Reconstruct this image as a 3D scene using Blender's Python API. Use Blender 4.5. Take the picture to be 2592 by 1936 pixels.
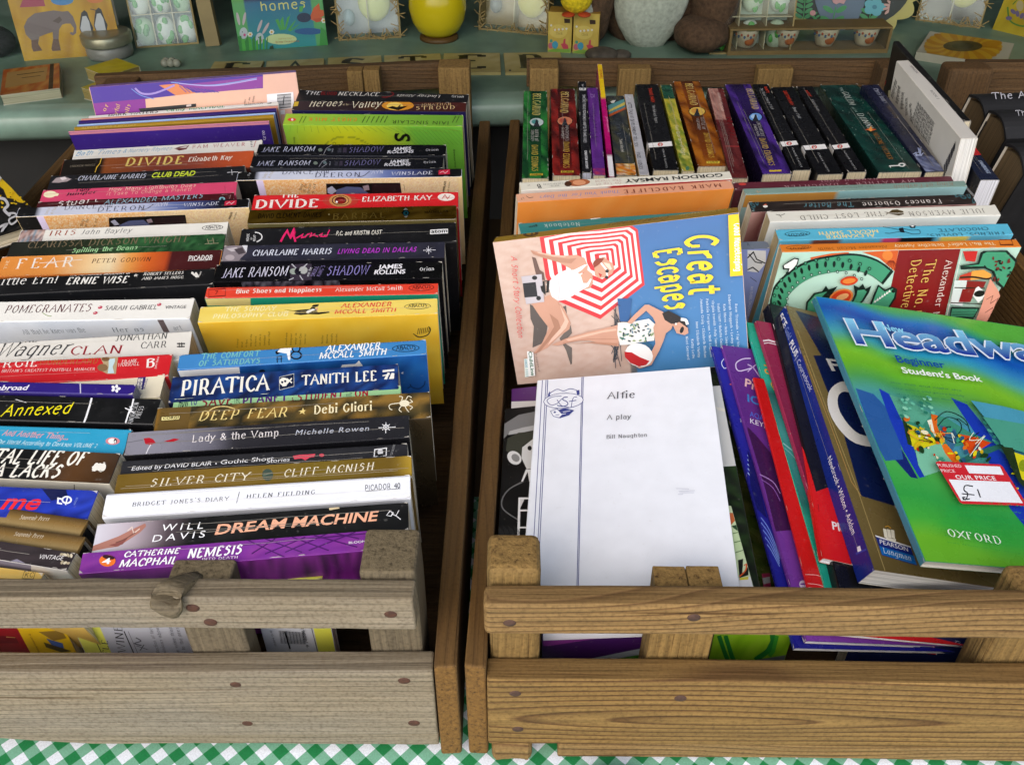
import bpy, math, random
import numpy as np
from math import radians, sin, cos, pi, floor
from mathutils import Matrix, Vector

scene = bpy.context.scene
for o in list(bpy.data.objects): bpy.data.objects.remove(o)
# ------------------------------------------------------------------ camera
H, PITCH, F, CX, CY = .60, radians(38), 2300., 1296., 968.
cd = bpy.data.cameras.new("camera"); cam = bpy.data.objects.new("camera", cd)
scene.collection.objects.link(cam); scene.camera = cam
cam.location = (0, 0, H); cam.rotation_euler = (pi/2-PITCH, 0, 0)
cd.sensor_width = 36; cd.lens = 36*F/2592; cd.clip_start = .01; cd.clip_end = 400
# ------------------------------------------------------------------ light
SUN_EL, SUN_ROT = radians(41), radians(203)
w = bpy.data.worlds.new("World"); scene.world = w; w.use_nodes = True
nt = w.node_tree; bg = nt.nodes["Background"]
sky = nt.nodes.new("ShaderNodeTexSky"); sky.sky_type = 'NISHITA'; sky.sun_disc = False
sky.sun_elevation = SUN_EL; sky.sun_rotation = SUN_ROT; sky.dust_density = 3.0; sky.air_density = 1.0
nt.links.new(sky.outputs[0], bg.inputs[0]); bg.inputs[1].default_value = .15
sd = bpy.data.lights.new("sun", 'SUN'); so = bpy.data.objects.new("sun", sd); scene.collection.objects.link(so)
sd.energy = 1.5; sd.angle = radians(150); sd.color = (.97, .985, 1)
sdir = Vector((sin(SUN_ROT)*cos(SUN_EL), cos(SUN_ROT)*cos(SUN_EL), sin(SUN_EL)))
so.rotation_euler = sdir.to_track_quat('Z', 'Y').to_euler(); so.location = (0, -1, 3)
scene.view_settings.view_transform = 'Standard'; scene.view_settings.look = 'None'
scene.view_settings.exposure = .72; scene.view_settings.gamma = 1
scene.cycles.max_bounces = 6; scene.cycles.caustics_reflective = False; scene.cycles.caustics_refractive = False
rnd = random.Random(7)
# ------------------------------------------------------------------ view geometry helpers
def ray(x, y):
    a = (x-CX)/F; b = (y-CY)/F
    return Vector((a, cos(PITCH)-b*sin(PITCH), -sin(PITCH)-b*cos(PITCH)))
EYE = Vector((0, 0, H))
def onz(x, y, z):
    r = ray(x, y); return EYE+r*((z-H)/r.z)
def ony(x, y, Y):
    r = ray(x, y); return EYE+r*(Y/r.y)
def atd(x, y, d): return EYE+ray(x, y)*d
ZOOM = dict(N=(0,0,1),A1=(0,0,.3026),A2=(600,0,.3026),A3=(1250,0,.3026),A4=(1900,0,.31284),A5=(0,450,.3026),A6=(550,350,.3026),
  A7=(1200,400,.33286),A8=(1892,400,.33286),B1=(0,850,.39346),B2=(400,800,.42373),B3=(1200,900,.37534),B4=(1892,900,.37534),
  B5=(0,1400,.3245),B6=(600,1300,.38507),B7=(1200,1400,.32453),B8=(1892,1400,.32453))
_r = ['N']
def reg(k): _r[0] = k
def px(x, y):
    a, b, s = ZOOM[_r[0]]; return a+x*s, b+y*s
# ------------------------------------------------------------------ colour, materials
def lin(c): return c/12.92 if c <= .04045 else ((c+.055)/1.055)**2.4
_cc = {}
def C(h, k=.86):
    if isinstance(h, tuple): return h
    if (h, k) not in _cc:
        _cc[(h, k)] = tuple(max(.004, lin(int(h[i:i+2], 16)/255)*k) for i in (0, 2, 4))
    return _cc[(h, k)]
def mixc(a, b, t): return tuple(a[i]+(b[i]-a[i])*t for i in range(3))
def nodes(name):
    m = bpy.data.materials.new(name); m.use_nodes = True; n = m.node_tree
    return m, n, n.nodes["Principled BSDF"], n.nodes, n.links
def ND(n, t, **kw):
    x = n.nodes.new(t)
    for k, v in kw.items(): setattr(x, k, v)
    return x
def ramp(n, stops):
    r = n.nodes.new("ShaderNodeValToRGB"); e = r.color_ramp.elements
    while len(e) < len(stops): e.new(.5)
    for i, (p, c) in enumerate(stops): e[i].position = p; e[i].color = (*c, 1) if len(c) == 3 else c
    return r
def print_mat(name, rough, metal=0., wear=.5, coat=0.):
    m, n, b, N, Lk = nodes(name)
    at = ND(n, "ShaderNodeVertexColor", layer_name="Col")
    tc = ND(n, "ShaderNodeTexCoord")
    no = ND(n, "ShaderNodeTexNoise"); no.inputs["Scale"].default_value = 60; no.inputs["Detail"].default_value = 6
    Lk.new(tc.outputs["Object"], no.inputs["Vector"])
    mr = ND(n, "ShaderNodeMapRange"); mr.inputs[1].default_value = .3; mr.inputs[2].default_value = .7
    mr.inputs[3].default_value = .965; mr.inputs[4].default_value = 1.03
    Lk.new(no.outputs[0], mr.inputs[0])
    mu = ND(n, "ShaderNodeVectorMath", operation='SCALE'); Lk.new(at.outputs[0], mu.inputs[0]); Lk.new(mr.outputs[0], mu.inputs["Scale"])
    # fine pale scuffs
    n2 = ND(n, "ShaderNodeTexNoise"); n2.inputs["Scale"].default_value = 260; n2.inputs["Detail"].default_value = 3
    Lk.new(tc.outputs["Object"], n2.inputs["Vector"])
    m2 = ND(n, "ShaderNodeMapRange"); m2.inputs[1].default_value = .66; m2.inputs[2].default_value = .8
    m2.inputs[3].default_value = 0; m2.inputs[4].default_value = .3*wear; Lk.new(n2.outputs[0], m2.inputs[0])
    mx = ND(n, "ShaderNodeMix", data_type='RGBA'); Lk.new(m2.outputs[0], mx.inputs[0]); Lk.new(mu.outputs[0], mx.inputs[6])
    mx.inputs[7].default_value = (.5, .48, .44, 1)
    Lk.new(mx.outputs[2], b.inputs["Base Color"])
    r2 = ND(n, "ShaderNodeMapRange"); r2.inputs[1].default_value = .3; r2.inputs[2].default_value = .7
    r2.inputs[3].default_value = rough-.07; r2.inputs[4].default_value = rough+.1; Lk.new(no.outputs[0], r2.inputs[0])
    Lk.new(r2.outputs[0], b.inputs["Roughness"]); b.inputs["Metallic"].default_value = metal
    bp = ND(n, "ShaderNodeBump"); bp.inputs["Strength"].default_value = .06; bp.inputs["Distance"].default_value = .001
    Lk.new(no.outputs[0], bp.inputs["Height"]); Lk.new(bp.outputs[0], b.inputs["Normal"])
    return m
PRINT = print_mat("printed_card", .42)
GLOSS = print_mat("glossy_card", .26, wear=.25)
FOIL = print_mat("foil_card", .3, metal=.85)
MATT = print_mat("matt_surface", .7, wear=.2)
def page_mat():
    m, n, b, N, Lk = nodes("page_edges")
    at = ND(n, "ShaderNodeVertexColor", layer_name="Col"); tc = ND(n, "ShaderNodeTexCoord")
    mp = ND(n, "ShaderNodeMapping"); mp.inputs["Scale"].default_value = (10, 1100, 10)
    Lk.new(tc.outputs["Object"], mp.inputs[0])
    no = ND(n, "ShaderNodeTexNoise"); no.inputs["Scale"].default_value = 1; no.inputs["Detail"].default_value = 3; Lk.new(mp.outputs[0], no.inputs["Vector"])
    mr = ND(n, "ShaderNodeMapRange"); mr.inputs[1].default_value = .3; mr.inputs[2].default_value = .7
    mr.inputs[3].default_value = .5; mr.inputs[4].default_value = 1.12; Lk.new(no.outputs[0], mr.inputs[0])
    mu = ND(n, "ShaderNodeVectorMath", operation='SCALE'); Lk.new(at.outputs[0], mu.inputs[0]); Lk.new(mr.outputs[0], mu.inputs["Scale"])
    Lk.new(mu.outputs[0], b.inputs["Base Color"]); b.inputs["Roughness"].default_value = .85
    bp = ND(n, "ShaderNodeBump"); bp.inputs["Strength"].default_value = .35; bp.inputs["Distance"].default_value = .0006
    Lk.new(no.outputs[0], bp.inputs["Height"]); Lk.new(bp.outputs[0], b.inputs["Normal"])
    return m
PAGES = page_mat()
def wood_mat(name, light, dark, grey, ring=.55, greyness=.4, seed=0., wscale=9., grain=(6, 190, 190), eye=None):
    """boards run along their own X axis"""
    m, n, b, N, Lk = nodes(name)
    tc = ND(n, "ShaderNodeTexCoord"); oi = ND(n, "ShaderNodeObjectInfo")
    ad = ND(n, "ShaderNodeVectorMath", operation='ADD'); Lk.new(tc.outputs["Object"], ad.inputs[0])
    cb = ND(n, "ShaderNodeCombineXYZ"); Lk.new(oi.outputs["Random"], cb.inputs[0]); cb.inputs[1].default_value = .0
    sc = ND(n, "ShaderNodeVectorMath", operation='SCALE'); Lk.new(cb.outputs[0], sc.inputs[0]); sc.inputs["Scale"].default_value = 3+seed
    Lk.new(sc.outputs[0], ad.inputs[1])
    # low frequency warp -> cathedral figure
    mp0 = ND(n, "ShaderNodeMapping"); mp0.inputs["Scale"].default_value = (2.6, 12, 12); Lk.new(ad.outputs[0], mp0.inputs[0])
    nw = ND(n, "ShaderNodeTexNoise"); nw.inputs["Scale"].default_value = 1; nw.inputs["Detail"].default_value = 1.5; Lk.new(mp0.outputs[0], nw.inputs["Vector"])
    ml = ND(n, "ShaderNodeMath", operation='MULTIPLY'); Lk.new(nw.outputs[0], ml.inputs[0]); ml.inputs[1].default_value = wscale
    sp = ND(n, "ShaderNodeSeparateXYZ"); Lk.new(ad.outputs[0], sp.inputs[0])
    mz = ND(n, "ShaderNodeMath", operation='MULTIPLY_ADD'); Lk.new(sp.outputs[2], mz.inputs[0]); mz.inputs[1].default_value = 170; Lk.new(ml.outputs[0], mz.inputs[2])
    my = ND(n, "ShaderNodeMath", operation='MULTIPLY_ADD'); Lk.new(sp.outputs[1], my.inputs[0]); my.inputs[1].default_value = 120; Lk.new(mz.outputs[0], my.inputs[2])
    if eye:   # flat-sawn board: long oval rings round one heart
        sb = ND(n, "ShaderNodeVectorMath", operation='SUBTRACT'); Lk.new(tc.outputs["Object"], sb.inputs[0]); sb.inputs[1].default_value = (eye[0], 0, eye[1])
        m0 = ND(n, "ShaderNodeVectorMath", operation='MULTIPLY'); Lk.new(sb.outputs[0], m0.inputs[0]); m0.inputs[1].default_value = (eye[2], .2, 1)
        le = ND(n, "ShaderNodeVectorMath", operation='LENGTH'); Lk.new(m0.outputs[0], le.inputs[0])
        my = ND(n, "ShaderNodeMath", operation='MULTIPLY_ADD'); Lk.new(le.outputs["Value"], my.inputs[0]); my.inputs[1].default_value = eye[3]
        mq = ND(n, "ShaderNodeMath", operation='MULTIPLY'); Lk.new(nw.outputs[0], mq.inputs[0]); mq.inputs[1].default_value = 3.2; Lk.new(mq.outputs[0], my.inputs[2])
    fr = ND(n, "ShaderNodeMath", operation='FRACT'); Lk.new(my.outputs[0], fr.inputs[0])
    rr = ramp(n, [(0, (0, 0, 0)), (.55, (.25, .25, .25)), (.86, (1, 1, 1)), (1, (0, 0, 0))]); Lk.new(fr.outputs[0], rr.inputs[0])
    # fibre
    mp = ND(n, "ShaderNodeMapping"); mp.inputs["Scale"].default_value = grain; Lk.new(ad.outputs[0], mp.inputs[0])
    nf = ND(n, "ShaderNodeTexNoise"); nf.inputs["Scale"].default_value = 1.6; nf.inputs["Detail"].default_value = 7; nf.inputs["Roughness"].default_value = .65; Lk.new(mp.outputs[0], nf.inputs["Vector"])
    # blotches of weathering
    mp2 = ND(n, "ShaderNodeMapping"); mp2.inputs["Scale"].default_value = (7, 22, 22); Lk.new(ad.outputs[0], mp2.inputs[0])
    nb = ND(n, "ShaderNodeTexNoise"); nb.inputs["Scale"].default_value = 1; nb.inputs["Detail"].default_value = 5; Lk.new(mp2.outputs[0], nb.inputs["Vector"])
    m1 = ND(n, "ShaderNodeMix", data_type='RGBA')
    f1 = ND(n, "ShaderNodeMath", operation='MULTIPLY'); Lk.new(rr.outputs[0], f1.inputs[0]); f1.inputs[1].default_value = ring
    Lk.new(f1.outputs[0], m1.inputs[0]); m1.inputs[6].default_value = (*light, 1); m1.inputs[7].default_value = (*dark, 1)
    m2 = ND(n, "ShaderNodeMix", data_type='RGBA')
    f2 = ND(n, "ShaderNodeMapRange"); f2.inputs[1].default_value = .35; f2.inputs[2].default_value = .7; f2.inputs[3].default_value = greyness*.3; f2.inputs[4].default_value = greyness; Lk.new(nb.outputs[0], f2.inputs[0])
    Lk.new(f2.outputs[0], m2.inputs[0]); Lk.new(m1.outputs[2], m2.inputs[6]); m2.inputs[7].default_value = (*grey, 1)
    f3 = ND(n, "ShaderNodeMapRange"); f3.inputs[1].default_value = .3; f3.inputs[2].default_value = .72; f3.inputs[3].default_value = .72; f3.inputs[4].default_value = 1.22; Lk.new(nf.outputs[0], f3.inputs[0])
    mu = ND(n, "ShaderNodeVectorMath", operation='SCALE'); Lk.new(m2.outputs[2], mu.inputs[0]); Lk.new(f3.outputs[0], mu.inputs["Scale"])
    # drying cracks along the grain, dirt specks
    mp3 = ND(n, "ShaderNodeMapping"); mp3.inputs["Scale"].default_value = (5, 330, 330); Lk.new(ad.outputs[0], mp3.inputs[0])
    nc = ND(n, "ShaderNodeTexNoise"); nc.inputs["Scale"].default_value = 1; nc.inputs["Detail"].default_value = 2; Lk.new(mp3.outputs[0], nc.inputs["Vector"])
    rc = ramp(n, [(.68, (1, 1, 1)), (.76, (.45, .38, .31))]); Lk.new(nc.outputs[0], rc.inputs[0])
    ns = ND(n, "ShaderNodeTexNoise"); ns.inputs["Scale"].default_value = 420; ns.inputs["Detail"].default_value = 3; Lk.new(ad.outputs[0], ns.inputs["Vector"])
    rs = ramp(n, [(.3, (.72, .7, .67)), (.5, (1, 1, 1)), (.74, (1.12, 1.12, 1.1))]); Lk.new(ns.outputs[0], rs.inputs[0])
    k1 = ND(n, "ShaderNodeVectorMath", operation='MULTIPLY'); Lk.new(mu.outputs[0], k1.inputs[0]); Lk.new(rc.outputs[0], k1.inputs[1])
    k2 = ND(n, "ShaderNodeVectorMath", operation='MULTIPLY'); Lk.new(k1.outputs[0], k2.inputs[0]); Lk.new(rs.outputs[0], k2.inputs[1])
    # rough sawn end grain
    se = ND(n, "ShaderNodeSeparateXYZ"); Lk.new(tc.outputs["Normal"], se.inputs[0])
    ab = ND(n, "ShaderNodeMath", operation='ABSOLUTE'); Lk.new(se.outputs[0], ab.inputs[0])
    gt = ND(n, "ShaderNodeMapRange"); gt.inputs[1].default_value = .6; gt.inputs[2].default_value = .85; Lk.new(ab.outputs[0], gt.inputs[0])
    ne = ND(n, "ShaderNodeTexNoise"); ne.inputs["Scale"].default_value = 330; ne.inputs["Detail"].default_value = 4; ne.inputs["Roughness"].default_value = .7; Lk.new(ad.outputs[0], ne.inputs["Vector"])
    re_ = ramp(n, [(.30, tuple(c*.55 for c in dark)), (.44, tuple(c*.9 for c in mixc(dark, light, .7))), (.7, tuple(c*1.08 for c in light))]); Lk.new(ne.outputs[0], re_.inputs[0])
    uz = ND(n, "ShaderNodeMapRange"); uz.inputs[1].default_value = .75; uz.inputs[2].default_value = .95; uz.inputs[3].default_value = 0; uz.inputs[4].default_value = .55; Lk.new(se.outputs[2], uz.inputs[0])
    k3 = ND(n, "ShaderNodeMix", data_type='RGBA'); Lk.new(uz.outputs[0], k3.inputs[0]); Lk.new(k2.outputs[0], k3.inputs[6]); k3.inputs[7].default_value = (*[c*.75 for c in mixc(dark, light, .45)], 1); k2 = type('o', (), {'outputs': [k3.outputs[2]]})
    m5 = ND(n, "ShaderNodeMix", data_type='RGBA'); Lk.new(gt.outputs[0], m5.inputs[0]); Lk.new(k2.outputs[0], m5.inputs[6]); Lk.new(re_.outputs[0], m5.inputs[7])
    Lk.new(m5.outputs[2], b.inputs["Base Color"]); b.inputs["Roughness"].default_value = .82
    b.inputs["Specular IOR Level"].default_value = .25
    bs = ND(n, "ShaderNodeMath", operation='MULTIPLY_ADD'); Lk.new(rr.outputs[0], bs.inputs[0]); bs.inputs[1].default_value = -.35; Lk.new(nf.outputs[0], bs.inputs[2])
    b3 = ND(n, "ShaderNodeMath", operation='MULTIPLY_ADD'); Lk.new(nc.outputs[0], b3.inputs[0]); b3.inputs[1].default_value = -.5; Lk.new(bs.outputs[0], b3.inputs[2])
    b4 = ND(n, "ShaderNodeMix", data_type='FLOAT'); Lk.new(gt.outputs[0], b4.inputs[0]); Lk.new(b3.outputs[0], b4.inputs[2]); Lk.new(ne.outputs[0], b4.inputs[3])
    bp = ND(n, "ShaderNodeBump"); bp.inputs["Strength"].default_value = .8; bp.inputs["Distance"].default_value = .0016
    Lk.new(b4.outputs[0], bp.inputs["Height"]); Lk.new(bp.outputs[0], b.inputs["Normal"])
    return m
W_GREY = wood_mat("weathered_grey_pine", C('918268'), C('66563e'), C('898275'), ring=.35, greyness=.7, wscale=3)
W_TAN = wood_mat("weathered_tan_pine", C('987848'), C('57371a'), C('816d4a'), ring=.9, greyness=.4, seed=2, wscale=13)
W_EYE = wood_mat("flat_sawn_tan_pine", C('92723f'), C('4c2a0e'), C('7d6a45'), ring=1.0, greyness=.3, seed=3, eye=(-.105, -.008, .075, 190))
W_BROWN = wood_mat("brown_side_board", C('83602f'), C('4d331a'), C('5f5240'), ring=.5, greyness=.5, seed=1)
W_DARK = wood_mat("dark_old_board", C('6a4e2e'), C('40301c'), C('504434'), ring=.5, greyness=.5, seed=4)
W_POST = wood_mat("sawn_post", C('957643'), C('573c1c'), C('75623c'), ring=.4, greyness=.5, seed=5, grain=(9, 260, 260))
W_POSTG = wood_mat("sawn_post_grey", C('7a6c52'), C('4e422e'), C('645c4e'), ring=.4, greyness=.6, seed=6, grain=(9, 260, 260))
def plain(name, col, rough=.6, metal=0., noise=.12, scale=40, bump=.1):
    m, n, b, N, Lk = nodes(name); c = C(col) if isinstance(col, str) else col
    tc = ND(n, "ShaderNodeTexCoord"); no = ND(n, "ShaderNodeTexNoise"); no.inputs["Scale"].default_value = scale; no.inputs["Detail"].default_value = 5
    Lk.new(tc.outputs["Object"], no.inputs["Vector"])
    r = ramp(n, [(.3, tuple(x*(1-noise) for x in c)), (.7, tuple(x*(1+noise) for x in c))]); Lk.new(no.outputs[0], r.inputs[0])
    Lk.new(r.outputs[0], b.inputs["Base Color"]); b.inputs["Roughness"].default_value = rough; b.inputs["Metallic"].default_value = metal
    bp = ND(n, "ShaderNodeBump"); bp.inputs["Strength"].default_value = bump; bp.inputs["Distance"].default_value = .002
    Lk.new(no.outputs[0], bp.inputs["Height"]); Lk.new(bp.outputs[0], b.inputs["Normal"])
    return m
RUST = plain("rusty_nail", '4c2c1c', .8, scale=300, noise=.35)
# ------------------------------------------------------------------ mesh accumulator
class G:
    def __init__(s): s.v = []; s.f = []; s.c = []; s.m = []; s.sm = []
    def face(s, pts, col, m=0, smooth=False):
        i = len(s.v); s.v += [tuple(p) for p in pts]; s.f.append(tuple(range(i, i+len(pts))))
        s.c += list(col) if isinstance(col, list) else [col]*len(pts); s.m.append(m); s.sm.append(smooth)
    def grid(s, rows, col, m=0, smooth=True, closed=False):
        """rows: list of equal-length point lists; shared vertices; col: one colour or colour per vertex rows"""
        i0 = len(s.v); n = len(rows[0])
        for r in rows: s.v += [tuple(p) for p in r]
        for a in range(len(rows)-1):
            for b in range(n if closed else n-1):
                b2 = (b+1) % n
                s.f.append((i0+a*n+b, i0+a*n+b2, i0+(a+1)*n+b2, i0+(a+1)*n+b))
                if isinstance(col, list): s.c += [col[a][b], col[a][b2], col[a+1][b2], col[a+1][b]]
                else: s.c += [col]*4
                s.m.append(m); s.sm.append(smooth)
    def box(s, lo, hi, col, m=0):
        x0, y0, z0 = lo; x1, y1, z1 = hi
        p = [(x0,y0,z0),(x1,y0,z0),(x1,y1,z0),(x0,y1,z0),(x0,y0,z1),(x1,y0,z1),(x1,y1,z1),(x0,y1,z1)]
        for q in ((0,3,2,1),(4,5,6,7),(0,1,5,4),(1,2,6,5),(2,3,7,6),(3,0,4,7)): s.face([p[k] for k in q], col, m)
    def lathe(s, prof, col, m=0, n=32, cx=0, cy=0, sx=1, sy=1):
        rows = [[(cx+r*sx*cos(2*pi*k/n), cy+r*sy*sin(2*pi*k/n), z) for k in range(n)] for r, z in prof]
        s.grid(rows, col if not isinstance(col, list) else [[c]*n for c in col], m, True, True)
    def ball(s, c, r, col, m=0, n=16, sq=None):
        r = r if isinstance(r, tuple) else (r, r, r)
        rows = []
        for a in range(n//2+1):
            t = pi*a/(n//2)
            rows.append([(c[0]+r[0]*sin(t)*cos(2*pi*k/n), c[1]+r[1]*sin(t)*sin(2*pi*k/n), c[2]+r[2]*cos(t)) for k in range(n)])
        s.grid(rows, col, m, True, True)
    def tube(s, pts, r, col, m=0, n=6):
        pts = [Vector(p) for p in pts]; rows = []
        for i, p in enumerate(pts):
            t = (pts[min(i+1, len(pts)-1)]-pts[max(i-1, 0)]).normalized()
            a = t.orthogonal().normalized(); b = t.cross(a)
            rows.append([tuple(p+a*r*cos(2*pi*k/n)+b*r*sin(2*pi*k/n)) for k in range(n)])
        s.grid(rows, col, m, True, True)
    def build(s, name, mats, parent=None, bevel=0):
        me = bpy.data.meshes.new(name); me.from_pydata(s.v, [], s.f); me.validate(clean_customdata=False)
        if len(me.loops) == len(s.c):
            at = me.color_attributes.new("Col", 'FLOAT_COLOR', 'CORNER')
            a = np.ones((len(s.c), 4), dtype=np.float32); a[:, :3] = np.array(s.c, dtype=np.float32); at.data.foreach_set("color", a.ravel())
        else: print("LOOPS", name, len(me.loops), len(s.c))
        for m in mats: me.materials.append(m)
        if len(me.polygons) == len(s.m):
            me.polygons.foreach_set("material_index", s.m); me.polygons.foreach_set("use_smooth", s.sm)
        me.update()
        o = bpy.data.objects.new(name, me); scene.collection.objects.link(o)
        if parent: o.parent = parent
        if bevel:
            b = o.modifiers.new("bevel", 'BEVEL'); b.width = bevel; b.segments = 2; b.limit_method = 'ANGLE'
        return o
def tag(o, label=None, cat=None, group=None, kind=None):
    if label: o['label'] = label
    if cat: o['category'] = cat
    if group: o['group'] = group
    if kind: o['kind'] = kind
    return o
def empty(name, M):
    o = bpy.data.objects.new(name, None); scene.collection.objects.link(o); o.empty_display_size = .02
    o.matrix_world = M if isinstance(M, Matrix) else Matrix.Translation(M); return o
def frame(x, y, z, o):
    m = Matrix.Identity(4)
    for i, a in enumerate((x, y, z, o)):
        for k in range(3): m[k][i] = a[k]
    return m
# ------------------------------------------------------------------ lettering
CH = "ABCDEFGHIJKLMNOPQRSTUVWXYZabcdefghijklmnopqrstuvwxyz0123456789.,:;'!?&-+*()/|\u00a3\u2022 "
def make_glyphs(off):
    objs = []
    for c in CH:
        for s in (c, c+'H'):
            cu = bpy.data.curves.new("glyph", 'FONT'); cu.body = s; cu.resolution_u = 3; cu.offset = off; cu.size = 1
            o = bpy.data.objects.new("glyph", cu); scene.collection.objects.link(o); objs.append((c, s, o))
    dg = bpy.context.evaluated_depsgraph_get(); tmp = {}
    for c, s, o in objs:
        me = o.evaluated_get(dg).to_mesh()
        tmp[s if s != c else (c,)] = ([v.co.copy() for v in me.vertices], [tuple(p.vertices) for p in me.polygons])
        o.evaluated_get(dg).to_mesh_clear()
    for c, s, o in objs:
        cu = o.data; bpy.data.objects.remove(o); bpy.data.curves.remove(cu)
    hx = max(v.x for v in tmp[('H',)][0]); cap = max(v.y for v in tmp[('H',)][0])
    out = {}
    for c in CH:
        vs, fs = tmp[(c,)]; adv = max(v.x for v in tmp[c+'H'][0])-hx
        out[c] = ([[(vs[i].x/cap, vs[i].y/cap) for i in f] for f in fs], adv/cap)
    return out
SANS = make_glyphs(0.0); BOLD = make_glyphs(.022); XBOLD = make_glyphs(.045)
SK = {'A':(6,'023962 1545'),'B':(5,'1912 ~1939584716 ~1646544212'),'C':(5,'~583917143253 5857'),'D':(6,'1912 ~193957543212'),
'E':(5,'1912 1949 1636 1242 4948 4243'),'F':(5,'1912 1949 1636 4948'),'G':(6,'~583917143253 5553'),'H':(6,'1912 5952 1656'),'I':(2,'1912'),
'J':(3,'~29231202 2928'),'K':(6,'1912 5915 2752'),'L':(5,'1912 1242 4243'),'M':(8,'1219 194379 7972'),'N':(6,'1219 1952 5952'),
'O':(6,'~39171432545739'),'P':(5,'1912 ~193948463515'),'Q':(6,'~39171432545739 4362'),'R':(6,'1912 ~193948463515 3552'),
'S':(5,'~48291736442213'),'T':(6,'3932 0969 0908 6968'),'U':(6,'~1914325459 1918 5958'),'V':(6,'093269'),'W':(8,'0922496289'),
'X':(6,'0962 6902'),'Y':(6,'0935 6935 3532'),'Z':(5,'0959 5902 0252'),
'a':(5,'~16274645 4642 ~4515132243'),'b':(5,'1912 ~163746433213'),'c':(4,'~463716133243'),'d':(5,'4942 ~463716133243'),
'e':(5,'1545 ~45463716133243'),'f':(3,'~49282722 0747'),'g':(5,'~463716133243 ~47413000'),'h':(5,'1912 ~163746 4642'),'i':(2,'1712 .19'),
'j':(2,'~171100 .19'),'k':(5,'1912 4714 2542'),'l':(2,'1912'),'m':(8,'1712 ~163746 4642 ~466776 7672'),'n':(5,'1712 ~163746 4642'),
'o':(5,'~37161332434637'),'p':(5,'1710 ~163746433213'),'q':(5,'4740 ~463716133243'),'r':(4,'1712 ~163747'),'s':(4,'~462716353312'),
't':(3,'~29233242 0747'),'u':(5,'~1713224347 4742'),'v':(4,'072247'),'w':(7,'0722375277'),'x':(4,'0742 4702'),'y':(4,'0722 4700'),
'z':(4,'0747 4702 0242'),'.':(2,'.12'),',':(2,'.12'),"'":(2,'.19'),'-':(4,'1535'),'!':(2,'1914 .12'),':':(2,'.12 .16'),' ':(3,'')}
def smooth_pts(p, k=3):
    q = []; n = len(p); cl = p[0] == p[-1]
    g = lambda i: p[i % (n-1)] if cl else p[max(0, min(n-1, i))]
    for i in range(n-1):
        a, b, c, d = g(i-1), g(i), g(i+1), g(i+2)
        for j in range(k):
            t = j/k
            q.append(tuple(.5*(2*b[m]+(c[m]-a[m])*t+(2*a[m]-5*b[m]+4*c[m]-d[m])*t*t+(3*b[m]-a[m]-3*c[m]+d[m])*t**3) for m in (0, 1)))
    q.append(p[-1]); return q
def ribbon(p, wf):
    out = []; n = len(p); L = []
    cl = n > 2 and p[0] == p[-1]
    for i in range(n):
        a = p[i-1] if i else (p[-2] if cl else p[0]); b = p[i+1] if i < n-1 else (p[1] if cl else p[-1])
        dx, dy = b[0]-a[0], b[1]-a[1]; l = math.hypot(dx, dy) or 1
        if 0 < i < n-1:
            d1 = (p[i][0]-a[0], p[i][1]-a[1]); d2 = (b[0]-p[i][0], b[1]-p[i][1])
            l1, l2 = math.hypot(*d1) or 1, math.hypot(*d2) or 1
            cs = max(.35, math.sqrt(max(0, (1+(d1[0]*d2[0]+d1[1]*d2[1])/l1/l2)/2)))
        else: cs = 1
        wd = wf(dx/l, dy/l)/2/cs; L.append(((p[i][0]-dy/l*wd, p[i][1]+dx/l*wd), (p[i][0]+dy/l*wd, p[i][1]-dx/l*wd)))
    for i in range(n-1): out.append([L[i][1], L[i+1][1], L[i+1][0], L[i][0]])
    return out
def skel_glyphs(thick, thin, serif):
    out = {}
    for c, (wd, st) in SK.items():
        polys = []
        for k, tok in enumerate(st.split()):
            lv = k
            if tok[0] == '.':
                x, y = int(tok[1]), int(tok[2])-2+.5; r = thick*.62
                polys.append((lv, [(x-r, y-r), (x+r, y-r), (x+r, y+r), (x-r, y+r)])); continue
            cv = tok[0] == '~'; s = tok[1:] if cv else tok
            p = [(int(s[i])*1., int(s[i+1])-2.) for i in range(0, len(s), 2)]
            ends = [] if cv else [p[0], p[-1]]; dirs = [] if cv else [(p[1][0]-p[0][0], p[1][1]-p[0][1]), (p[-1][0]-p[-2][0], p[-1][1]-p[-2][1])]
            if cv: p = smooth_pts(p)
            wf = (lambda dx, dy: thin+(thick-thin)*abs(dy)**1.5) if thin < thick else (lambda dx, dy: thick)
            for q in ribbon(p, wf): polys.append((lv, q))
            if serif:
                for e, d in zip(ends, dirs):
                    if e[1] in (0, 5, 7, -2) and abs(d[1]) > abs(d[0])*.6 and abs(d[1]) > 1.5:
                        t = thin*.55; y = e[1] if e[1] <= 0 else e[1]-t*.6
                        polys.append((lv+.5, [(e[0]-.95, y-t*.3), (e[0]+.95, y-t*.3), (e[0]+.95, y+t*.7), (e[0]-.95, y+t*.7)]))
        out[c] = ([[(x/7, y/7) for x, y in q] for lv, q in polys], (wd+(1.1 if serif else .9))/7)
    return out
SERIF = skel_glyphs(.95, .4, True); SERB = skel_glyphs(1.45, .6, True); HAND = skel_glyphs(.75, .75, False); HANB = skel_glyphs(1.25, 1.25, False); COND = skel_glyphs(1.5, 1.0, False)
FONTS = dict(f=(SANS, 0), b=(BOLD, 0), B=(XBOLD, 0), s=(SERIF, 0), S=(SERB, 0), h=(HAND, 0), H=(HANB, 0), c=(COND, 0))
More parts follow.
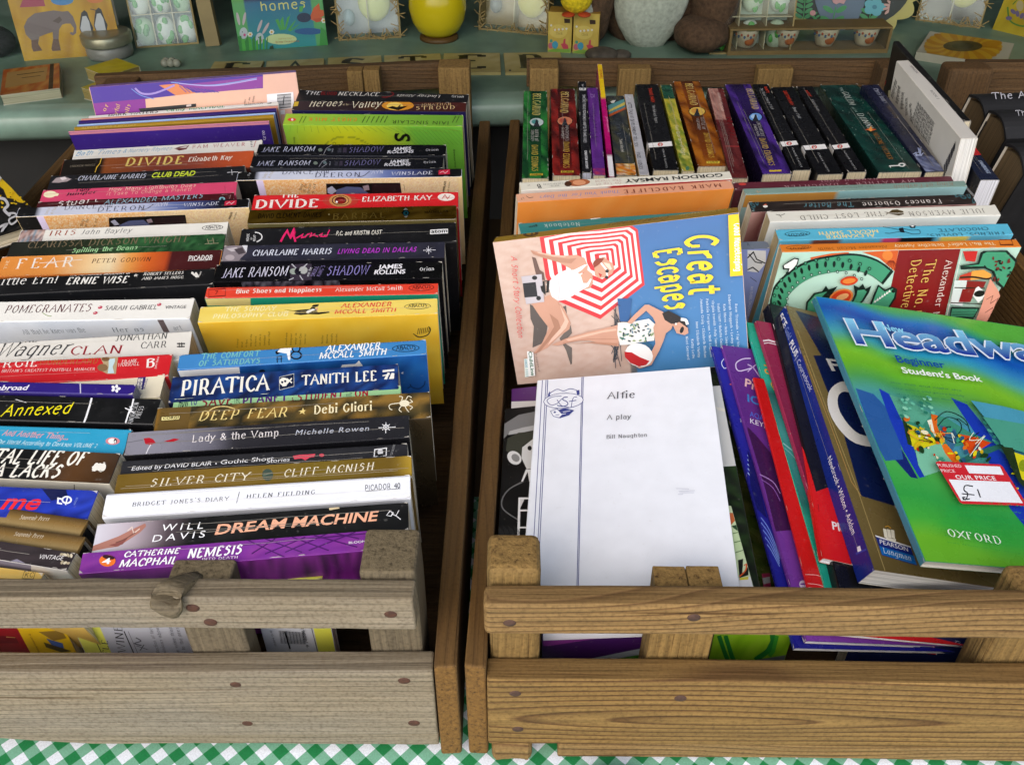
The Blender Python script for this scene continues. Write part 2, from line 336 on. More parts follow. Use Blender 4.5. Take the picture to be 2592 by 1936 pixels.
def text_polys(txt, font, track=0.):
    tb = FONTS[font][0]; x = 0; out = []
    for ch in txt:
        t = tb if ch in tb else SANS
        if ch not in t: x += .5; continue
        ps, adv = t[ch]
        for p in ps: out.append([(a+x, b) for a, b in p])
        x += adv+track
    if not out: return [], 1
    mn = min(a for p in out for a, b in p); mxx = max(a for p in out for a, b in p)
    w_ = mxx-mn or 1
    return [[((a-mn)/w_, b) for a, b in p] for p in out], w_
def clip(poly, x0, y0, x1, y1):
    for ax, lim, sg in ((0, x0, 1), (0, x1, -1), (1, y0, 1), (1, y1, -1)):
        if not poly: return poly
        out = []
        for i in range(len(poly)):
            a, b = poly[i-1], poly[i]; da, db = (a[ax]-lim)*sg, (b[ax]-lim)*sg
            if (da >= 0) != (db >= 0):
                t = da/(da-db); out.append((a[0]+(b[0]-a[0])*t, a[1]+(b[1]-a[1])*t))
            if db >= 0: out.append(b)
        poly = out
    return poly
# ------------------------------------------------------------------ slab / book with printed faces
class Slab:
    """local: x along the spine (length L), y thickness T (front cover at -T/2), z from fore-edge 0 up to the spine at D"""
    def __init__(s, M, L, T, D):
        s.M = M; s.Mi = M.inverted(); s.L, s.T, s.D = L, T, D; s.g = G(); s.lv = {'S': 1, 'C': 1, 'K': 1, 'E': 1}; s.face = 'S'; s.m = 0; s.y0 = -T/2
    def loc(s, x, y, face=None):
        """image point -> 2D coordinates on a face"""
        f = face or s.face; r = s.Mi.to_3x3() @ ray(x, y); o = s.Mi @ EYE
        if f == 'S': t = (s.D-o.z)/r.z; p = o+r*t; return p.x, p.y
        if f == 'E': t = (-s.L/2-o.x)/r.x; p = o+r*t; return p.y, p.z
        yy = -s.T/2 if f == 'C' else s.T/2
        t = (yy-o.y)/r.y; p = o+r*t; return p.x, p.z
    def rect(s):
        f = s.face; e = .0004
        if f == 'S': return (-s.L/2+e, -s.T/2+e, s.L/2-e, s.T/2-e)
        if f == 'E': return (-s.T/2+e, e, s.T/2-e, s.D-e)
        return (-s.L/2+e, e, s.L/2-e, s.D-e)
    def to3(s, a, b, lv):
        h = .00006+lv*.00003
        if s.face == 'S': return (a, b, s.D+h)
        if s.face == 'C': return (a, -s.T/2-h, b)
        if s.face == 'E': return (-s.L/2-h, a, b)
        return (a, s.T/2+h, b)
    def flat(s, p, col, lv, m=None):
        q = clip(p, *s.rect())
        if len(q) < 3: return
        ar = sum(q[i-1][0]*q[i][1]-q[i][0]*q[i-1][1] for i in range(len(q)))
        if abs(ar) < 1e-10: return
        if (ar < 0) != (s.face in 'KE'): q = q[::-1]
        if callable(col): col = [col(a, b) for a, b in q]
        s.g.face([s.to3(a, b, lv) for a, b in q], col, s.m if m is None else m)
    # --- drawing calls take coordinates of the current zoom window
    def PL(s, col, *pts, m=None):
        p = [s.loc(*px(pts[i], pts[i+1])) for i in range(0, len(pts), 2)]
        if len(p) > 4 or True:
            for tri in ear(p): s.flat(tri, C(col), s.lv[s.face], m)
        s.lv[s.face] += 1
    def EL(s, col, cx, cy, rx, ry, rot=0, n=18):
        c_, s_ = cos(radians(rot)), sin(radians(rot)); a = []
        for k in range(n):
            u, v = rx*cos(2*pi*k/n), ry*sin(2*pi*k/n); a += [cx+u*c_-v*s_, cy+u*s_+v*c_]
        p = [s.loc(*px(a[i], a[i+1])) for i in range(0, len(a), 2)]
        s.flat(p, C(col), s.lv[s.face]); s.lv[s.face] += 1
    def LN(s, col, wd, *pts, sm=False):
        p = [(pts[i], pts[i+1]) for i in range(0, len(pts), 2)]
        if sm: p = smooth_pts(p, 4)
        for q in ribbon(p, lambda a, b: wd):
            s.flat([s.loc(*px(*k)) for k in q], C(col), s.lv[s.face])
        s.lv[s.face] += 1
    def TX(s, txt, x0, y0, x1, y1, h, col, font='f', sh=0., up=None, track=0., col2=None):
        """baseline from (x0,y0) to (x1,y1); h cap height (negative: upside-down) or up=(dx,dy)"""
        polys, w_ = text_polys(txt, font, track); O = Vector(s.loc(*px(x0, y0))); B = Vector(s.loc(*px(x1, y1)))-O
        u_ = up or (0, -h); U = Vector(s.loc(*px(x0+u_[0], y0+u_[1])))-O
        bn = B.normalized(); U = U-bn*U.dot(bn); U += bn*U.length*sh
        lv = s.lv[s.face]; c1 = C(col); c2 = C(col2) if col2 else None
        for k, p in enumerate(polys):
            q = [tuple(O+B*a+U*b) for a, b in p]
            cc = (lambda a, b: mixc(c1, c2, max(0, min(1, (Vector((a, b))-O).dot(U)/U.length_squared)))) if c2 else c1
            s.flat(q, cc, lv+(k % 3)*.25)
    def FN(s, nx, ny, fn, u0=0, u1=1, v0=0, v1=1, m=None):
        """printed artwork: colour fn(u,v) over a sub-rectangle of the face (u along x, v up)"""
        a0, b0, a1, b1 = s.rect(); lv = s.lv[s.face]; s.lv[s.face] += 1
        X = [a0+(a1-a0)*(u0+(u1-u0)*i/nx) for i in range(nx+1)]; Y = [b0+(b1-b0)*(v0+(v1-v0)*j/ny) for j in range(ny+1)]
        cc = [[fn(i/nx, j/ny) for i in range(nx+1)] for j in range(ny+1)]
        rows = [[s.to3(x, y, lv) for x in X] for y in Y]
        if s.face in 'KE': rows = [r[::-1] for r in rows]; cc = [r[::-1] for r in cc]
        s.g.grid(rows, cc, s.m if m is None else m, False)
    def MOT(s, pal, nx=30, ny=6, seed=1, u0=0, u1=1, v0=0, v1=1, soft=1, m=None):
        q = random.Random(seed); pal = [C(c) for c in pal]
        V = [[q.random() for i in range(nx+2)] for j in range(ny+2)]
        def fn(u, v):
            x, y = u*nx/soft, v*ny/soft; i, j = int(x), int(y); fx, fy = x-i, y-j
            i, j = min(i, nx), min(j, ny)
            t = (V[j][i]*(1-fx)+V[j][i+1]*fx)*(1-fy)+(V[j+1][i]*(1-fx)+V[j+1][i+1]*fx)*fy
            t = max(0, min(.999, (t-.5)*1.5+.5))*(len(pal)-1); k = int(t)
            return mixc(pal[k], pal[min(k+1, len(pal)-1)], t-k)
        s.FN(nx*(2 if soft > 1 else 1), ny*(2 if soft > 1 else 1), fn, u0, u1, v0, v1, m)
    def GR(s, *stops, u0=0, u1=1, v0=0, v1=1, vert=False, m=None):
        st = [(stops[i], C(stops[i+1])) for i in range(0, len(stops), 2)]
        def fn(u, v):
            t = v if vert else u
            for (a, ca), (b, cb) in zip(st, st[1:]):
                if t <= b: return mixc(ca, cb, max(0, (t-a)/(b-a or 1)))
            return st[-1][1]
        s.FN(2 if vert else 40, 40 if vert else 2, fn, u0, u1, v0, v1, m)
def ear(p):
    """triangulate a simple polygon"""
    n = len(p)
    if n == 3: return [p]
    ar = sum(p[i-1][0]*p[i][1]-p[i][0]*p[i-1][1] for i in range(n)); q = list(p) if ar > 0 else list(p)[::-1]; out = []
    cr = lambda a, b, c: (b[0]-a[0])*(c[1]-a[1])-(b[1]-a[1])*(c[0]-a[0])
    g = 0
    while len(q) > 3 and g < 400:
        g += 1
        for i in range(len(q)):
            a, b, c = q[i-1], q[i], q[(i+1) % len(q)]
            if cr(a, b, c) <= 0: continue
            if any(cr(a, b, t) >= 0 and cr(b, c, t) >= 0 and cr(c, a, t) >= 0 for t in q if t not in (a, b, c)): continue
            out.append([a, b, c]); q.pop(i); break
        else: break
    out.append(q); return out
def finish_book(s, name, label, cat='book', group=None, spine='ffffff', front=None, back=None, page='e6d9bb', th=.0005, mat=None, r=.0012, hard=0, roundsp=0, pageinset=.0004):
    L, T, D = s.L, s.T, s.D; front = front or spine; back = back or front; mat = mat or PRINT
    cs, cf, ck = C(spine), C(front), C(back)
    base = s.M @ Vector((0, 0, 0)); Mr = s.M.copy()
    root = empty(name, Mr); tag(root, label, cat, group)
    if hard: th = .0022
    if roundsp:
        k = 8; arc = [(-T/2+T*i/k, D-roundsp*(1-math.sin(pi*i/k))) for i in range(k+1)]
        prof = [(-T/2, 0), *arc, (T/2, 0)]; pc = [cf]+[cs]*k+[ck]
        inn = [(-T/2+th, 0)]+[(-T/2+th+(T-2*th)*i/k, D-th-roundsp*(1-math.sin(pi*i/k))) for i in range(k+1)]+[(T/2-th, 0)]
    else:
        r = min(r, T*.3)
        prof = [(-T/2, 0), (-T/2, D-r), (-T/2+r*.3, D-r*.3), (-T/2+r, D), (T/2-r, D), (T/2-r*.3, D-r*.3), (T/2, D-r), (T/2, 0)]
        pc = [cf, cf, cs, cs, cs, ck, ck]
        inn = [(-T/2+th, 0), (-T/2+th, D-r), (-T/2+th, D-r), (-T/2+max(r, th), D-th), (T/2-max(r, th), D-th), (T/2-th, D-r), (T/2-th, D-r), (T/2-th, 0)]
    g = s.g; white = C('d8d2c4')
    if name in ('paperback_book', 'textbook') and not hard:
        wq = random.Random(int(abs(s.M[0][3])*1e5)+int(L*1e5)); s.face = 'S'; lv = s.lv['S']+2; pale = mixc(cs, C('d9d3c6'), .75)
        x0, y0, x1, y1 = s.rect()
        for sx in (x0, x1):          # rubbed corners
            for sy in (y0, y1):
                if wq.random() < .75:
                    a_ = wq.uniform(.0012, .0045)*(1 if sx == x0 else -1); b_ = wq.uniform(.0006, .0022)*(1 if sy == y0 else -1)
                    s.flat([(sx, sy), (sx+a_, sy), (sx+a_*.4, sy+b_*.5), (sx, sy+b_)], pale, lv)
        for k in range(wq.randrange(3, 9)):   # chipped long edges
            cx_ = wq.uniform(x0, x1); ln_ = wq.uniform(.001, .009); ed = y0 if wq.random() < .7 else y1; dd = wq.uniform(.0002, .0006)*(1 if ed == y0 else -1)
            s.flat([(cx_, ed), (cx_+ln_, ed), (cx_+ln_*.7, ed+dd), (cx_+ln_*.2, ed+dd*.8)], pale, lv)
        if T > .012:
            for k in range(wq.choice((0, 1, 1, 2, 3))):   # reading creases
                yy_ = wq.uniform(y0+.25*T, y1-.15*T); xa = x0+wq.uniform(0, .3)*L; xb = x1-wq.uniform(0, .4)*L; pts_ = [(xa+(xb-xa)*i/8, yy_+wq.uniform(-.0003, .0003)) for i in range(9)]
                for q_ in ribbon(pts_, lambda a, b: .00035): s.flat(q_, mixc(cs, C('cfc8ba'), .4), lv)
    for i in range(len(prof)-1):
        (y0, z0), (y1, z1) = prof[i], prof[i+1]; (a0, b0), (a1, b1) = inn[i], inn[i+1]
        g.face([(-L/2, y0, z0), (L/2, y0, z0), (L/2, y1, z1), (-L/2, y1, z1)], pc[i], 0, bool(roundsp) and 0 < i < len(prof)-2)
        g.face([(-L/2, a0, b0), (-L/2, a1, b1), (L/2, a1, b1), (L/2, a0, b0)], white, 0)
        e = pc[i] if hard else mixc(pc[i], white, .5)
        g.face([(-L/2, y0, z0), (-L/2, y1, z1), (-L/2, a1, b1), (-L/2, a0, b0)], e, 0)
        g.face([(L/2, y0, z0), (L/2, a0, b0), (L/2, a1, b1), (L/2, y1, z1)], e, 0)
    for a, b in ((0, 1), (-1, -2)):
        y0, i0 = prof[a][0], inn[a][0]
        q = [(-L/2, y0, 0), (-L/2, i0, 0), (L/2, i0, 0), (L/2, y0, 0)]
        g.face(q if a == 0 else q[::-1], white, 0)
    g.build("cover", [mat, FOIL, MATT], root)
    p = G(); pi_ = pageinset if not hard else .003
    yy0, yy1 = -T/2+th+.0001, T/2-th-.0001; zt = D-th-.0003-(roundsp*.6 if roundsp else 0); k = 5
    pc_ = C(page)
    ys = [yy0+(yy1-yy0)*i/k for i in range(k+1)]
    # slightly hollow fore-edge and ragged ends
    ex = [rnd.uniform(0, .0006) for _ in ys]; zt_ = [zt-(roundsp*.9*(2*i/k-1)**2 if roundsp else 0) for i in range(k+1)]
    for i in range(k):
        a, b = ys[i], ys[i+1]; xa, xb = L/2-pi_-ex[i], L/2-pi_-ex[i+1]; z0 = .0005+pi_
        g2 = p
        g2.face([(-xa, a, z0), (-xa, a, zt_[i]), (-xb, b, zt_[i+1]), (-xb, b, z0)][::-1], pc_)
        g2.face([(xa, a, z0), (xb, b, z0), (xb, b, zt_[i+1]), (xa, a, zt_[i])], pc_)
        g2.face([(-xa, a, z0), (-xb, b, z0), (xb, b, z0), (xa, a, z0)], pc_)
        g2.face([(-xa, a, zt_[i]), (xa, a, zt_[i]), (xb, b, zt_[i+1]), (-xb, b, zt_[i+1])], pc_)
    p.face([(-L/2+pi_, yy0, z0), (L/2-pi_, yy0, z0), (L/2-pi_, yy0, zt), (-L/2+pi_, yy0, zt)], pc_)
    p.face([(-L/2+pi_, yy1, z0), (-L/2+pi_, yy1, zt), (L/2-pi_, yy1, zt), (L/2-pi_, yy1, z0)], pc_)
    p.build("page_block", [PAGES], root)
    return root
def finish_slab(s, name, label, cat, group=None, col='ffffff', side=None, mat=None, bevel=0.):
    L, T, D = s.L, s.T, s.D; g = s.g; c = C(col); e = C(side or col)
    p = [(-L/2,-T/2,0),(L/2,-T/2,0),(L/2,T/2,0),(-L/2,T/2,0),(-L/2,-T/2,D),(L/2,-T/2,D),(L/2,T/2,D),(-L/2,T/2,D)]
    for q, cc in (((0,3,2,1), e), ((4,5,6,7), e), ((0,1,5,4), c), ((1,2,6,5), e), ((2,3,7,6), c), ((3,0,4,7), e)): g.face([p[k] for k in q], cc)
    o = g.build(name, [mat or PRINT, FOIL, MATT]); o.matrix_world = s.M
    return tag(o, label, cat, group)
ZL = lambda Y: .172+.055*(Y-.40)
LOG = []
def row(tl, tr, bl, br, lean=14, zf=ZL, L=None, hid=.004, D=.124, hidb=0.0, lr=None):
    """a book standing in the crate with its spine up; corner points of the visible spine in the picture (native), back edge then front edge"""
    def fix(x, y):
        z = zf(.6)
        for _ in range(6): P = onz(x, y, z); z = zf(P.y)
        return P
    A, B = fix(*tl), fix(*tr); zz = (A.z+B.z)/2; A, B = onz(*tl, zz), onz(*tr, zz)
    u = (B-A).normalized(); ln = (B-A).length
    if L: A = B-u*L; ln = L
    fw = Vector((u.y, -u.x, 0)); w_ = fw*cos(radians(lean))-Vector((0, 0, 1))*sin(radians(lean)); n = u.cross(-w_)
    def tt(x, y):
        r = ray(x, y); t = (A-EYE).dot(n)/r.dot(n); return (EYE+r*t-A).dot(w_)
    T = (tt(*bl)+tt(*br))/2; Tt = T+hid
    c = A+u*ln/2+w_*(Tt/2)-n*D
    LOG.append("L%.0f T%.0f Y%.0f z%.0f" % (ln*1000, T*1000, A.y*1000, A.z*1000))
    return Slab(frame(u, -w_, n, c), ln, Tt, D)
def pose(c4, L, D, T):
    """a book or card whose front cover is seen: corners (native) spine-start, spine-end, fore-end, fore-start; planar pose from the four corners"""
    W = [(-L/2, D), (L/2, D), (L/2, 0), (-L/2, 0)]; A = []
    for (X, Z), (x, y) in zip(W, c4):
        a, b = (x-CX)/F, (y-CY)/F
        A.append([X, Z, 1, 0, 0, 0, -a*X, -a*Z, -a]); A.append([0, 0, 0, X, Z, 1, -b*X, -b*Z, -b])
    h = np.linalg.svd(np.array(A))[2][-1].reshape(3, 3)
    s = 2/(np.linalg.norm(h[:, 0])+np.linalg.norm(h[:, 1])); h = h*s
    if h[2, 2] < 0: h = -h
    e1 = h[:, 0]/np.linalg.norm(h[:, 0]); e3 = h[:, 1]-e1*np.dot(e1, h[:, 1]); e3 /= np.linalg.norm(e3)
    R = np.array([[1, 0, 0], [0, -sin(PITCH), cos(PITCH)], [0, -cos(PITCH), -sin(PITCH)]])
    def tow(v): return Vector(R @ v)
    x, z = tow(e1), tow(e3); y = z.cross(x); o = EYE+tow(h[:, 2])
    LOG.append("pose L%.0f o %s tilt %.0f" % (L*1000, [round(k*1000) for k in o], math.degrees(math.asin(max(-1, min(1, -y.z))))))
    return Slab(frame(x, y, z, o+y*T/2), L, T, D)
# ================================================================== the setting
def quad_obj(name, pts, mat, kind='structure'):
    g = G(); g.face(pts, (.5, .5, .5)); o = g.build(name, [mat]); o['kind'] = kind; return o
PAVE = plain("paving", 'b4b2ac', .85, scale=6, noise=.2)
quad_obj("pavement", [(-60, -60, -.76), (60, -60, -.76), (60, 1.36, -.76), (-60, 1.36, -.76)], PAVE)
# shop sill line: runs slightly askew to the crates
SA, SB = Vector((-.695, 1.195, 0)), Vector((.019, 1.247, 0)); SU = (SB-SA).normalized(); SN = Vector((-SU.y, SU.x, 0))
def sill(a, d, z): p = SB+SU*a+SN*d; return (p.x, p.y, z)
ZS = .135
GREEN = plain("green_sill_paint", '7b9586', .35, scale=25, noise=.16, bump=.05)
BLACK = plain("shade_black_stallriser", '141412', .8, scale=12, noise=.3)  # the shadow under the sill is put into this wall colour
BRICK = plain("dark_shop_interior", '2c302a', .9, scale=3, noise=.3)
RENDER_ = plain("shop_facade_paint", '3d4a44', .7, scale=5, noise=.12)
g = G(); n = 10
prof = [(0, ZS-.042), (-.012, ZS-.04), (-.019, ZS-.032), (-.0225, ZS-.02), (-.021, ZS-.009), (-.015, ZS-.002), (-.004, ZS), (1.6, ZS)]
g.grid([[sill(a, d, z) for a in (-3, 3)] for d, z in prof][::-1], (.5, .5, .5))
g.face([sill(-3, 0, ZS-.042), sill(3, 0, ZS-.042), sill(3, 1.6, ZS-.044), sill(-3, 1.6, ZS-.044)], (.5, .5, .5))
o = g.build("window_sill", [GREEN]); tag(o, "sage green painted shop window sill running behind the book crates", "window sill")
g = G(); g.box((-3.2, 0, 0), (3.2, .08, .85), (.5, .5, .5)); o = g.build("stall_riser", [BLACK])
o.matrix_world = frame(SU, SN, Vector((0, 0, 1)), Vector(sill(0, .035, -.76))); tag(o, "wall below the green window sill, its shade painted on as black", "wall")
# display room behind the glass, open to the window
g = G()
X0, X1, D1, Z1 = -2.6, 2.6, 1.6, 1.9
g.face([sill(X0, D1, -.2), sill(X1, D1, -.2), sill(X1, D1, Z1), sill(X0, D1, Z1)], (.5,)*3)
g.face([sill(X0, .1, ZS), sill(X0, D1, ZS), sill(X0, D1, Z1), sill(X0, .1, Z1)], (.5,)*3)
g.face([sill(X1, .1, ZS), sill(X1, .1, Z1), sill(X1, D1, Z1), sill(X1, D1, ZS)], (.5,)*3)
g.face([sill(X0, .1, Z1), sill(X0, D1, Z1), sill(X1, D1, Z1), sill(X1, .1, Z1)], (.5,)*3)
o = g.build("shop_interior", [BRICK]); o['kind'] = 'structure'
g = G(); g.box((-3.2, 0, 1.75), (3.2, .12, 4.2), (.5,)*3); g.box((-3.2, 0, ZS), (-2.6, .12, 1.75), (.5,)*3); g.box((2.6, 0, ZS), (3.2, .12, 1.75), (.5,)*3)
o = g.build("facade", [RENDER_]); o.matrix_world = frame(SU, SN, Vector((0, 0, 1)), Vector(sill(0, .03, 0))); tag(o, "dark painted shop front above the display window", "shop front")
g = G(); g.box((-2.9, -1.02, 1.42), (2.9, .03, 1.45), (.5,)*3); g.box((-2.9, -1.05, 1.32), (2.9, -1.02, 1.45), (.5,)*3)
AWN = plain("awning_canvas", '44584c', .85, scale=8)
o = g.build("shop_awning", [AWN]); o.matrix_world = frame(SU, SN, Vector((0, 0, 1)), Vector(sill(0, 0, 0))); tag(o, "green canvas awning over the book table that keeps the light soft", "awning")
# glass pane
m, nn, b, N, Lk = nodes("window_glass"); N.remove(b)
tr = ND(nn, "ShaderNodeBsdfTransparent"); gl = ND(nn, "ShaderNodeBsdfGlossy"); gl.inputs["Roughness"].default_value = .02
tr.inputs[0].default_value = (.89, .93, .90, 1); fz = ND(nn, "ShaderNodeFresnel"); fz.inputs[0].default_value = 1.35
mx = ND(nn, "ShaderNodeMixShader"); Lk.new(fz.outputs[0], mx.inputs[0]); Lk.new(tr.outputs[0], mx.inputs[1]); Lk.new(gl.outputs[0], mx.inputs[2])
Lk.new(mx.outputs[0], N["Material Output"].inputs[0]); GLASS = m
g = G(); g.face([sill(-2.6, .012, ZS+.001), sill(2.6, .012, ZS+.001), sill(2.6, .012, 1.75), sill(-2.6, .012, 1.75)], (.9,)*3)
o = g.build("window_glass", [GLASS]); tag(o, "large clear shop window pane in front of the Easter display", "window pane")
# ------------------------------------------------------------------ table and gingham cloth
m, nn, b, N, Lk = nodes("green_gingham")
tc = ND(nn, "ShaderNodeTexCoord"); mp = ND(nn, "ShaderNodeMapping"); mp.inputs["Rotation"].default_value = (0, 0, radians(43)); Lk.new(tc.outputs["Object"], mp.inputs[0])
sp = ND(nn, "ShaderNodeSeparateXYZ"); Lk.new(mp.outputs[0], sp.inputs[0]); hs = []
for k in (0, 1):
    a = ND(nn, "ShaderNodeMath", operation='MULTIPLY'); Lk.new(sp.outputs[k], a.inputs[0]); a.inputs[1].default_value = 1/.0172
    f = ND(nn, "ShaderNodeMath", operation='FRACT'); Lk.new(a.outputs[0], f.inputs[0])
    l = ND(nn, "ShaderNodeMath", operation='LESS_THAN'); Lk.new(f.outputs[0], l.inputs[0]); l.inputs[1].default_value = .5
    h = ND(nn, "ShaderNodeMath", operation='MULTIPLY'); Lk.new(l.outputs[0], h.inputs[0]); h.inputs[1].default_value = .5; hs.append(h)
s_ = ND(nn, "ShaderNodeMath", operation='ADD'); Lk.new(hs[0].outputs[0], s_.inputs[0]); Lk.new(hs[1].outputs[0], s_.inputs[1])
rp = ramp(nn, [(0, C('f4f7fa')), (.5, C('7db695')), (1, C('0f8040'))]); Lk.new(s_.outputs[0], rp.inputs[0])
wv = ND(nn, "ShaderNodeTexNoise"); wv.inputs["Scale"].default_value = 900; Lk.new(mp.outputs[0], wv.inputs["Vector"])
mr = ND(nn, "ShaderNodeMapRange"); mr.inputs[1].default_value = .3; mr.inputs[2].default_value = .7; mr.inputs[3].default_value = .86; mr.inputs[4].default_value = 1.1; Lk.new(wv.outputs[0], mr.inputs[0])
mu = ND(nn, "ShaderNodeVectorMath", operation='SCALE'); Lk.new(rp.outputs[0], mu.inputs[0]); Lk.new(mr.outputs[0], mu.inputs["Scale"])
Lk.new(mu.outputs[0], b.inputs["Base Color"]); b.inputs["Roughness"].default_value = .8
bp = ND(nn, "ShaderNodeBump"); bp.inputs["Strength"].default_value = .25; bp.inputs["Distance"].default_value = .0005; Lk.new(wv.outputs[0], bp.inputs["Height"]); Lk.new(bp.outputs[0], b.inputs["Normal"])
GING = m
g = G(); TX0, TX1, TY0, TY1 = -1.5, 1.5, .255, .60
def clothz(x, y):
    f = max(0, min(1, (.345-y)/.05))
    return -.0035+f*(.0025*sin(x*55+1.3)+.0018*sin(x*23+y*80))+.0012*sin(x*17)*f
xs = [TX0+(TX1-TX0)*i/300 for i in range(301)]; rows = []
for k in range(9): # hanging front flap
    z = -.30+.30*k/8; rows.append([(x, TY0-.012+.006*sin(x*30)*(1-k/8)-.004*(k == 8), z-.006) for x in xs])
for j in range(16): y = TY0+(.42-TY0)*j/15; rows.append([(x, y, clothz(x, y)) for x in xs])
rows.append([(x, TY1, -.0035) for x in xs]); g.grid(rows, (.5,)*3)
o = g.build("tablecloth", [GING]); tag(o, "green and white gingham cloth spread under the wooden crates", "tablecloth")
root = empty("trestle_table", Vector((0, .72, -.76))); tag(root, "table carrying the crates, hidden under the gingham cloth", "table")
TBL = plain("table_wood", '5c4a33', .7)
g = G(); g.box((-1.48, -.44, .712), (1.48, .44, .748), (.3,)*3); g.build("table_top", [TBL], root)
for sx in (-1, 1):
    for sy in (-1, 1):
        g = G(); g.box((sx*1.35-.03, sy*.38-.03, 0), (sx*1.35+.03, sy*.38+.03, .711), (.3,)*3); g.build("leg", [TBL], root)
# ------------------------------------------------------------------ crates
def board(name, p0, p1, wd, ht, mat, parent, up=(0, 0, 1), bevel=.0015, seg=10, jit=.0004, taper=None):
    """plank with its own X axis from p0 to p1 (centre line), wd across, ht along up"""
    p0, p1 = Vector(p0), Vector(p1); x = (p1-p0).normalized(); up = Vector(up); y = up.cross(x).normalized(); z = x.cross(y); L = (p1-p0).length
    import bmesh
    bm = bmesh.new(); secs = []; ph = rnd.uniform(0, 9)
    for i in range(seg+1):
        t = i/seg; d = jit*sin(ph+t*7)+rnd.uniform(-jit, jit)*.4; k = taper(t) if taper else 1
        secs.append([bm.verts.new((-L/2+L*t+(rnd.uniform(-jit, jit) if i in (0, seg) else 0), a*wd/2+d*.7, (c*ht/2 if c > 0 or not taper else ht/2-ht*k)+d)) for a, c in ((-1, -1), (1, -1), (1, 1), (-1, 1))])
    for a, c in zip(secs, secs[1:]):
        for k in range(4): bm.faces.new((a[k], a[(k+1) % 4], c[(k+1) % 4], c[k])[::-1])
    bm.faces.new(secs[0]); bm.faces.new(secs[-1][::-1])
    bmesh.ops.recalc_face_normals(bm, faces=bm.faces)
    ed = [e for e in bm.edges if len(e.link_faces) == 2 and e.calc_face_angle() > .5]
    bmesh.ops.bevel(bm, geom=ed, offset=bevel, segments=3, affect='EDGES', profile=.5)
    me = bpy.data.meshes.new(name); bm.to_mesh(me); bm.free(); me.materials.append(mat)
    for p in me.polygons: p.use_smooth = p.area < 4e-6 or len(p.vertices) != 4
    o = bpy.data.objects.new(name, me); scene.collection.objects.link(o)
    if parent:
        o.parent = parent; o.matrix_parent_inverse = Matrix.Identity(4)
        o.matrix_local = parent.matrix_world.inverted() @ frame(x, y, z, (p0+p1)/2)
    else: o.matrix_world = frame(x, y, z, (p0+p1)/2)
    o['_f'] = 0; del o['_f']
    return o
def nail(bd, a, c, depth=-1, r=.0034, mat=None):
    """rusty nail head on a board's front face (local a along, c up)"""
    wdh = max(abs(v.co.y) for v in bd.data.vertices); g = G(); n = 12
    y = -wdh+.0006; rows = []
    for rr, dy in ((1., .0008), (.92, -.0003), (.5, -.0006), (.01, -.0006)):
        rows.append([(a+rr*r*1.25*cos(2*pi*k/n), y+dy, c+rr*r*sin(2*pi*k/n)) for k in range(n)])
    g.grid(rows[::-1], (.3,)*3, 0, True, True); o = g.build("nail_head", [mat or RUST], bd); return o
def wpx(x, y, Y): return ony(x, y, Y)
bpy.context.view_layer.update()
# ---- left crate
LC = empty("wooden_crate", Vector((-.3, .79, 0))); tag(LC, "weathered grey slatted wooden crate on the left, packed with paperbacks in two columns", "crate", "slatted wooden crates of books")
bpy.context.view_layer.update()
FY = .340
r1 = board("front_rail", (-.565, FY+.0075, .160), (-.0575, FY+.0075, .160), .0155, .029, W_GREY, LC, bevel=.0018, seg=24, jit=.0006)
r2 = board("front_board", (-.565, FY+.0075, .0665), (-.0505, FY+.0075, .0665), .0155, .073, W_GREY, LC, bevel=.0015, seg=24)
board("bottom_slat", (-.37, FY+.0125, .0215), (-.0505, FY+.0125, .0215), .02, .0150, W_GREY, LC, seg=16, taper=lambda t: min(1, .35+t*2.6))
board("corner_post", (-.0745, FY+.0345, .012), (-.0745, FY+.0345, .178), .036, .034, W_POSTG, LC, up=(1, 0, 0), bevel=.003)
board("stile", (-.188, FY+.0245, .012), (-.188, FY+.0245, .172), .017, .038, W_POSTG, LC, up=(1, 0, 0), bevel=.002)
board("stile", (-.400, FY+.0245, .012), (-.400, FY+.0245, .170), .017, .038, W_POSTG, LC, up=(1, 0, 0), bevel=.002)
board("side_board", (-.0428, FY, .0575), (-.0385, 1.236, .0575), .0145, .101, W_BROWN, LC, bevel=.002, seg=20, jit=.0008)
board("side_board", (-.572, FY, .0575), (-.576, 1.178, .0575), .0145, .101, W_BROWN, LC, bevel=.002)
board("back_board", (-.545, 1.181, .168), (-.060, 1.239, .168), .013, .036, W_DARK, LC, seg=16)
board("back_board", (-.565, 1.181, .085), (-.060, 1.239, .085), .013, .07, W_DARK, LC)
board("corner_post", (-.0765, 1.214, .012), (-.0765, 1.214, .190), .036, .042, W_POST, LC, up=(1, 0, 0), bevel=.002)
board("corner_post", (-.508, 1.166, .012), (-.508, 1.166, .183), .036, .042, W_DARK, LC, up=(1, 0, 0), bevel=.002)
board("stile", (-.2085, 1.205, .012), (-.2085, 1.205, .186), .02, .0205, W_POST, LC, up=(1, 0, 0))
board("stile", (-.1865, 1.2075, .012), (-.1865, 1.2075, .186), .02, .0215, W_POST, LC, up=(1, 0, 0))
for k in range(7): board("floor_slat", (-.562, .428+.120*k, .016), (-.053, .428+.120*k, .016), .1235, .010, W_DARK, LC, up=(0, 0, 1), seg=4)
def nail_px(bd, x, y, Y=FY, **k):
    p = bd.matrix_world.inverted() @ ony(x, y, Y); nail(bd, p.x, p.z, **k)
bpy.context.view_layer.update()
for x, y in ((488, 1538), (533, 1574), (989, 1553)): nail_px(r1, x, y)
for x, y in ((596, 1731), (1023, 1722), (626, 1829), (1048, 1829)): nail_px(r2, x, y)
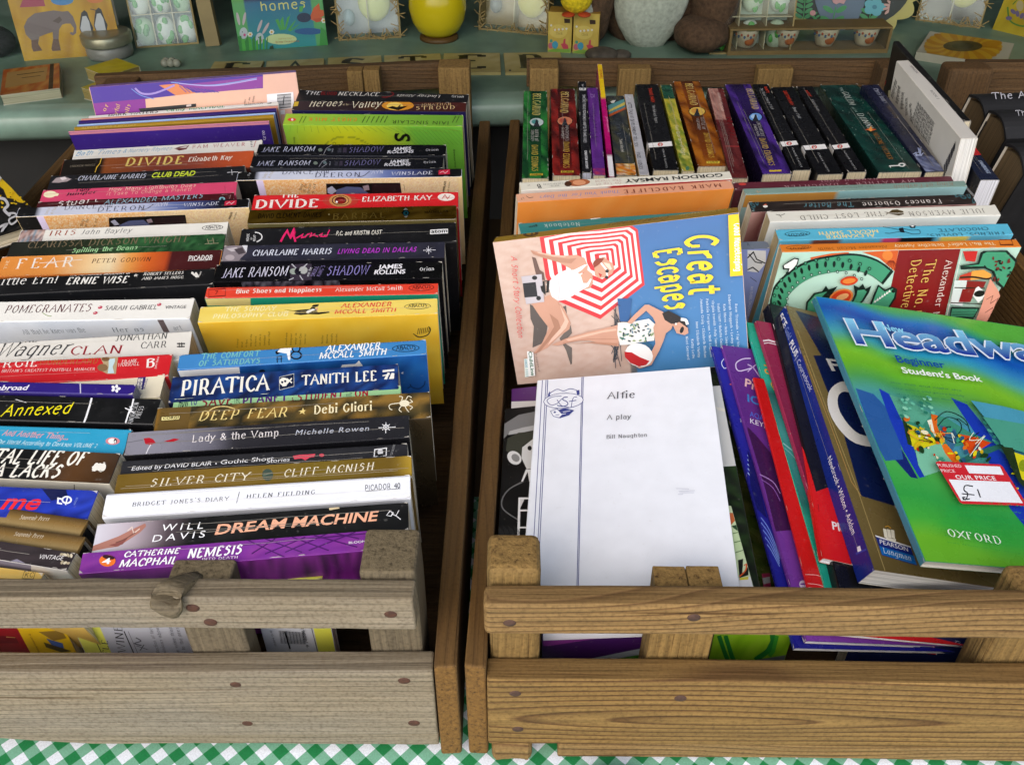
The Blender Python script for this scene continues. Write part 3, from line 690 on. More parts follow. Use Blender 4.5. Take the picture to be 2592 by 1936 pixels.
# the split knot curling out of the rail
g = G(); kin = r1.matrix_world.inverted(); rows = []
for (x, y, Y, r_) in ((436,1543,FY+.002,.002),(430,1538,FY-.0025,.0075),(420,1524,FY-.0035,.009),(421,1508,FY-.002,.0085),(436,1492,FY+.003,.0075),(455,1480,FY+.008,.0065),(478,1469,FY+.014,.0055),(500,1460,FY+.020,.004),(512,1456,FY+.022,.0008)):
    c_ = kin @ ony(x, y, Y); rows.append([(c_.x+r_*cos(t)*1.1, c_.y+r_*.55*sin(t), c_.z+r_*.55*sin(t)+r_*.18*cos(3*t)) for t in [2*pi*q/14 for q in range(14)]])
g.grid(rows, (.4,)*3, 0, True, True); g.build("knot", [W_POSTG], r1)
# ---- right crate
RC = empty("wooden_crate", Vector((.24, .79, 0))); tag(RC, "tan slatted wooden crate in the middle holding mixed paperbacks, textbooks and a white play script", "crate", "slatted wooden crates of books")
bpy.context.view_layer.update()
GY = .338
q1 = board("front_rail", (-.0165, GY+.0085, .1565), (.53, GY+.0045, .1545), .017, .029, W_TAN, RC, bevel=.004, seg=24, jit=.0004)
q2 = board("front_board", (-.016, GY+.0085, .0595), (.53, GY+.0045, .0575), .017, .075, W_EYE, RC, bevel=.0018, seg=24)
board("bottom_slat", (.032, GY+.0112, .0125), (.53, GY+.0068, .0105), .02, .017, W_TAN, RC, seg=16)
board("foot", (-.014, GY+.016, .011), (.014, GY+.016, .011), .034, .020, W_TAN, RC, bevel=.005)
board("corner_post", (.0015, GY+.0335, .012), (.0015, GY+.0335, .180), .031, .0325, W_POST, RC, up=(1, 0, 0), bevel=.005)
board("stile", (.0975, GY+.0285, .012), (.0975, GY+.0285, .161), .020, .0203, W_POST, RC, up=(1, 0, 0), bevel=.0009)
board("stile", (.1182, GY+.0285, .012), (.1182, GY+.0285, .1615), .020, .0205, W_POST, RC, up=(1, 0, 0), bevel=.0009)
board("stile", (.329, GY+.0285, .012), (.329, GY+.0285, .162), .024, .046, W_POST, RC, up=(1, 0, 0), bevel=.005)
board("side_board", (-.0235, GY+.002, .0575), (.004, 1.236, .0575), .0135, .101, W_BROWN, RC, bevel=.002, seg=20, jit=.0008)
board("side_board", (.5375, GY+.002, .0585), (.5395, 1.236, .0585), .0135, .105, W_BROWN, RC, bevel=.002)
board("back_board", (.02, 1.240, .1685), (.535, 1.240, .1685), .013, .036, W_DARK, RC, seg=16)
board("back_board", (.02, 1.240, .085), (.535, 1.240, .085), .013, .07, W_DARK, RC)
board("corner_post", (.0425, 1.215, .012), (.0425, 1.215, .189), .036, .0385, W_POST, RC, up=(1, 0, 0), bevel=.002)
board("corner_post", (.508, 1.215, .012), (.508, 1.215, .189), .036, .0385, W_DARK, RC, up=(1, 0, 0), bevel=.002)
board("stile", (.165, 1.222, .012), (.165, 1.222, .183), .020, .043, W_POST, RC, up=(1, 0, 0))
board("stile", (.353, 1.222, .012), (.353, 1.222, .183), .020, .047, W_POST, RC, up=(1, 0, 0))
for k in range(7): board("floor_slat", (-.006, .428+.120*k, .016), (.528, .428+.120*k, .016), .1235, .010, W_DARK, RC, up=(0, 0, 1), seg=4)
bpy.context.view_layer.update()
KNOT = plain("dark_nail", '4a3226', .8, scale=300, noise=.35)
for x, y in ((1290, 1576), (1756, 1560)): nail_px(q1, x, y, GY, mat=KNOT)
for x, y in ((1304, 1754), (1311, 1844), (1722, 1764)): nail_px(q2, x, y, GY, mat=KNOT)
# ---- third crate, far right
TC = empty("wooden_crate", Vector((.85, .9, 0))); tag(TC, "dark brown crate at the far right holding black hardback books", "crate", "slatted wooden crates of books")
bpy.context.view_layer.update()
board("back_board", (.60, 1.205, .172), (1.15, 1.205, .172), .014, .05, W_DARK, TC)
board("corner_post", (.5905, 1.178, .012), (.5905, 1.178, .200), .036, .058, W_DARK, TC, up=(1, 0, 0), bevel=.006)
board("side_board", (.5695, .50, .0575), (.5705, 1.19, .0575), .0135, .10, W_DARK, TC)
board("side_board", (1.15, .50, .0575), (1.15, 1.19, .0575), .0135, .10, W_DARK, TC)
board("front_board", (.565, .493, .06), (1.15, .493, .06), .0135, .10, W_DARK, TC)
for k in range(5): board("floor_slat", (.58, .56+.13*k, .016), (1.14, .56+.13*k, .016), .10, .010, W_DARK, TC, seg=4)
# ================================================================== left crate, right-hand column (front to back)
GL = "paperbacks standing in the left crate"
def fin(s, label, spine, front=None, name="paperback_book", grp=GL, **k): return finish_book(s, name, label, 'book', grp, spine, front, **k)
# 1 purple
s = row((210,1399),(945,1341),(197,1444),(930,1403), L=None, hid=0, D=.110); s.face='S'
s.MOT(['81309a','73268a','8a3798'], 24, 4, 3); reg('B2')
for a in ((540,1340,760,1440),(640,1330,860,1410),(640,1420,880,1320),(760,1410,1010,1300),(800,1320,1020,1400),(900,1400,1180,1290),(930,1310,1190,1380),(560,1420,700,1330),(1020,1290,1200,1330),(480,1370,1240,1300)): s.LN('4a1162', 7, *a)
reg('B1'); s.EL('f47a2a', 692, 1447, 53, 38); s.EL('3a1a20', 700, 1425, 40, 14, 10); s.TX("4", 655,1472,712,1465, 36, 'ffffff','b')
s.TX("CATHERINE",795,1425,1150,1400,34,'ffffff','c',.25); s.TX("MACPHAIL",765,1490,1135,1465,46,'ffffff','c',.25)
s.TX("NEMESIS",1205,1432,1550,1402,58,'ffffff','c',.2); s.TX("INTO DEATH",1300,1446,1530,1432,16,'e8d0ea','c')
reg('B2'); s.TX("BLOOMSBURY",1140,1362,1330,1345,14,'ffffff','f')
s.face='C'; s.MOT(['8c2a9e','7a1f8c','5c1670'],20,4,5); s.MOT(['7c1a86','3a1040','64146e','8c2a94'],26,5,9,u0=.42,u1=1)
fin(s,"bright purple paperback with orange number badge, pressed against the front rail of the left crate",'8a2aa0','7f2290')
# 2 black, salmon lettering
s = row((246,1326),(1033,1270),(227,1397),(1028,1329), hid=.003)
s.GR(0,'d8d4dc',.12,'b8a9b0',.22,'574a50',.3,'0c0a0c',1,'0a0a0c'); reg('B1')
s.PL('b07868',590,1385,600,1350,760,1290,880,1230,935,1205,940,1225,900,1265,830,1310,760,1355,690,1365); s.PL('8c5048',700,1345,740,1335,830,1290,790,1340,745,1355)
s.LN('e9d2c4',6,820,1255,850,1230,860,1270,900,1240); s.LN('6a4038',5,745,1330,800,1310,870,1265)
s.TX("WILL",1035,1256,1305,1240,42,'ffffff','f',.15,track=.35); s.TX("DAVIS",978,1326,1315,1295,42,'ffffff','f',.15,track=.35)
reg('B2'); s.TX("DREAM",338,1305,755,1265,58,'f6b491','b',.25); s.TX("MACHINE",797,1262,1305,1222,60,'f6b491','b',.25)
s.LN('f2f2f2',5,1365,1190,1385,1165,1405,1175,1392,1195,1365,1190); s.LN('f2f2f2',5,1395,1180,1425,1195,1450,1215); s.LN('f2f2f2',4,1420,1195,1440,1160)
s.PL('d8c49a',1020,1145,1080,1140,1085,1150,1025,1160)
fin(s,"black paperback with big salmon pink lettering and a bare foot at the spine's left end",'0c0a0c','141014')
# 3 white
s = row((271,1248),(1038,1200),(254,1311),(1035,1259), hid=0); reg('B1'); 
s.TX("BRIDGET JONES'S DIARY",850,1097,1475,1057,25,'2b2b33','s',track=.12); s.LN('2b2b33',4,1540,1003,1522,1075)
reg('B2'); s.TX("HELEN FIELDING",527,1090,935,1062,24,'2b2b33','s',.1,track=.12)
s.TX("PICADOR 40",1238,1043,1447,1028,33,'1c1c22','h'); s.LN('1c1c22',3,1240,1047,1448,1030)
fin(s,"all white paperback with thin black lettering, its bent front cover catching the light",'f4f6fb','f6f8fd',r=.002)
# 4 olive gold
s = row((299,1200),(1042,1152),(273,1248),(1040,1200), hid=.004)
s.GR(0,'6f5616',.3,'7d6120',.7,'75601c',.94,'6a5216',1,'b09030'); reg('B1'); s.TX("SILVER CITY",965,970,1606,925,48,'f2ead2','s',.2,track=.1)
reg('B2'); s.EL('3f5046',655,948,33,36); s.MOT; s.LN('6c7a68',5,628,952,680,935); s.TX("CLIFF MCNISH",750,962,1285,918,44,'f2ead2','s',.2,track=.1)
fin(s,"olive gold paperback with cream serif lettering between a white and a black spine",'7a5f1e','6b5214')
# 5 charcoal, blood splash
s = row((311,1165),(1031,1121),(299,1201),(1030,1152), hid=.006); reg('B1'); s.TX("Edited by DAVID BLAIR",845,866,1360,832,26,'f0f0f0','f',.15)
s.EL('f0f0f0',1390,822,5,5); s.TX("Gothic Short",1418,826,1760,800,26,'f0f0f0','f',.1)
reg('B2'); s.TX("Stories",648,878,785,866,22,'f0f0f0','f',.1)
s.PL('d84a5c',805,835,850,828,900,826,940,822,935,840,905,845,880,862,860,850,815,855); s.EL('d84a5c',978,831,16,9)
s.PL('e8e8e8',1292,795,1368,785,1365,835,1288,842); s.PL('1a1a1a',1298,800,1362,792,1360,832,1294,838); s.EL('d0d0d0',1328,812,17,18); s.PL('111111',1310,840,1345,836,1340,822,1318,825)
s.TX("CROSSWORD EDITION",1398,838,1418,770,12,'9a9a9a','f',up=(-14,0))
fin(s,"thin charcoal paperback with a red blood splash and small portrait on its spine",'26262a','202024')
# 6 black with grey blur
s = row((325,1094),(1035,1050),(309,1153),(1031,1109), hid=0)
s.GR(0,'8d8b95',.15,'8a8893',.3,'6a6873',.38,'2c2b30',1,'26262a'); reg('B1')
s.PL('b41f2c',925,660,960,655,985,665,1003,690,965,702,935,695); s.LN('d8d6da',7,970,700,955,725,940,760); s.PL('b41f2c',1055,680,1120,660,1155,666,1110,684); s.LN('6a6a72',4,800,690,920,670)
s.TX("Lady & the Vamp",1235,685,1790,645,45,'efe8e6','s')
reg('B2'); s.TX("Michelle Rowen",820,712,1258,685,30,'c4c8d4','f',.2,track=.12)
for a in ((1318,668,1420,663),(1362,635,1360,700),(1340,648,1385,682),(1385,648,1340,682)): s.LN('f0f0f0',4,*a)
s.EL('f0f0f0',1362,665,16,16); s.EL('26262a',1362,665,10,10); s.EL('f0f0f0',1362,665,6,6)
fin(s,"black paperback with a grey bullet hole blur at its left end and white compass star",'2a2a2e','1c1c20',mat=GLOSS)
# 7 bronze with spider
s = row((399,1033),(1088,991),(384,1088),(1086,1050), hid=.004)
s.MOT(['8d6c33','5d4e2c','403b28','57482a','2c2a20'],26,4,4,u0=0,u1=1); s.GR(0,'8a6428',.06,'7d5d2a',.12,'6a532a',u1=.12); reg('B1')
s.PL('1a1a14',1035,520,1162,513,1155,540,1036,548); s.PL('f3e49a',1040,523,1158,516,1152,537,1040,545); s.TX("CORGI",1048,539,1148,533,15,'1a1a14','b')
reg('B2'); s.TX("DEEP FEAR",240,625,770,600,55,'efd689','s',.2,track=.05); s.LN('efd689',5,285,590,330,550,400,540,460,555,sm=True)
s.PL('efd689',838,568,860,564,866,548,872,563,885,562,873,572,876,588,862,578,846,586,853,572)
s.TX("Debi Gliori",932,585,1278,563,48,'f6e9bd','S')
s.EL('efe6c8',1472,522,30,20); 
for a in ((1445,520,1385,530,1385,555,1400,560),(1455,505,1460,485,1440,480),(1480,503,1495,480,1515,488),(1490,520,1520,515,1505,500),(1488,530,1520,545,1505,560),(1455,538,1440,560,1455,575),(1475,540,1490,565,1500,575)): s.LN('efe6c8',5,*a,sm=True)
fin(s,"mottled bronze brown paperback with a pale spider at the right end of its spine",'5d4c2a','3a3020',mat=GLOSS)
# 8 pale green thin
s = row((441,1009),(1014,975),(437,1033),(1016,991), hid=.006,D=.118,zf=lambda Y: ZL(Y)-.004); reg('B2')
s.TX("HOW",122,545,180,540,38,'1a2a20','c',up=(-4,-48)); s.TX("TO",190,535,232,528,34,'3a3a8a','c'); s.TX("SAVE",258,545,440,528,50,'8e2030','c',.1); s.TX("THE",450,522,490,518,34,'2a2a4a','h')
s.TX("PLANET",505,530,780,508,50,'5a1f7a','c'); s.TX("A",795,515,815,512,26,'7a2040','h'); s.TX("STUDENT",830,510,1110,488,44,'a02040','c',.1); s.TX("BUDGET",1125,488,1160,484,24,'2a2a4a','h'); s.TX("ON",1175,484,1255,478,40,'b02030','c')
fin(s,"pale mint green paperback with childish red and purple lettering, sunk between two dark spines",'a5d79c','a5d79c')
# 9 navy
s = row((437,954),(1008,921),(427,1017),(1004,974), hid=.003,D=.118)
s.MOT(['0f1f4e','18397a','0c1634','1c4a90'],30,5,12); reg('B2')
s.TX("PIRATICA",135,478,668,440,90,'f4f1e4','S'); s.PL('0e1a3c',725,365,812,345,812,420,725,442); s.LN('c8c8c0',3,725,365,812,345,812,420,725,442,725,365)
s.EL('f4f1e4',752,392,27,24); s.EL('0e1a3c',742,396,7,7); s.EL('0e1a3c',760,390,7,7); s.LN('f4f1e4',8,770,375,800,400); s.LN('f4f1e4',8,770,405,800,372); s.PL('f4f1e4',740,412,770,405,768,418,744,422)
s.TX("TANITH LEE",855,415,1305,385,58,'f4f1e4','S')
s.PL('f0eee4',1342,325,1412,318,1412,330,1342,337); s.PL('f0eee4',1342,355,1385,345,1385,352,1342,362); s.PL('f0eee4',1350,380,1372,340,1385,340,1368,380); s.PL('f0eee4',1380,378,1395,342,1412,342,1410,376)
fin(s,"navy blue paperback with large cream capitals and a skull and crossbones flag",'14264e','0e1c40')
# 10 blue
s = row((455,897),(1078,859),(443,936),(1077,900), hid=0); reg('B2')
s.TX("THE COMFORT",253,258,608,238,32,'79bdbb','c',.1); s.TX("OF SATURDAYS",240,300,606,282,32,'79bdbb','c',.1)
s.PL('101018',700,212,720,205,735,215,715,230,705,228); s.PL('f4f4f4',712,215,735,190,845,188,855,200,790,205,790,262,778,262,770,225); s.EL('101018',825,195,28,24); s.EL('3f86c4',825,195,19,16); s.EL('101018',825,235,36,26); s.EL('3f86c4',825,235,26,18); s.LN('101018',4,708,245,740,240); s.LN('101018',4,712,240,712,280); s.LN('101018',4,736,238,736,278); s.LN('101018',3,706,262,742,258)
s.TX("ALEXANDER",998,215,1325,195,37,'f4f8f8','c',.2); s.TX("MCCALL SMITH",962,258,1360,232,37,'f4f8f8','c',.2)
s.EL('123048',1480,194,82,22,-2); s.EL('3f86c4',1480,194,77,18,-2); s.TX("ABACUS",1422,207,1540,200,24,'123048','c')
s.face='C'; s.MOT(['1c5fae','2a74c0','184f98'],20,8,6); s.PL('f4f5f6',60,318,485,300,490,345,60,365); s.PL('f0f2f2',1100,290,1180,285,1200,265,1225,298,1090,306); s.EL('0e1a30',622,328,18,10)
s.LN('0d2b58',5,1505,405,1520,425,1560,432,1590,410,1595,385,sm=True); s.LN('0d2b58',4,1490,430,1510,420); s.PL('e8ecf0',1450,340,1465,330,1465,345)
fin(s,"sky blue paperback with pram drawing and a white stripe on its exposed front cover",'3f86c4','1f66b4')
# 11 yellow
s = row((508,777),(1107,755),(499,816),(1105,797), hid=0); s.MOT(['ecd05f','f0d76c'],12,3,2); reg('A6')
s.TX("THE SUNDAY",55,1450,490,1440,36,'f7ebae','c',.15); s.TX("PHILOSOPHY CLUB",-40,1510,590,1485,36,'f7ebae','c',.15)
s.PL('15130f',552,1432,640,1442,700,1435,775,1430,800,1395,850,1388,845,1405,815,1420,845,1430,830,1442,845,1458,935,1448,940,1460,845,1475,760,1472,700,1480,640,1472,655,1455,690,1452,600,1442)
s.PL('f4f4ee',740,1460,755,1442,800,1428,825,1432,790,1450,760,1466); s.EL('d8a888',832,1428,12,10)
s.TX("ALEXANDER",1030,1420,1455,1405,34,'e0503a','c',.2); s.TX("MCCALL SMITH",980,1470,1490,1452,34,'e0503a','c',.2)
s.EL('5a5a3a',1675,1407,112,26,-2); s.EL('ecd05f',1675,1407,106,21,-2); s.TX("ABACUS",1595,1420,1755,1412,26,'4a4a30','c')
reg('B2'); s.face='C'; s.MOT(['f3c233','f6cb44','efb92c'],14,8,8)
for k, t in enumerate(("is moral","and","in fact,","way of the","science","cat, she is","tumbled","other Hall")): s.TX(t,478+k*27,188-k*2,478+k*27+3,188-k*2-[50,30,45,74,60,70,60,80][k],10,'7a6420','f',up=(-12,0))
for k, t in enumerate(("makes","keeper","way is","love Cat:","review her")): s.TX(t,770+k*28,176-k*2,773+k*28,100-k*2+(k*3),10,'7a6420','f',up=(-12,0))
for k, t in enumerate(("familiar","detective","with","murder,")): s.TX(t,985+k*28,165-k*2,988+k*28,112-k*3,10,'7a6420','f',up=(-12,0))
s.LN('2c2a1a',6,1525,105,1560,125,1610,112,1628,80,1615,62,sm=True)
for k in range(7): s.LN('4a401c',4,1550+k*11,108-k*2,1556+k*11,72-k)
fin(s,"bright yellow paperback with a diving man in black on its pale yellow spine",'ecd05f','f3c233')
# 12 red
s = row((525,727),(1109,716),(518,756),(1107,745), hid=0); reg('A6'); 
s.TX("Blue Shoes and Happiness",155,1298,870,1284,34,'f6f0e6','S'); s.TX("Alexander McCall Smith",985,1283,1550,1268,32,'f6f0e6','s')
s.EL('5a1410',1707,1250,108,28,-2); s.EL('e2442f',1707,1250,102,23,-2); s.TX("ABACUS",1630,1263,1785,1256,26,'5a1410','c')
s.LN('7a1a18',6,-70,1268,68,1258,68,1318,-70,1328,-70,1268); s.TX("7",-20,1310,5,1308,34,'7a1a18','f')
s.face='C'; s.PL('e9d88a',-100,1330,285,1335,285,1400,-100,1400); s.PL('1f9c7c',278,1335,2000,1250,2000,1480,278,1480)
fin(s,"orange red paperback with a cream and teal front cover edge showing below its spine",'e2442f','1f9c7c')
# 13/19/20 black and violet trio
def jake(s, sk=True):
    s.GR(0,'101114',.5,'17181e',1,'0c0c10'); 
def jtext(x0,y0,x1,y1, f=1.0):
    pass
s = row((549,671),(1120,662),(537,713),(1115,706), hid=.0); s.GR(0,'0c0c10',.4,'14131a',1,'0a0a0c'); reg('A6')
s.PL('3b3340',610,1060,790,1045,790,1185,610,1200); s.EL('9aa39a',640,1115,34,26); s.EL('23202a',680,1115,34,30); s.EL('b0b2ae',720,1105,36,32); s.EL('181420',668,1108,10,10); s.EL('181420',690,1122,10,10)
for a in ((620,1050,660,1090),(755,1050,700,1100),(690,1150,720,1195),(600,1190,640,1170)): s.LN('b9b8c0',9,*a)
s.TX("JAKE RANSOM",35,1170,580,1150,76,'c3bfe0','s',.15,col2='e6e4f2'); s.TX("and the",765,1160,795,1085,26,'d8d8e0','s',up=(-24,0)); s.TX("SKULL",812,1160,850,1075,32,'7a6f9a','c',up=(-34,0)); s.TX("KING'S",860,1160,905,1070,32,'6a608a','c',up=(-34,0))
s.TX("SHADOW",915,1150,1265,1140,74,'8f85c4','s',.15); s.TX("JAMES",1345,1098,1545,1090,36,'f2f0f6','b',.1); s.TX("ROLLINS",1312,1142,1570,1135,36,'f2f0f6','b',.1); s.TX("Orion",1695,1112,1815,1108,28,'f0f0f0','s')
s.face='C'; s.MOT(['0c0a0e','17131a','0a0a0c'],16,4,3); s.MOT(['15121a','6e6a78','2a2430','8a8690','14101a'],24,3,14,u0=.12,u1=.55,v0=.86)
fin(s,"black paperback with violet lettering and silver skull, just behind the red spine",'0c0c10','141018',mat=GLOSS)
# 14 charcoal
s = row((568,622),(1126,612),(559,662),(1123,653), hid=0); s.MOT(['2b2c3c','25242f','30303f'],16,3,6); reg('A6')
s.PL('8c8288',60,905,200,895,245,960,200,1000,180,1030,30,1030); s.PL('c4bcc0',75,925,160,912,190,940,120,950); s.PL('4a4248',140,930,210,915,235,960,180,975); s.EL('b4a8ac',105,1000,40,24); s.PL('dadae0',205,898,255,892,245,958)
s.TX("CHARLAINE HARRIS",290,985,950,968,46,'d6dae8','S',.15); s.TX("LIVING DEAD IN DALLAS",1005,968,1660,950,40,'b03ac0','b',.2,track=.15)
for a in ((1722,940,1828,936),(1765,905,1770,972),(1748,922,1790,955),(1790,922,1748,955)): s.LN('e4e4ec',4,*a)
s.face='C'; s.GR(0,'1b1a24',1,'15141c')
fin(s,"dark slate paperback with magenta capitals and a monochrome face at its left end",'2a2a38','191822')
# 15 black, pink script
s = row((612,580),(1154,563),(600,618),(1151,609), hid=.004); s.GR(0,'17171a',.5,'1b1b1f',1,'121214'); reg('A6')
s.LN('e4e4e4',9,315,788,350,795,372,818,368,845,330,868,sm=True); s.TX("HOUSE",262,862,270,800,20,'d8d8d8','c',up=(-20,0)); s.TX("OF",290,850,294,830,12,'d8d8d8','c',up=(-12,0)); s.TX("NIGHT",318,862,326,808,18,'d8d8d8','c',up=(-20,0))
s.LN('e8266c',17,530,868,555,820,585,775,610,830,650,765,640,820,655,868); s.LN('e8266c',11,660,838,690,822,715,808,705,832,735,828,755,806,775,800); s.LN('e8266c',10,790,790,780,828,800,812,820,800); s.LN('e8266c',10,805,812,845,826); s.LN('e8266c',10,850,815,880,805,865,822,890,824); s.LN('e8266c',10,940,768,915,822,895,824,905,808)
s.TX("P.C. and KRISTIN CAST",992,815,1375,805,34,'e4e0d4','c',.1)
s.PL('f0f0f0',1782,768,1930,760,1930,798,1780,806); s.TX("atom",1790,797,1925,790,32,'101010','b')
fin(s,"black paperback with hot pink brush script on the spine, below a gold spine",'17171a','121216')
# 16 gold
s = row((632,532),(1155,520),(620,566),(1152,557), hid=0); s.m=1; s.MOT(['8a6a1e','5c4312','76591a','9a7a2c'],20,4,4,m=1); reg('A6')
s.TX("DAVID CLEMENT-DAVIES",340,672,870,660,38,'2a1c08','c'); s.TX("BARBAL",965,680,1400,665,46,'c8a850','s',m) if False else s.TX("BARBAL",965,680,1400,665,46,'c8a850','s',track=.3)
s.PL('10100c',1540,625,1575,580,1612,625,1580,670); s.PL('e8e8e0',1556,602,1575,584,1596,600); s.EL('2a7a8a',1578,628,22,20); s.EL('0c0c0c',1580,628,9,9); s.PL('e8e8e0',1560,655,1596,650,1580,668); s.TX("MACMILLAN",1735,632,1930,622,20,'3a2a0c','c'); s.EL('ffe9a0',935,640,8,6)
s.face='C'; s.GR(0,'fff0a0',1,'ffe78a',v0=.965,m=1); s.MOT(['b88a20','5a3a0c','8a5a12'],14,3,5,v1=.965,m=1)  # pale strip at the top of the cover paints the edge glint
fin(s,"metallic gold paperback with a blue eye on the spine and a glint painted along its front edge",'c8a040','d8b048',mat=FOIL,r=.004)
# 17 red with dragon eye
s = row((644,494),(1160,485),(632,531),(1157,521), hid=.004); reg('A6')
s.EL('c03a30',1030,525,150,52); s.EL('c88a50',1030,522,95,52); s.EL('3a1410',1030,522,72,42); s.EL('d8a060',1032,522,64,37); s.EL('5a0f0e',1030,522,50,32); s.EL('8c1a14',1035,530,32,20); s.EL('ffffff',1000,535,9,8)
s.TX("THE",525,500,680,496,30,'f4ece4','S'); s.TX("DIVIDE",315,588,840,578,66,'f4ece4','S'); s.TX("ELIZABETH KAY",1210,532,1800,516,38,'f4ece4','S',.05)
s.EL('f0e6dc',1915,495,72,32); s.LN('c02a22',5,1880,510,1905,475,1925,510,1950,480); s.LN('c02a22',4,1890,495,1940,500)
fin(s,"scarlet paperback with a glaring reptile eye in the middle of its spine",'d6242a','c01e24')
# 18 pale blue, mottled cover
def deeron(s, k):
    s.GR(0,'0c0c10',.085,'0c0c10',.09,'c9cde0',.3,'cfd4e4',.55,'b4bcda',.66,'6a7ab0',.78,'3a4270',.88,'101018',1,'0a0a10')
    s.face='C'; s.MOT(['e9a65a','f4d6a4','ea9a4a','f6e6c4','efc080'],110,110,k,u0=.085,u1=.55); s.MOT(['f0d49a','f4e4bc','e4b890','f2dca8','e8c8a0'],110,110,k+1,u0=.55,u1=.985); s.GR(0,'e4d6f4',1,'e4d6f4',u0=.085,u1=.115); s.GR(0,'0a0a0c',1,'0a0a0c',u0=0,u1=.085)
s = row((603,436),(1169,427),(600,457),(1164,448), hid=0); deeron(s, 3); reg('A6')
s.TX("they",705,440,720,382,22,'5a4a30','s',up=(-24,0)); s.TX("at the",735,450,752,382,22,'5a4a30','s',up=(-24,0)); s.TX("deeron",770,462,788,382,22,'5a4a30','s',up=(-24,0)); s.TX("s of",810,462,828,382,22,'5a4a30','s',up=(-24,0))
s.PL('0c0a0e',910,380,1530,372,1545,480,915,490); s.PL('5a648c',1000,430,1080,405,1200,410,1290,480,990,490); s.PL('b4b8cc',920,420,960,400,1000,440,960,470,925,460); s.PL('a08c94',1215,400,1265,390,1275,430,1230,440); s.PL('241418',1290,380,1525,376,1535,460,1295,465); s.TX("WINSLADE",1900,452,1915,360,18,'3a3020','b',up=(-18,0)); s.TX("us.com",1935,452,1950,365,18,'7a6a50','f',up=(-18,0)); s.LN('5a5040',3,1570,440,1560,385)
s.face='S'; s.TX("EMILY",400,337,430,280,20,'b0a070','s',up=(-22,0)); s.TX("& FEN",440,335,475,280,20,'b0a070','s',up=(-22,0)); s.TX("DANCE",540,303,800,300,34,'4a4a60','s',track=.05); s.TX("FOR",830,298,940,296,24,'4a4a60','s'); s.TX("DEERON",815,328,1195,322,36,'3a3a52','s',track=.1); s.LN('3a3a52',6,1170,322,1220,318,1275,278,sm=True)
s.TX("AYN",1285,300,1385,296,28,'d0d4e4','s',.1); s.TX("WINSLADE",1450,310,1795,303,26,'dfe2ee','s',.1); s.PL('c02440',1852,270,1945,262,1945,303,1850,306); s.LN('f4d0d4',4,1862,292,1890,278,1905,296,1930,275); s.TX("of",262,318,290,300,22,'b8b8bc','h')
fin(s,"pale blue spined large paperback with a mottled orange cover, in the right column",'cfd4e4','f0d49a')
# 19, 20 the two repeats
def jtx(dx, dy, k, y2):
    s.GR(0,'1c1d22',.5,'202128',1,'17181d')
s = row((641,395),(1123,397),(624,426),(1117,426), hid=0); s.GR(0,'15161b',.5,'1e1f26',1,'141519'); reg('A6')
s.TX("JAKE RANSOM",325,232,770,226,38,'8f93b4','s',.15,col2='c8cbe0'); s.EL('6e7a70',822,210,18,14); s.EL('5a6c70',900,206,16,12); s.LN('9a9aa4',4,850,240,880,195,915,180); s.LN('9a9aa4',4,870,250,920,215); s.TX("and",945,230,952,198,18,'a0a4b0','s',up=(-14,0)); s.PL('34343e',985,198,1010,196,1008,232,982,234); s.PL('3a3444',1022,194,1050,192,1048,232,1020,234)
s.TX("SHADOW",1062,232,1360,222,40,'6a6690','s',.15); s.TX("JAMES",1440,210,1600,204,24,'d4d4dc','b',.1); s.TX("ROLLINS",1397,236,1615,230,24,'d4d4dc','b',.1); s.TX("Orion",1728,214,1830,208,18,'b8b8be','s')
s.face='C'; s.GR(0,'3a3c42',.5,'50525a',1,'34363c',v0=.9)
fin(s,"black paperback with dim violet lettering, the front one of a matching pair",'17181d','2a2b31',mat=GLOSS)
s = row((656,365),(1130,367),(642,393),(1123,394), hid=0); s.GR(0,'111216',.5,'1a1b21',1,'101114'); reg('A6')
s.TX("JAKE RANSOM",370,117,810,110,40,'8f93b4','s',.15,col2='c8cbe0'); s.EL('6e7a70',862,100,18,14); s.EL('5a6c70',935,97,16,12); s.LN('9a9aa4',4,890,135,915,85,960,60); s.TX("and",965,120,972,90,18,'a0a4b0','s',up=(-14,0)); s.PL('34343e',1010,85,1040,83,1038,122,1006,124); s.PL('3a3444',1052,82,1085,80,1082,122,1050,124)
s.TX("SHADOW",1098,122,1385,112,42,'6a6690','s',.15); s.TX("JAMES",1470,104,1620,98,24,'d4d4dc','b',.1); s.TX("ROLLINS",1422,130,1640,124,24,'d4d4dc','b',.1); s.TX("Orion",1745,110,1850,106,18,'b8b8be','s')
s.face='C'; s.GR(0,'3a3c42',.5,'5a5c64',1,'34363c',v0=.9)
fin(s,"black paperback with dim violet lettering, rear one of a pair by the lime cover",'131418','2a2b31',mat=GLOSS)
# 21 lime
s = row((724,288),(1173,292),(710,313),(1170,324), hid=0,D=.135); s.GR(0,'a8c83c',.3,'8fc040',.7,'78ac38',1,'6aa236'); reg('A2')
s.EL('e04a3a',458,1003,36,14); s.EL('f4f0e4',462,1003,10,9); s.TX("GHOST MILK",1005,990,605,985,-28,'d88a2c','c',track=.25); s.TX("IAIN SINCLAIR",1770,1018,1300,1008,-28,'2e3a14','f',track=.15)
for x in (520,550,1045,1080,1120,1160,1195,1230,1800,1830): s.LN('3a4a1c',5,x,1030,x+30,975)
s.face='C'
def lime(u, v):
    d = math.hypot((u-.34)*1.6, (v-.62)); t = max(0, min(1, (d-.25)/.45)); c = mixc(C('d8d820'), C('6fb43a'), t)
    if abs(d-.27) < .006: c = mixc(c, C('4a6a20'), .6)
    return c
s.FN(90,60,lime)
for k in range(26): s.LN('7a9a30',2.5,395+k*55,1048+k*1,430+k*55+(k-8)*6,1095+(k%3)*10)
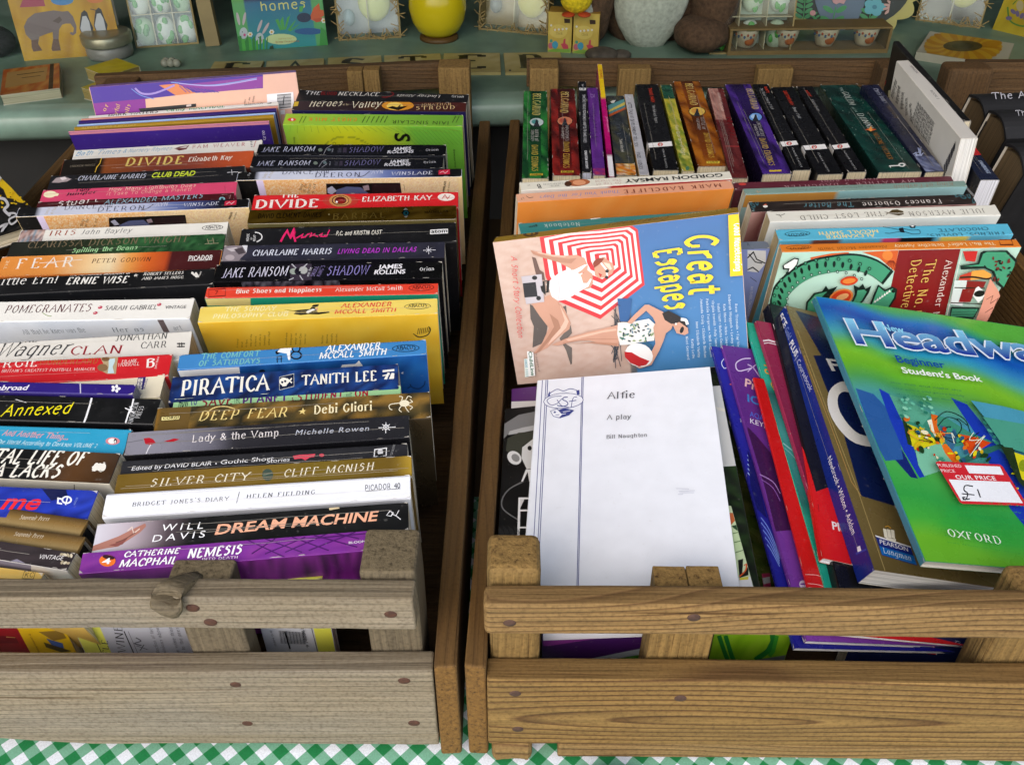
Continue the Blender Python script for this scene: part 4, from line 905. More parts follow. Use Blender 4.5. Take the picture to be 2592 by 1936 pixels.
s.TX("S",1318,1112,1325,1180,120,'14140c','b',up=(125,-6)); s.TX("C",800,1185,802,1202,22,'3a4a14','f',up=(24,0)); s.TX("Sinc",470,1145,476,1200,14,'3a4a14','f',up=(14,0)); s.TX("Estuarine",1808,1250,1822,1400,16,'2e4a1c','f',up=(14,0))
for k in range(14): s.LN('5a9434',2.5,1380+k*35,1085,1500+k*35,1210); 
fin(s,"lime green and yellow paperback with its broad cover exposed and upside-down lettering",'8fc040','9cc838')
# 22
s = row((745,256),(1181,260),(725,277),(1167,286), hid=0); s.GR(0,'3a2c30',.35,'2a1d22',.45,'4a2c1c',.55,'3a2420',1,'4a1f1c'); reg('A2')
s.EL('d8912c',1345,885,135,42); s.EL('f2cf62',1320,890,70,32); s.PL('1c1410',1255,905,1300,890,1340,900,1370,875,1365,895,1430,888,1400,905,1350,925)
s.PL('d8b43a',480,855,518,853,508,890,470,893); s.TX("Heroes",600,895,870,890,52,'e6dfc4','s',.2); s.TX("of the",885,885,935,884,16,'c8b890','s'); s.TX("Valley",945,908,1205,895,54,'e6dfc4','s',.2); s.TX("JONATHAN",1540,890,1790,884,20,'c4a878','s',track=.1); s.TX("STROUD",1498,922,1820,915,28,'d8bf88','s',track=.15)
s.face='C'; s.GR(0,'1c1848',1,'241c52')
fin(s,"dark paperback with a glowing orange sunset on its spine and a navy cover edge",'34262a','1c1848')
s = row((759,227),(1187,239),(747,251),(1181,260), hid=.004); reg('A2'); s.TX("THE",560,790,690,796,28,'d8d8d8','s',.15); s.TX("BLOOD",700,795,830,798,26,'7a1618','S'); s.TX("NECKLACE",842,800,1180,806,30,'e0dcd4','s',.15); s.LN('8a1a1c',6,1210,815,1270,812,1310,790,1290,770,sm=True)
s.TX("Lindsay Alexis",1705,800,1345,790,-20,'d4d0c8','s',.3); s.TX("Orion",1795,818,1895,820,20,'d0d0cc','s')
fin(s,"black paperback with white capitals and dark red flourish, rearmost in the right column",'1a1a1d','151518')
# ================================================================== left crate, left-hand column
ZLL = lambda Y: .172+.055*(Y-.40)
LL = dict(lean=16)
s = row((-300,1394),(112,1449),(-300,1420),(94,1476), L=.178, hid=0, D=.108, zf=lambda Y: .166); reg('B1'); s.MOT(['e2bd63','d8b055'],10,3,3)
s.LN('2c2416',4,142,1560,158,1515,232,1508,215,1562,142,1560); s.TX("KC",158,1553,212,1550,30,'2c2416','h'); s.face='C'; s.PL('f0b81c',-400,1560,100,1582,100,1700,-400,1700); s.PL('7a86a0',105,1578,200,1588,200,1700,105,1700)
fin(s,"yellow buff paperback with a small square emblem at the left crate's front left corner",'deb85c','e8c060')
s = row((-300,1320),(193,1399),(-300,1380),(169,1432), L=.185, hid=0, D=.118, zf=lambda Y: .172); reg('B1'); s.MOT(['2c2426','3a3032','241c1e'],14,3,4)
s.PL('8a8494',60,1450,110,1435,160,1460,150,1480,60,1470); s.MOT; s.TX("VINTAGE",245,1432,400,1442,28,'e8e4e0','f',.15)
for k in range(8): s.EL('d8ccb0' if k%2 else 'b4a688',400+k%4*20,1405+(k//4)*40+k*3,14,8,k*30)
s.face='C'; s.PL('f3efe6',200,1440,460,1480,460,1700,200,1700); s.PL('9a94a4',-100,1430,200,1465,200,1700,-100,1700)
fin(s,"dark brown paperback with floral end decoration and a cream lower cover, near the front rail",'2c2426','e8e4dc')
for nm, c4, y0 in (("front", ((-300,1290),(216,1357),(-300,1330),(203,1394)), 1), ("rear", ((-300,1238),(224,1314),(-300,1284),(216,1352)), 0)):
    s = row(*c4, L=.205, hid=.003, D=.13, zf=lambda Y: .170); s.m=0
    s.GR(0,'4a3620',.3,'a58c5c',.62,'8a6c3c',1,'4a3822',vert=True); reg('B1')
    if y0: s.TX("Souvenir Press",88,1284,272,1302,26,'e8dcc4','s',.2)
    else: s.TX("Souvenir Press",125,1178,310,1190,26,'e8dcc4','s',.2)
    finish_book(s,"hardback_book","bronze jacketed hardback with a rounded spine and black end cap, the %s one of two" % nm,'book',"bronze hardbacks in the left crate",'8a6c3c','4a3822',page='1a1a1a',hard=1,mat=GLOSS)
s = row((-300,1217),(250,1241),(-300,1280),(209,1308), L=.182, hid=.004, D=.112); s.MOT(['1c2f9c','2a44c4','14206a','2038b0'],24,5,5); reg('B1')
s.PL('141a4a',270,985,420,975,440,1040,330,1060); s.TX("me",0,1113,235,1117,100,'e8242c','b',.3); s.LN('f4f6fa',11,400,1050,375,1045,372,1075,400,1080); s.EL('f4f6fa',430,1055,34,26); s.EL('1c2f9c',430,1055,22,16); s.LN('f4f6fa',9,438,1030,422,1088); s.TX("HEADLINE",485,1088,505,1040,14,'8aa0e0','f',up=(-14,0))
fin(s,"royal blue paperback with big red lower-case letters and a white monogram",'1f34a8','16267a')
s = row((-300,1118),(307,1147),(-300,1200),(262,1220), L=.198, hid=0, D=.12); s.GR(0,'0c0b0a',.72,'0e0c0a',.86,'5a3a1c',1,'3a2614'); reg('B1')
s.TX("THE IMMORTAL LIFE OF",-640,800,530,832,88,'f4f0e2','c',.2); s.TX("HENRIETTA LACKS",-560,892,370,912,80,'f4f0e2','c',.2)
for k in range(3): s.PL('f0ece0',590,845+k*12,625,815+k*8,640,830+k*8,612,872); s.EL('f0ece0',620+k*22,842+k*2,18,26,20)
s.TX("PAN",655,876,680,815,18,'f0ece0','f',up=(-16,0)); s.face='C'; s.GR(0,'efe8d2',1,'f2ecd8'); s.LN('20201c',5,478,955,478,1000); s.LN('20201c',5,600,990,640,1000)
fin(s,"black paperback with tall white italic capitals and a cream strip along its front",'100e0c','efe8d2')
s = row((-300,1067),(334,1086),(-300,1124),(309,1143), L=.198, hid=.004); reg('B1'); s.TX("And Another Thing...",10,640,435,668,36,'d8a0a8','c',.2); s.TX("The World According to Clarkson VOLUME 2",-30,692,618,720,26,'bfe4ee','c',.2)
s.EL('d88a90',725,677,46,24); s.EL('f4f4f0',722,677,26,18); s.EL('2a2a2c',742,678,10,16); s.EL('f4f4f0',742,682,5,10)
fin(s,"cyan blue paperback with an oval bird emblem at the right end of its spine",'2f9fc6','2587ae')
s = row((-300,990),(409,1009),(-300,1056),(386,1076), L=.198, hid=0); reg('B1'); s.TX("Annexed",0,520,440,498,70,'f4e61c','h',.2) ; s.LN('f4f4f4',12,590,400,580,440,555,520,530,585); s.PL('f4f4f4',510,568,545,568,550,590,515,588); s.LN('f4f4f4',10,860,405,850,450,830,490,808,560); s.LN('f4f4f4',7,805,465,840,480,865,500); s.LN('f4f4f4',7,820,515,850,470,835,455); s.TX("ANDERSEN",850,570,895,430,26,'dcdcdc','s',up=(-30,0)); s.TX("PRESS",900,530,928,455,26,'dcdcdc','s',up=(-30,0)); s.LN('e8e8e8',4,100,410,170,430)
fin(s,"thick black paperback with a yellow handwritten title and barbed wire streaks",'0e0e10','131316')
s = row((-300,958),(346,972),(-300,988),(332,999), L=.178, hid=0, D=.11,zf=lambda Y: ZL(Y)+.004); reg('B1'); s.TX("abroad",-30,350,172,348,32,'f2f0f6','b',.2); s.PL('d4d0e0',512,303,520,303,522,368,516,372); 
for a in (0,72,144,216,288): s.EL('f4f4f8',745+20*cos(radians(a)),340+15*sin(radians(a)),12,9,a)
fin(s,"slim indigo paperback with a white flower emblem and a grey worn end",'2c1a78','221462',page='8a8894')
s = row((-300,962),(419,946),(-300,1022),(397,1007), L=.198, hid=.0, zf=lambda Y: ZL(Y)-.004); reg('B1')
s.TX("Hamlet",110,318,420,298,50,'7a2a30','S'); s.PL('2c2470',890,262,940,258,920,345,872,352)
for k, c in enumerate("BBC"): x=905-k*4; y=285+k*26; s.PL('f0e8d8',x-14,y-10,x+16,y-12,x+12,y+10,x-18,y+12); s.TX("CBB"[k],x-8,y+6,x+6,y+6,16,'2c2470','b',up=(-3,-15))
s.TX("BOOKS",932,342,952,278,18,'4a3a8a','f',up=(-16,0))
fin(s,"cream paperback with a small indigo tower of letters, tucked behind the slim indigo one",'f0e6ca','e8deb8')
s = row((-300,931),(437,895),(-300,980),(421,944), L=.198, hid=.004); reg('B1'); s.TX("FERGIE",-110,210,235,196,55,'f8f0e8','s'); s.TX("WONDERLAND",245,190,625,178,40,'b86a30','s'); s.TX("FERGUSON, BRITAIN'S GREATEST FOOTBALL MANAGER",-160,240,610,222,18,'f4e8e0','s')
s.PL('b8a07a',645,140,690,130,735,128,760,140,745,245,690,245,640,220,625,205,665,180); s.PL('c8e0e4',700,150,740,145,740,165,725,200,735,240,692,242,700,200); s.EL('8a6a48',660,205,34,24); s.EL('7a5a3a',680,150,26,14)
s.TX("FRANK",782,178,880,170,20,'f8f0e8','s'); s.TX("WORRALL",755,200,895,190,22,'f8f0e8','s'); s.TX("B",940,205,995,198,52,'f8f0e8','S',up=(-4,-52)); s.TX("John Blake",1005,212,1025,135,14,'f8e8e0','f',up=(-14,0))
fin(s,"red paperback with gold and white capitals and a shouting man in pale blue",'d2222a','b41c22')
s = row((-300,886),(486,837),(-300,960),(478,902), L=.198, hid=.002,D=.126); reg('A5'); s.TX("THE",138,1382,305,1374,42,'3a3838','s'); s.TX("Wagner",-60,1500,560,1475,110,'38383a','s',.35); s.TX("CLAN",582,1482,1010,1470,70,'9a2430','s',.05)
s.TX("JONATHAN",965,1365,1395,1345,52,'38383a','s'); s.TX("CARR",1175,1428,1392,1418,52,'38383a','s'); s.LN('28282a',10,1480,1412,1545,1412); s.LN('28282a',10,1480,1388,1548,1388); s.LN('28282a',7,1500,1380,1500,1420); s.LN('28282a',7,1520,1378,1520,1420)
fin(s,"thick off-white paperback with large grey cursive and dark red serif lettering",'e6e2d8','dcd8cc',page='dcbf92')
s = row((-300,768),(493,754),(-300,822),(486,806), L=.198, hid=0); reg('A5'); s.TX("POMEGRANATES",-45+80,1132,750,1118,62,'3c3436','s',.1,col2='6a3038'); s.LN('8aa060',6,355,1130,400,1155,430,1158,sm=True)
for x, y in ((838,1085),(798,1132),(1332,1062)): s.EL('c8485c',x,y,19,12,-20); s.EL('f0c8cc',x-4,y-3,7,4)
s.TX("SARAH GABRIEL",875,1110,1305,1102,36,'3c3436','s',.1); s.TX("VINTAGE",1380,1098,1555,1094,26,'4a4648','f')
s.face='C'; s.MOT(['e4e8ee','d4dce6','eceef0'],12,6,3); s.TX("All that he knew was the",200,1310,720,1290,40,'6a747c','s'); s.TX("Her as",950,1290,1210,1282,36,'6a747c','s'); s.PL('6a5c5c',1310,1178,1360,1176,1420,1290,1370,1292); s.TX("art",1460,1275,1530,1270,40,'9aa0a8','s',up=(10,-40))
fin(s,"broad white paperback with dotted pomegranate seeds and a pale misty cover",'f2f0e8','e4e8ee')
s = row((-300,720),(545,678.5),(-300,766),(528,718), L=.198, hid=0); reg('A5'); s.TX("Little Ern!",-60,900,470,880,62,'f2f0ea','s',.1); s.TX("THE AUTHORISED BIOGRAPHY OF",580,822,1090,806,16,'d8d4cc','c',.2); s.TX("ERNIE WISE",548,892,1060,878,55,'f4f2ea','S',.15)
s.PL('d8d4cc',1120,815,1132,812,1138,802,1144,811,1156,812,1146,818,1148,828,1137,822,1124,828); s.TX("ROBERT SELLERS",1198,818,1530,806,22,'e4e0d8','S',.2); s.TX("AND JAMES HOGG",1182,855,1530,842,22,'e4e0d8','S',.2)
for k in range(3): s.EL('e8e4dc',1612+k*14,800+k*12,14,10,40); s.EL('e8e4dc',1640+k*8,800+k*12,10,9,40)
s.TX("PAN",1668,835,1690,790,16,'e8e4dc','f',up=(-16,0)); s.face='C'; s.GR(0,'16171a',1,'1c1d20'); s.LN('d8d8d4',3,1040,1005,1050,1010)
fin(s,"black paperback with quirky white lettering and a bare black cover below",'151517','1a1b1e')
s = row((6,650),(563,632),(-5,692),(548,674), hid=.004); s.GR(0,'e08c3c',.25,'e6974a',.42,'f0cf9a',.5,'f2dcb0',.58,'e8a050',.66,'dc6a2a',.75,'b84a20',.76,'4a1a1c',1,'431618'); reg('A5')
s.TX("THE",55,765,82,690,28,'f4d8b0','s',up=(-26,0)); s.TX("FEAR",130,762,612,742,80,'f4ece0','s',track=.2); s.LN('f4ece0',4,330,715,690,685); s.TX("PETER GODWIN",765,715,1255,698,34,'4a2a1c','s',.1,track=.06); s.TX("PICADOR",1575,692,1775,685,36,'f0ece8','c'); s.LN('f0ece8',3,1570,696,1772,688)
fin(s,"orange to maroon paperback with large cream capitals and glowing middle",'e08c3c','c8702c')
s = row((30,613),(572,591),(12,648),(564,631), hid=.004); s.MOT(['2f5a34','1f4426','3a7040','183a20'],26,5,8,u0=.45); s.GR(0,'22221e',.7,'26301f',1,'2a4a2a',u1=.52); reg('A5')
s.TX("CLARISSA DICKSON WRIGHT",225,590,1575,535,52,'7a6a52','s',.1); s.TX("Spilling the Beans",600,628,1145,600,34,'a8e0a0','S',.15); s.LN('8a8468',6,1712,555,1830,548); s.LN('8a8468',7,1735,512,1745,550); s.LN('8a8468',7,1780,505,1790,548); s.LN('8a8468',4,1738,530,1790,526)
fin(s,"dark green paperback with bronze capitals over a leafy right half",'24241f','1c2a1c')
s = row((54,583),(578,560.5),(35,612),(572,591), hid=.004); reg('A5'); s.MOT(['b89a94','e0c4b8','7a9aac','8a6a62'],10,4,3,u1=.115); s.TX("IRIS",408,487,625,478,40,'a8503c','s',.1,track=.15); s.TX("John Bayley",675,475,1100,458,38,'8a8a88','s',.2,track=.1)
s.EL('2c2c2c',1778,418,90,22,-3); s.EL('efece2',1778,418,84,18,-3); s.TX("ABACUS",1715,430,1845,424,22,'2c2c2c','c')
fin(s,"cream white paperback with a tiny colour photograph wrapped round its left end",'efece2','e8e4d8')
s = row((48,527),(632,503),(44,548),(623,527), hid=0); deeron(s, 7); reg('A5')
s.TX("they",690,410,705,345,22,'5a4a30','s',up=(-24,0)); s.TX("at the",725,412,745,345,22,'5a4a30','s',up=(-24,0)); s.TX("s of",800,408,820,345,22,'5a4a30','s',up=(-24,0))
s.PL('0c0a0e',910,335,1550,310,1565,400,915,420); s.PL('5a648c',1000,395,1080,360,1200,352,1290,420,990,430); s.PL('b4b8cc',925,365,960,350,1000,390,960,400); s.PL('a08c94',1225,350,1265,342,1280,370,1240,378); s.PL('241418',1290,335,1545,320,1555,400,1295,400); s.TX("WINSLADE",1925,350,1945,290,20,'3a3020','b',up=(-18,0)); s.TX("us.com",1960,350,1985,290,20,'7a6a50','f',up=(-18,0))
s.face='S'; s.TX("EMILY",395,310,425,255,20,'b0a070','s',up=(-22,0)); s.TX("& FEN",440,305,475,250,20,'b0a070','s',up=(-22,0)); s.TX("DANCE",535,270,805,258,36,'4a4a60','s',track=.05); s.TX("FOR",835,250,945,246,24,'4a4a60','s'); s.TX("DEERON",812,285,1205,270,38,'3a3a52','s',track=.1); s.LN('3a3a52',6,1180,270,1230,260,1285,222,sm=True)
s.TX("AYN",1295,242,1400,236,30,'d0d4e4','s',.1); s.TX("WINSLADE",1530,242,1825,228,26,'dfe2ee','s',.1); s.PL('c02440',1882,198,1980,188,1975,228,1876,236); s.LN('f4d0d4',4,1892,224,1920,205,1935,222,1962,200)
fin(s,"pale blue spined large paperback with a mottled orange cover, in the left column",'cfd4e4','f0d49a')
s = row((97,511),(593,487),(85,526),(590,503), hid=.006,zf=lambda Y: ZL(Y)-.003); reg('A5'); s.TX("Stuart",480,245,820,200,42,'f0e8e4','h',.2); s.TX("ALEXANDER MASTERS",865,225,1690,170,36,'9ac8d8','h',.2); s.EL('8ac8d4',1858,178,26,16); s.EL('1c3a44',1858,180,12,10); s.TX("4th",1925,180,1935,145,12,'c89a9a','f',up=(-12,0))
fin(s,"dark maroon paperback with chalky handwriting behind the mottled one",'4a161c','3a1216')
s = row((110,481),(601,459),(95,509),(596,486), hid=.004); reg('A5'); s.EL('f4ecc4',418,140,55,28,-5); s.PL('f4ecc4',440,118,495,135,485,152,430,158); s.TX("Tony",622,118,755,108,26,'3a1a2a','S',.2); s.TX("Juniper",550,152,805,132,26,'3a1a2a','S',.2)
s.TX("How Many Lightbulbs Does",910,112,1635,78,26,'f6d8c0','h',.1); s.TX("it Take To Change a Planet?",890,150,1600,110,26,'f0b8a8','h',.1); s.LN('b8385a',4,1880,70,1885,120)
fin(s,"hot pink paperback with a cream light bulb drawing on its spine",'d84a70','c03a60')
s = row((130,445),(620,419),(122,478),(601,455), hid=.004); reg('A1'); s.PL('a89a9c',430,1530,470,1490,540,1480,600,1500,560,1520,490,1530); s.PL('e0d4d4',500,1490,545,1480,560,1500,520,1512); s.TX("CHARLAINE HARRIS",645,1512,1212,1490,36,'b8bccc','S',.2); s.TX("CLUB DEAD",1262,1488,1625,1470,40,'cfe03a','b',.2)
for a in ((1900,1445,1990,1440),(1938,1420,1942,1465)): s.LN('d8d8dc',4,*a)
fin(s,"black paperback with acid yellow lettering above the hot pink spine",'1e1e22','18181c')
s = row((162,405),(643,381),(145,443),(623,419), hid=.004); s.GR(0,'17130f',.205,'1a1410',.21,'8a4a22',.5,'7a3a2c',.7,'8a4030',.88,'b8502c',1,'c4562c'); reg('A1'); s.LN('d8b03a',7,850,1325,835,1370,810,1400,795,1445)
s.TX("CHICKEN HOUSE",585,1402,795,1388,16,'8a8070','s'); s.TX("THE",870,1410,1020,1395,50,'8a4a28','S'); s.TX("DIVIDE",1045,1390,1520,1370,62,'d8c06a','S',.1,track=.15); s.TX("Elizabeth Kay",1572,1355,1940,1335,36,'e8dcd0','S',.15)
fin(s,"rust brown paperback with gold runic capitals and a black left end",'8a4028','6a301c')
s = row((189,380),(664,354),(174,404),(645,380), hid=.004,zf=lambda Y: ZL(Y)-.004); reg('A1'); s.TX("Bath Times",632,1305,1000,1285,36,'6aa4cc','h',.3); s.TX("& Nursery Rhymes",1025,1280,1430,1258,30,'7aacd0','h',.3); s.PL('6a2c34',1455,1245,1500,1230,1545,1222,1585,1215,1560,1250,1500,1262); s.PL('d8d0cc',1500,1238,1580,1218,1550,1240); s.TX("PAM WEAVER",1608,1245,2050,1222,28,'b04450','s',track=.3)
for k in range(4): s.LN('38383c',5,2092+k*2,1188+k*14,2110+k*1,1186+k*14)
s.LN('c04a54',4,2140,1180,2122,1235)
fin(s,"narrow white paperback with blue script and red capitals in front of the purple booklet",'ebe8e0','e4e0d8')
# pamphlets at the back of the left column
PAM = "thin pamphlets in the left crate"
def pam(label, tl, tr, bl, br, col, front, D=.2, z=0., draw=None):
    s = row(tl, tr, bl, br, hid=0, D=D, lean=16, zf=lambda Y: ZL(Y)-.003+z)
    if s.T < .0022: s.T = .0022
    if draw: draw(s)
    finish_book(s, "pamphlet", label, 'booklet', PAM, col, front, th=.0003)
def d1(s):
    s.face='C'; s.GR(0,'3a2280',.4,'43288c',1,'361f78'); reg('A2'); s.TX("\u00a35.00",222,1175,208,1095,22,'d8d0e8','f',up=(22,0))
    s.GR(0,'d88a9a',1,'d88a9a',v0=.985)
pam("purple pamphlet with a price on its lower right, frontmost of the thin stack", (174,332),(681,305),(172,336),(680,309), 'd88a9a','3a2280',draw=d1)
def d2(s): reg('A1'); s.TX("AUNTIE TIGER & MOUSEY",680,1080,1140,1055,14,'d8c070','f')
pam("ochre gold pamphlet between a pale blue and a pink edge", (189,321),(692,289),(183,328),(684,298), 'b08a24','a07c1e',draw=d2)
pam("shiny pale blue pamphlet in the thin stack", (196,315),(696,284),(194,319),(694,288), 'a9c4ee','8aa8d8')
pam("dark violet pamphlet in the thin stack", (200,305),(699,273),(197,313),(697,280), '34206e','2c1a60')
pam("salmon pink pamphlet in the thin stack", (206,300),(703,267),(200,307),(701,272), 'd89484','c88070')
def d3(s): reg('A1'); s.TX("DARK WATERS",905,975,1320,945,22,'3a3a3c','S',.1); s.TX("Cathy MACPHAIL",1390,935,1880,900,24,'3a9a6a','S',.1); reg('A2'); s.TX("BARRINGTON",62,885,215,872,14,'38383a','f'); s.PL('28282a',245,872,290,858,285,868)
pam("white pamphlet with green and black lettering, rearmost of the thin stack", (225,293),(704,257),(212,300),(703,266), 'e8e6de','e0dcd2',draw=d3)
# big peach and purple book leaning on the crate back
Lb, Db = .232, .30
a_, b_ = onz(226,226,.228), onz(748,178.5,.232); u = (b_-a_).normalized(); Lb = (b_-a_).length
u = Vector((u.x, u.y, 0)).normalized(); dn = Vector((-u.y, u.x, 0)); dn = (Vector((0,0,-1))*cos(radians(12))-dn*sin(radians(12))).normalized()
yy = (-dn).cross(u); c_ = (a_+b_)/2
s = Slab(frame(u, yy, -dn, c_+dn*.20+yy*.008), Lb, .016, .20); s.face='C'; reg('A1')
s.GR(0,'eab696',.5,'f0c2a4',1,'edbca8'); s.PL('4a2c9c',740,700,2200,560,2200,740,1640,780,1220,830,780,868); s.PL('8a2a94',765,868,1215,828,1230,1000,780,1000); s.PL('8c3a9c',1480,715,2200,640,2200,735,1700,780); s.PL('e48a54',1330,715,1480,702,1640,780,1470,800)
s.LN('a892d8',16,1130,740,1190,785,1300,780,1460,715,sm=True); s.LN('7a9ae0',6,1100,745,1180,800,1290,830,sm=True); s.LN('8ab4ec',6,1430,690,1700,715,1900,700,2148,655,sm=True); s.LN('b8a4e4',8,1500,700,1800,720,2148,665,sm=True)
for k in range(10): s.LN('2c3ca8',5,1500+k*30,720+k*4,1560+k*30,775)
s.TX("of",880,935,912,885,40,'f0c86a','s',up=(-36,0)); s.TX("awful",970,1000,1005,880,40,'f0c86a','s',up=(-36,0)); s.TX("falls",1060,985,1095,880,40,'f0c86a','s',up=(-36,0)); s.PL('0c0a0c',1160,910,1640,868,1640,895,1180,945); s.PL('d8c8c0',1560,878,1600,872,1600,890,1560,895)
reg('A2'); s.PL('5a34a4',-10,640,150,628,150,640,-10,655); s.PL('f4f2f4',248,790,470,770,480,905,258,925)
for k in range(13): s.LN('1a1a1e',4+3*(k%3==0),335,798+k*9,452,788+k*9)
s.LN('1a1a1e',7,395,800,385,880); s.TX("EPPINGLEY",68,870,75,830,12,'3a2a2a','f',up=(-10,0)); s.TX("1 86",100,860,112,815,12,'3a2a2a','f',up=(-10,0)); s.TX("2000",135,860,148,805,12,'3a2a2a','f',up=(-10,0)); s.PL('f0eef0',360,925,400,918,402,955,365,960)
s.face='S'; s.GR(0,'6a3aa4',1,'b090d0')
finish_book(s,"paperback_book","large peach and purple paperback with swirls and barcode leaning against the crate back",'book',GL,'7a4ab0','eab696')
# books glimpsed through the slat gap of the left crate: standing on end, cover to the front
def gapbook(label, x0, x1, y, col, front, Y0, tilt=0, D=.13, T=.012, draw=None, name="paperback_book"):
    a = ony(x0, y, Y0); b = ony(x1, y, Y0); L = abs(b.x-a.x)
    s = Slab(frame(Vector((1,0,0)), Vector((0,1,0)), Vector((0,0,1)), Vector(((a.x+b.x)/2, Y0+T/2, .026))), L, T, D); s.face='C'
    if draw: draw(s)
    return finish_book(s, name, label, 'book', GL, col, front)
def e1(s): reg('B5'); s.PL('a01a24',-200,560,180,590,260,800,-200,800); s.PL('7a1420',0,640,120,650,150,700,0,700); s.LN('e0b060',5,50,650,120,655)
gapbook("red paperback cover seen through the front slat gap at the far left", -60, 78, 1620, 'b81c28','a01a24', FY+.044, draw=e1, D=.09)
def e2(s): reg('B5'); s.PL('f0c41c',180,590,520,560,590,800,270,800); s.PL('9a7a30',300,610,480,600,520,660,420,680); s.PL('4a64a8',360,660,420,680,490,700,500,740,410,720); s.PL('5a4a24',340,690,560,760,480,770,360,730); s.TX("by Laurence Anholt",225,625,300,770,14,'8a3a1a','f',up=(14,-6))
gapbook("yellow picture paperback cover with blocks seen through the front slat gap", 60, 178, 1620, 'e8b818','f0c41c', FY+.0435, draw=e2, D=.092)
def e3(s): reg('B5'); s.GR(0,'eef066',1,'eef066',u1=.22); s.GR(0,'c9cbd4',1,'d3d5dd',u0=.22,u1=.78); s.LN('28282c',5,712,605,800,790); s.TX("LITTLE",868,900,840,680,34,'3a3a40','s',up=(-45,8)); s.TX("WINE",985,780,950,570,55,'2c2c32','s',up=(-60,10)); s.LN('28282c',9,968,605,1050,790); s.LN('28282c',3,1000,605,1082,790); s.LN('5a5a64',8,1060,655,1100,680,1050,700,1105,715,sm=True); s.TX("X",1085,755,1160,745,40,'5a5a64','s')
def e3b(s):
    e3(s); reg('B5')
    for k, t in enumerate(("collection of facts","opinions about","","the wine from","ne to the press","","s are grown a")):
        if t: s.TX(t,1255+k*52,800,1190+k*52-10,560,20,'4a4a52','s',up=(-24,6))
gapbook("grey and yellow wine booklet cover seen through the slat gap", 200, 506, 1620, 'eef066','c9cbd4', FY+.043, draw=e3b, D=.094)
def e4(s):
    s.GR(0,'d4d6de',1,'d8dae0',u1=.74); s.GR(0,'f0ee5c',1,'e8e650',u0=.75,u1=1); reg('B6'); s.LN('20202a',4,490,750,530,905)
    for k in range(24): s.LN('1c1c22',2+2*(k%3==1),275+k*7,765+k*0.3,290+k*7,850)
    s.LN('101014',9,315,765,350,880); s.TX("9 780861",478,868,440,745,20,'28282c','f',up=(-20,3)); s.TX("ISBN 0-8",262,860,230,760,12,'5a5a60','f',up=(-12,2))
gapbook("white book back with a crossed-out barcode and yellow edge behind the slats", 668, 845, 1620, 'f0ee5c','d4d6de', FY+.043, draw=e4, D=.114, T=.010)
# ================================================================== middle crate, back row: spines run front to back
GB = "paperbacks in the back row of the middle crate"; GM = "books stacked in the middle crate"
def depthbook(nl, nr, fl, fr, L=.178, zn=.208, D=.11, roll=0, bz=(-.06, .10)):
    A, B = onz(*nl, zn), onz(*nr, zn); Pn = (A+B)/2; T = (B-A).length
    mx_, my_ = (fl[0]+fr[0])/2, (fl[1]+fr[1])/2; best = None
    for k in range(161):
        z = zn+bz[0]+(bz[1]-bz[0])*k/160; Pf = onz(mx_, my_, z); e = abs((Pf-Pn).length-L)
        if Pf.y > Pn.y and (best is None or e < best[0]): best = (e, Pf)
    Pf = best[1]; x = (Pf-Pn).normalized(); y = Vector((0, 0, 1)).cross(x).normalized()
    T *= abs(y.x); z = x.cross(y)
    if roll: q = Matrix.Rotation(radians(roll), 3, x); y = q @ y; z = q @ z
    LOG.append("depth err%.0f T%.0f tilt%.0f Y%.0f" % (best[0]*1000, T*1000, math.degrees(math.asin(x.z)), Pn.y*1000))
    return Slab(frame(x, y, z, Pn+x*L/2-z*D), L, T, D)
def n4(*a):
    return [px(a[i], a[i+1]) for i in range(0, 8, 2)]
def db(label, pts, col, side, draw=None, rg='A3', mat=None, page='e6d6b0', **k):
    reg(rg); s = depthbook(*n4(*pts), **k)
    if draw: draw(s)
    return finish_book(s, "paperback_book", label, 'book', GB, col, side, side, page=page, mat=mat or GLOSS)
def belg(c1, c2, c3, tx, t2, orb, t1):
    def f(s):
        s.MOT([c1, c2, c3, c2, c1], 14, 5, hash(c1) % 50 if False else sum(map(ord, c1)), soft=1)
        s.GR(0, c1, .12, c2, .5, c3, .85, c2, 1, c3, u0=0, u1=1, v0=.28, v1=.72)
        (x0,y0,x1,y1,h) = tx; s.TX("BELGARIAD", x0,y0,x1,y1, h, 'd8b850', 's', up=(h, 0), col2='e8d890')
        (x0,y0,x1,y1,h) = t2; s.TX("DAVID EDDINGS", x0,y0,x1,y1, h, 'd8b44a', 's', up=(h, 0))
        (x, y, a, b, cc, cd) = orb; s.EL('1a1614', x, y, a, b); s.EL(cc, x, y, a*.92, b*.9); s.EL(cd, x-a*.2, y-b*.1, a*.5, b*.5); s.PL('2c2e34', x-5,y-b*.6,x+6,y-b*.6,x+12,y+b*.1,x+28,y+b,x-30,y+b,x-12,y+b*.1)
        for (t, x0,y0,x1,y1,h) in t1: s.TX(t, x0,y0,x1,y1, h, 'b8b4b0', 's', up=(h, 0))
        
    return f
f = belg('2a7a34','164a26','0e2e1c',(330,785,322,965,62),(318,1215,318,1432,50),(358,1025,62,38,'b8c8c4','4a8a88'),(("QUEEN OF",345,1085,343,1185,28),("SORCERY",312,1090,310,1185,24)))
def fg(s): f(s); s.PL('c8a838',302,1455,410,1453,410,1470,302,1472); s.TX("CORGI",315,1469,398,1467,11,'1a1a10','b')
db("green fantasy paperback with gold lettering, leftmost in the back row", (235,1495,460,1490,255,765,440,755), '1f5a2c','12301c', fg)
f2 = belg('8a2420','521514','2e0e10',(565,770,558,945,60),(582,1190,582,1405,48),(594,1015,68,40,'c87a5a','a84a3a'),(("MAGICIAN'S",600,1055,600,1180,26),("GAMBIT",568,1070,566,1165,22)))
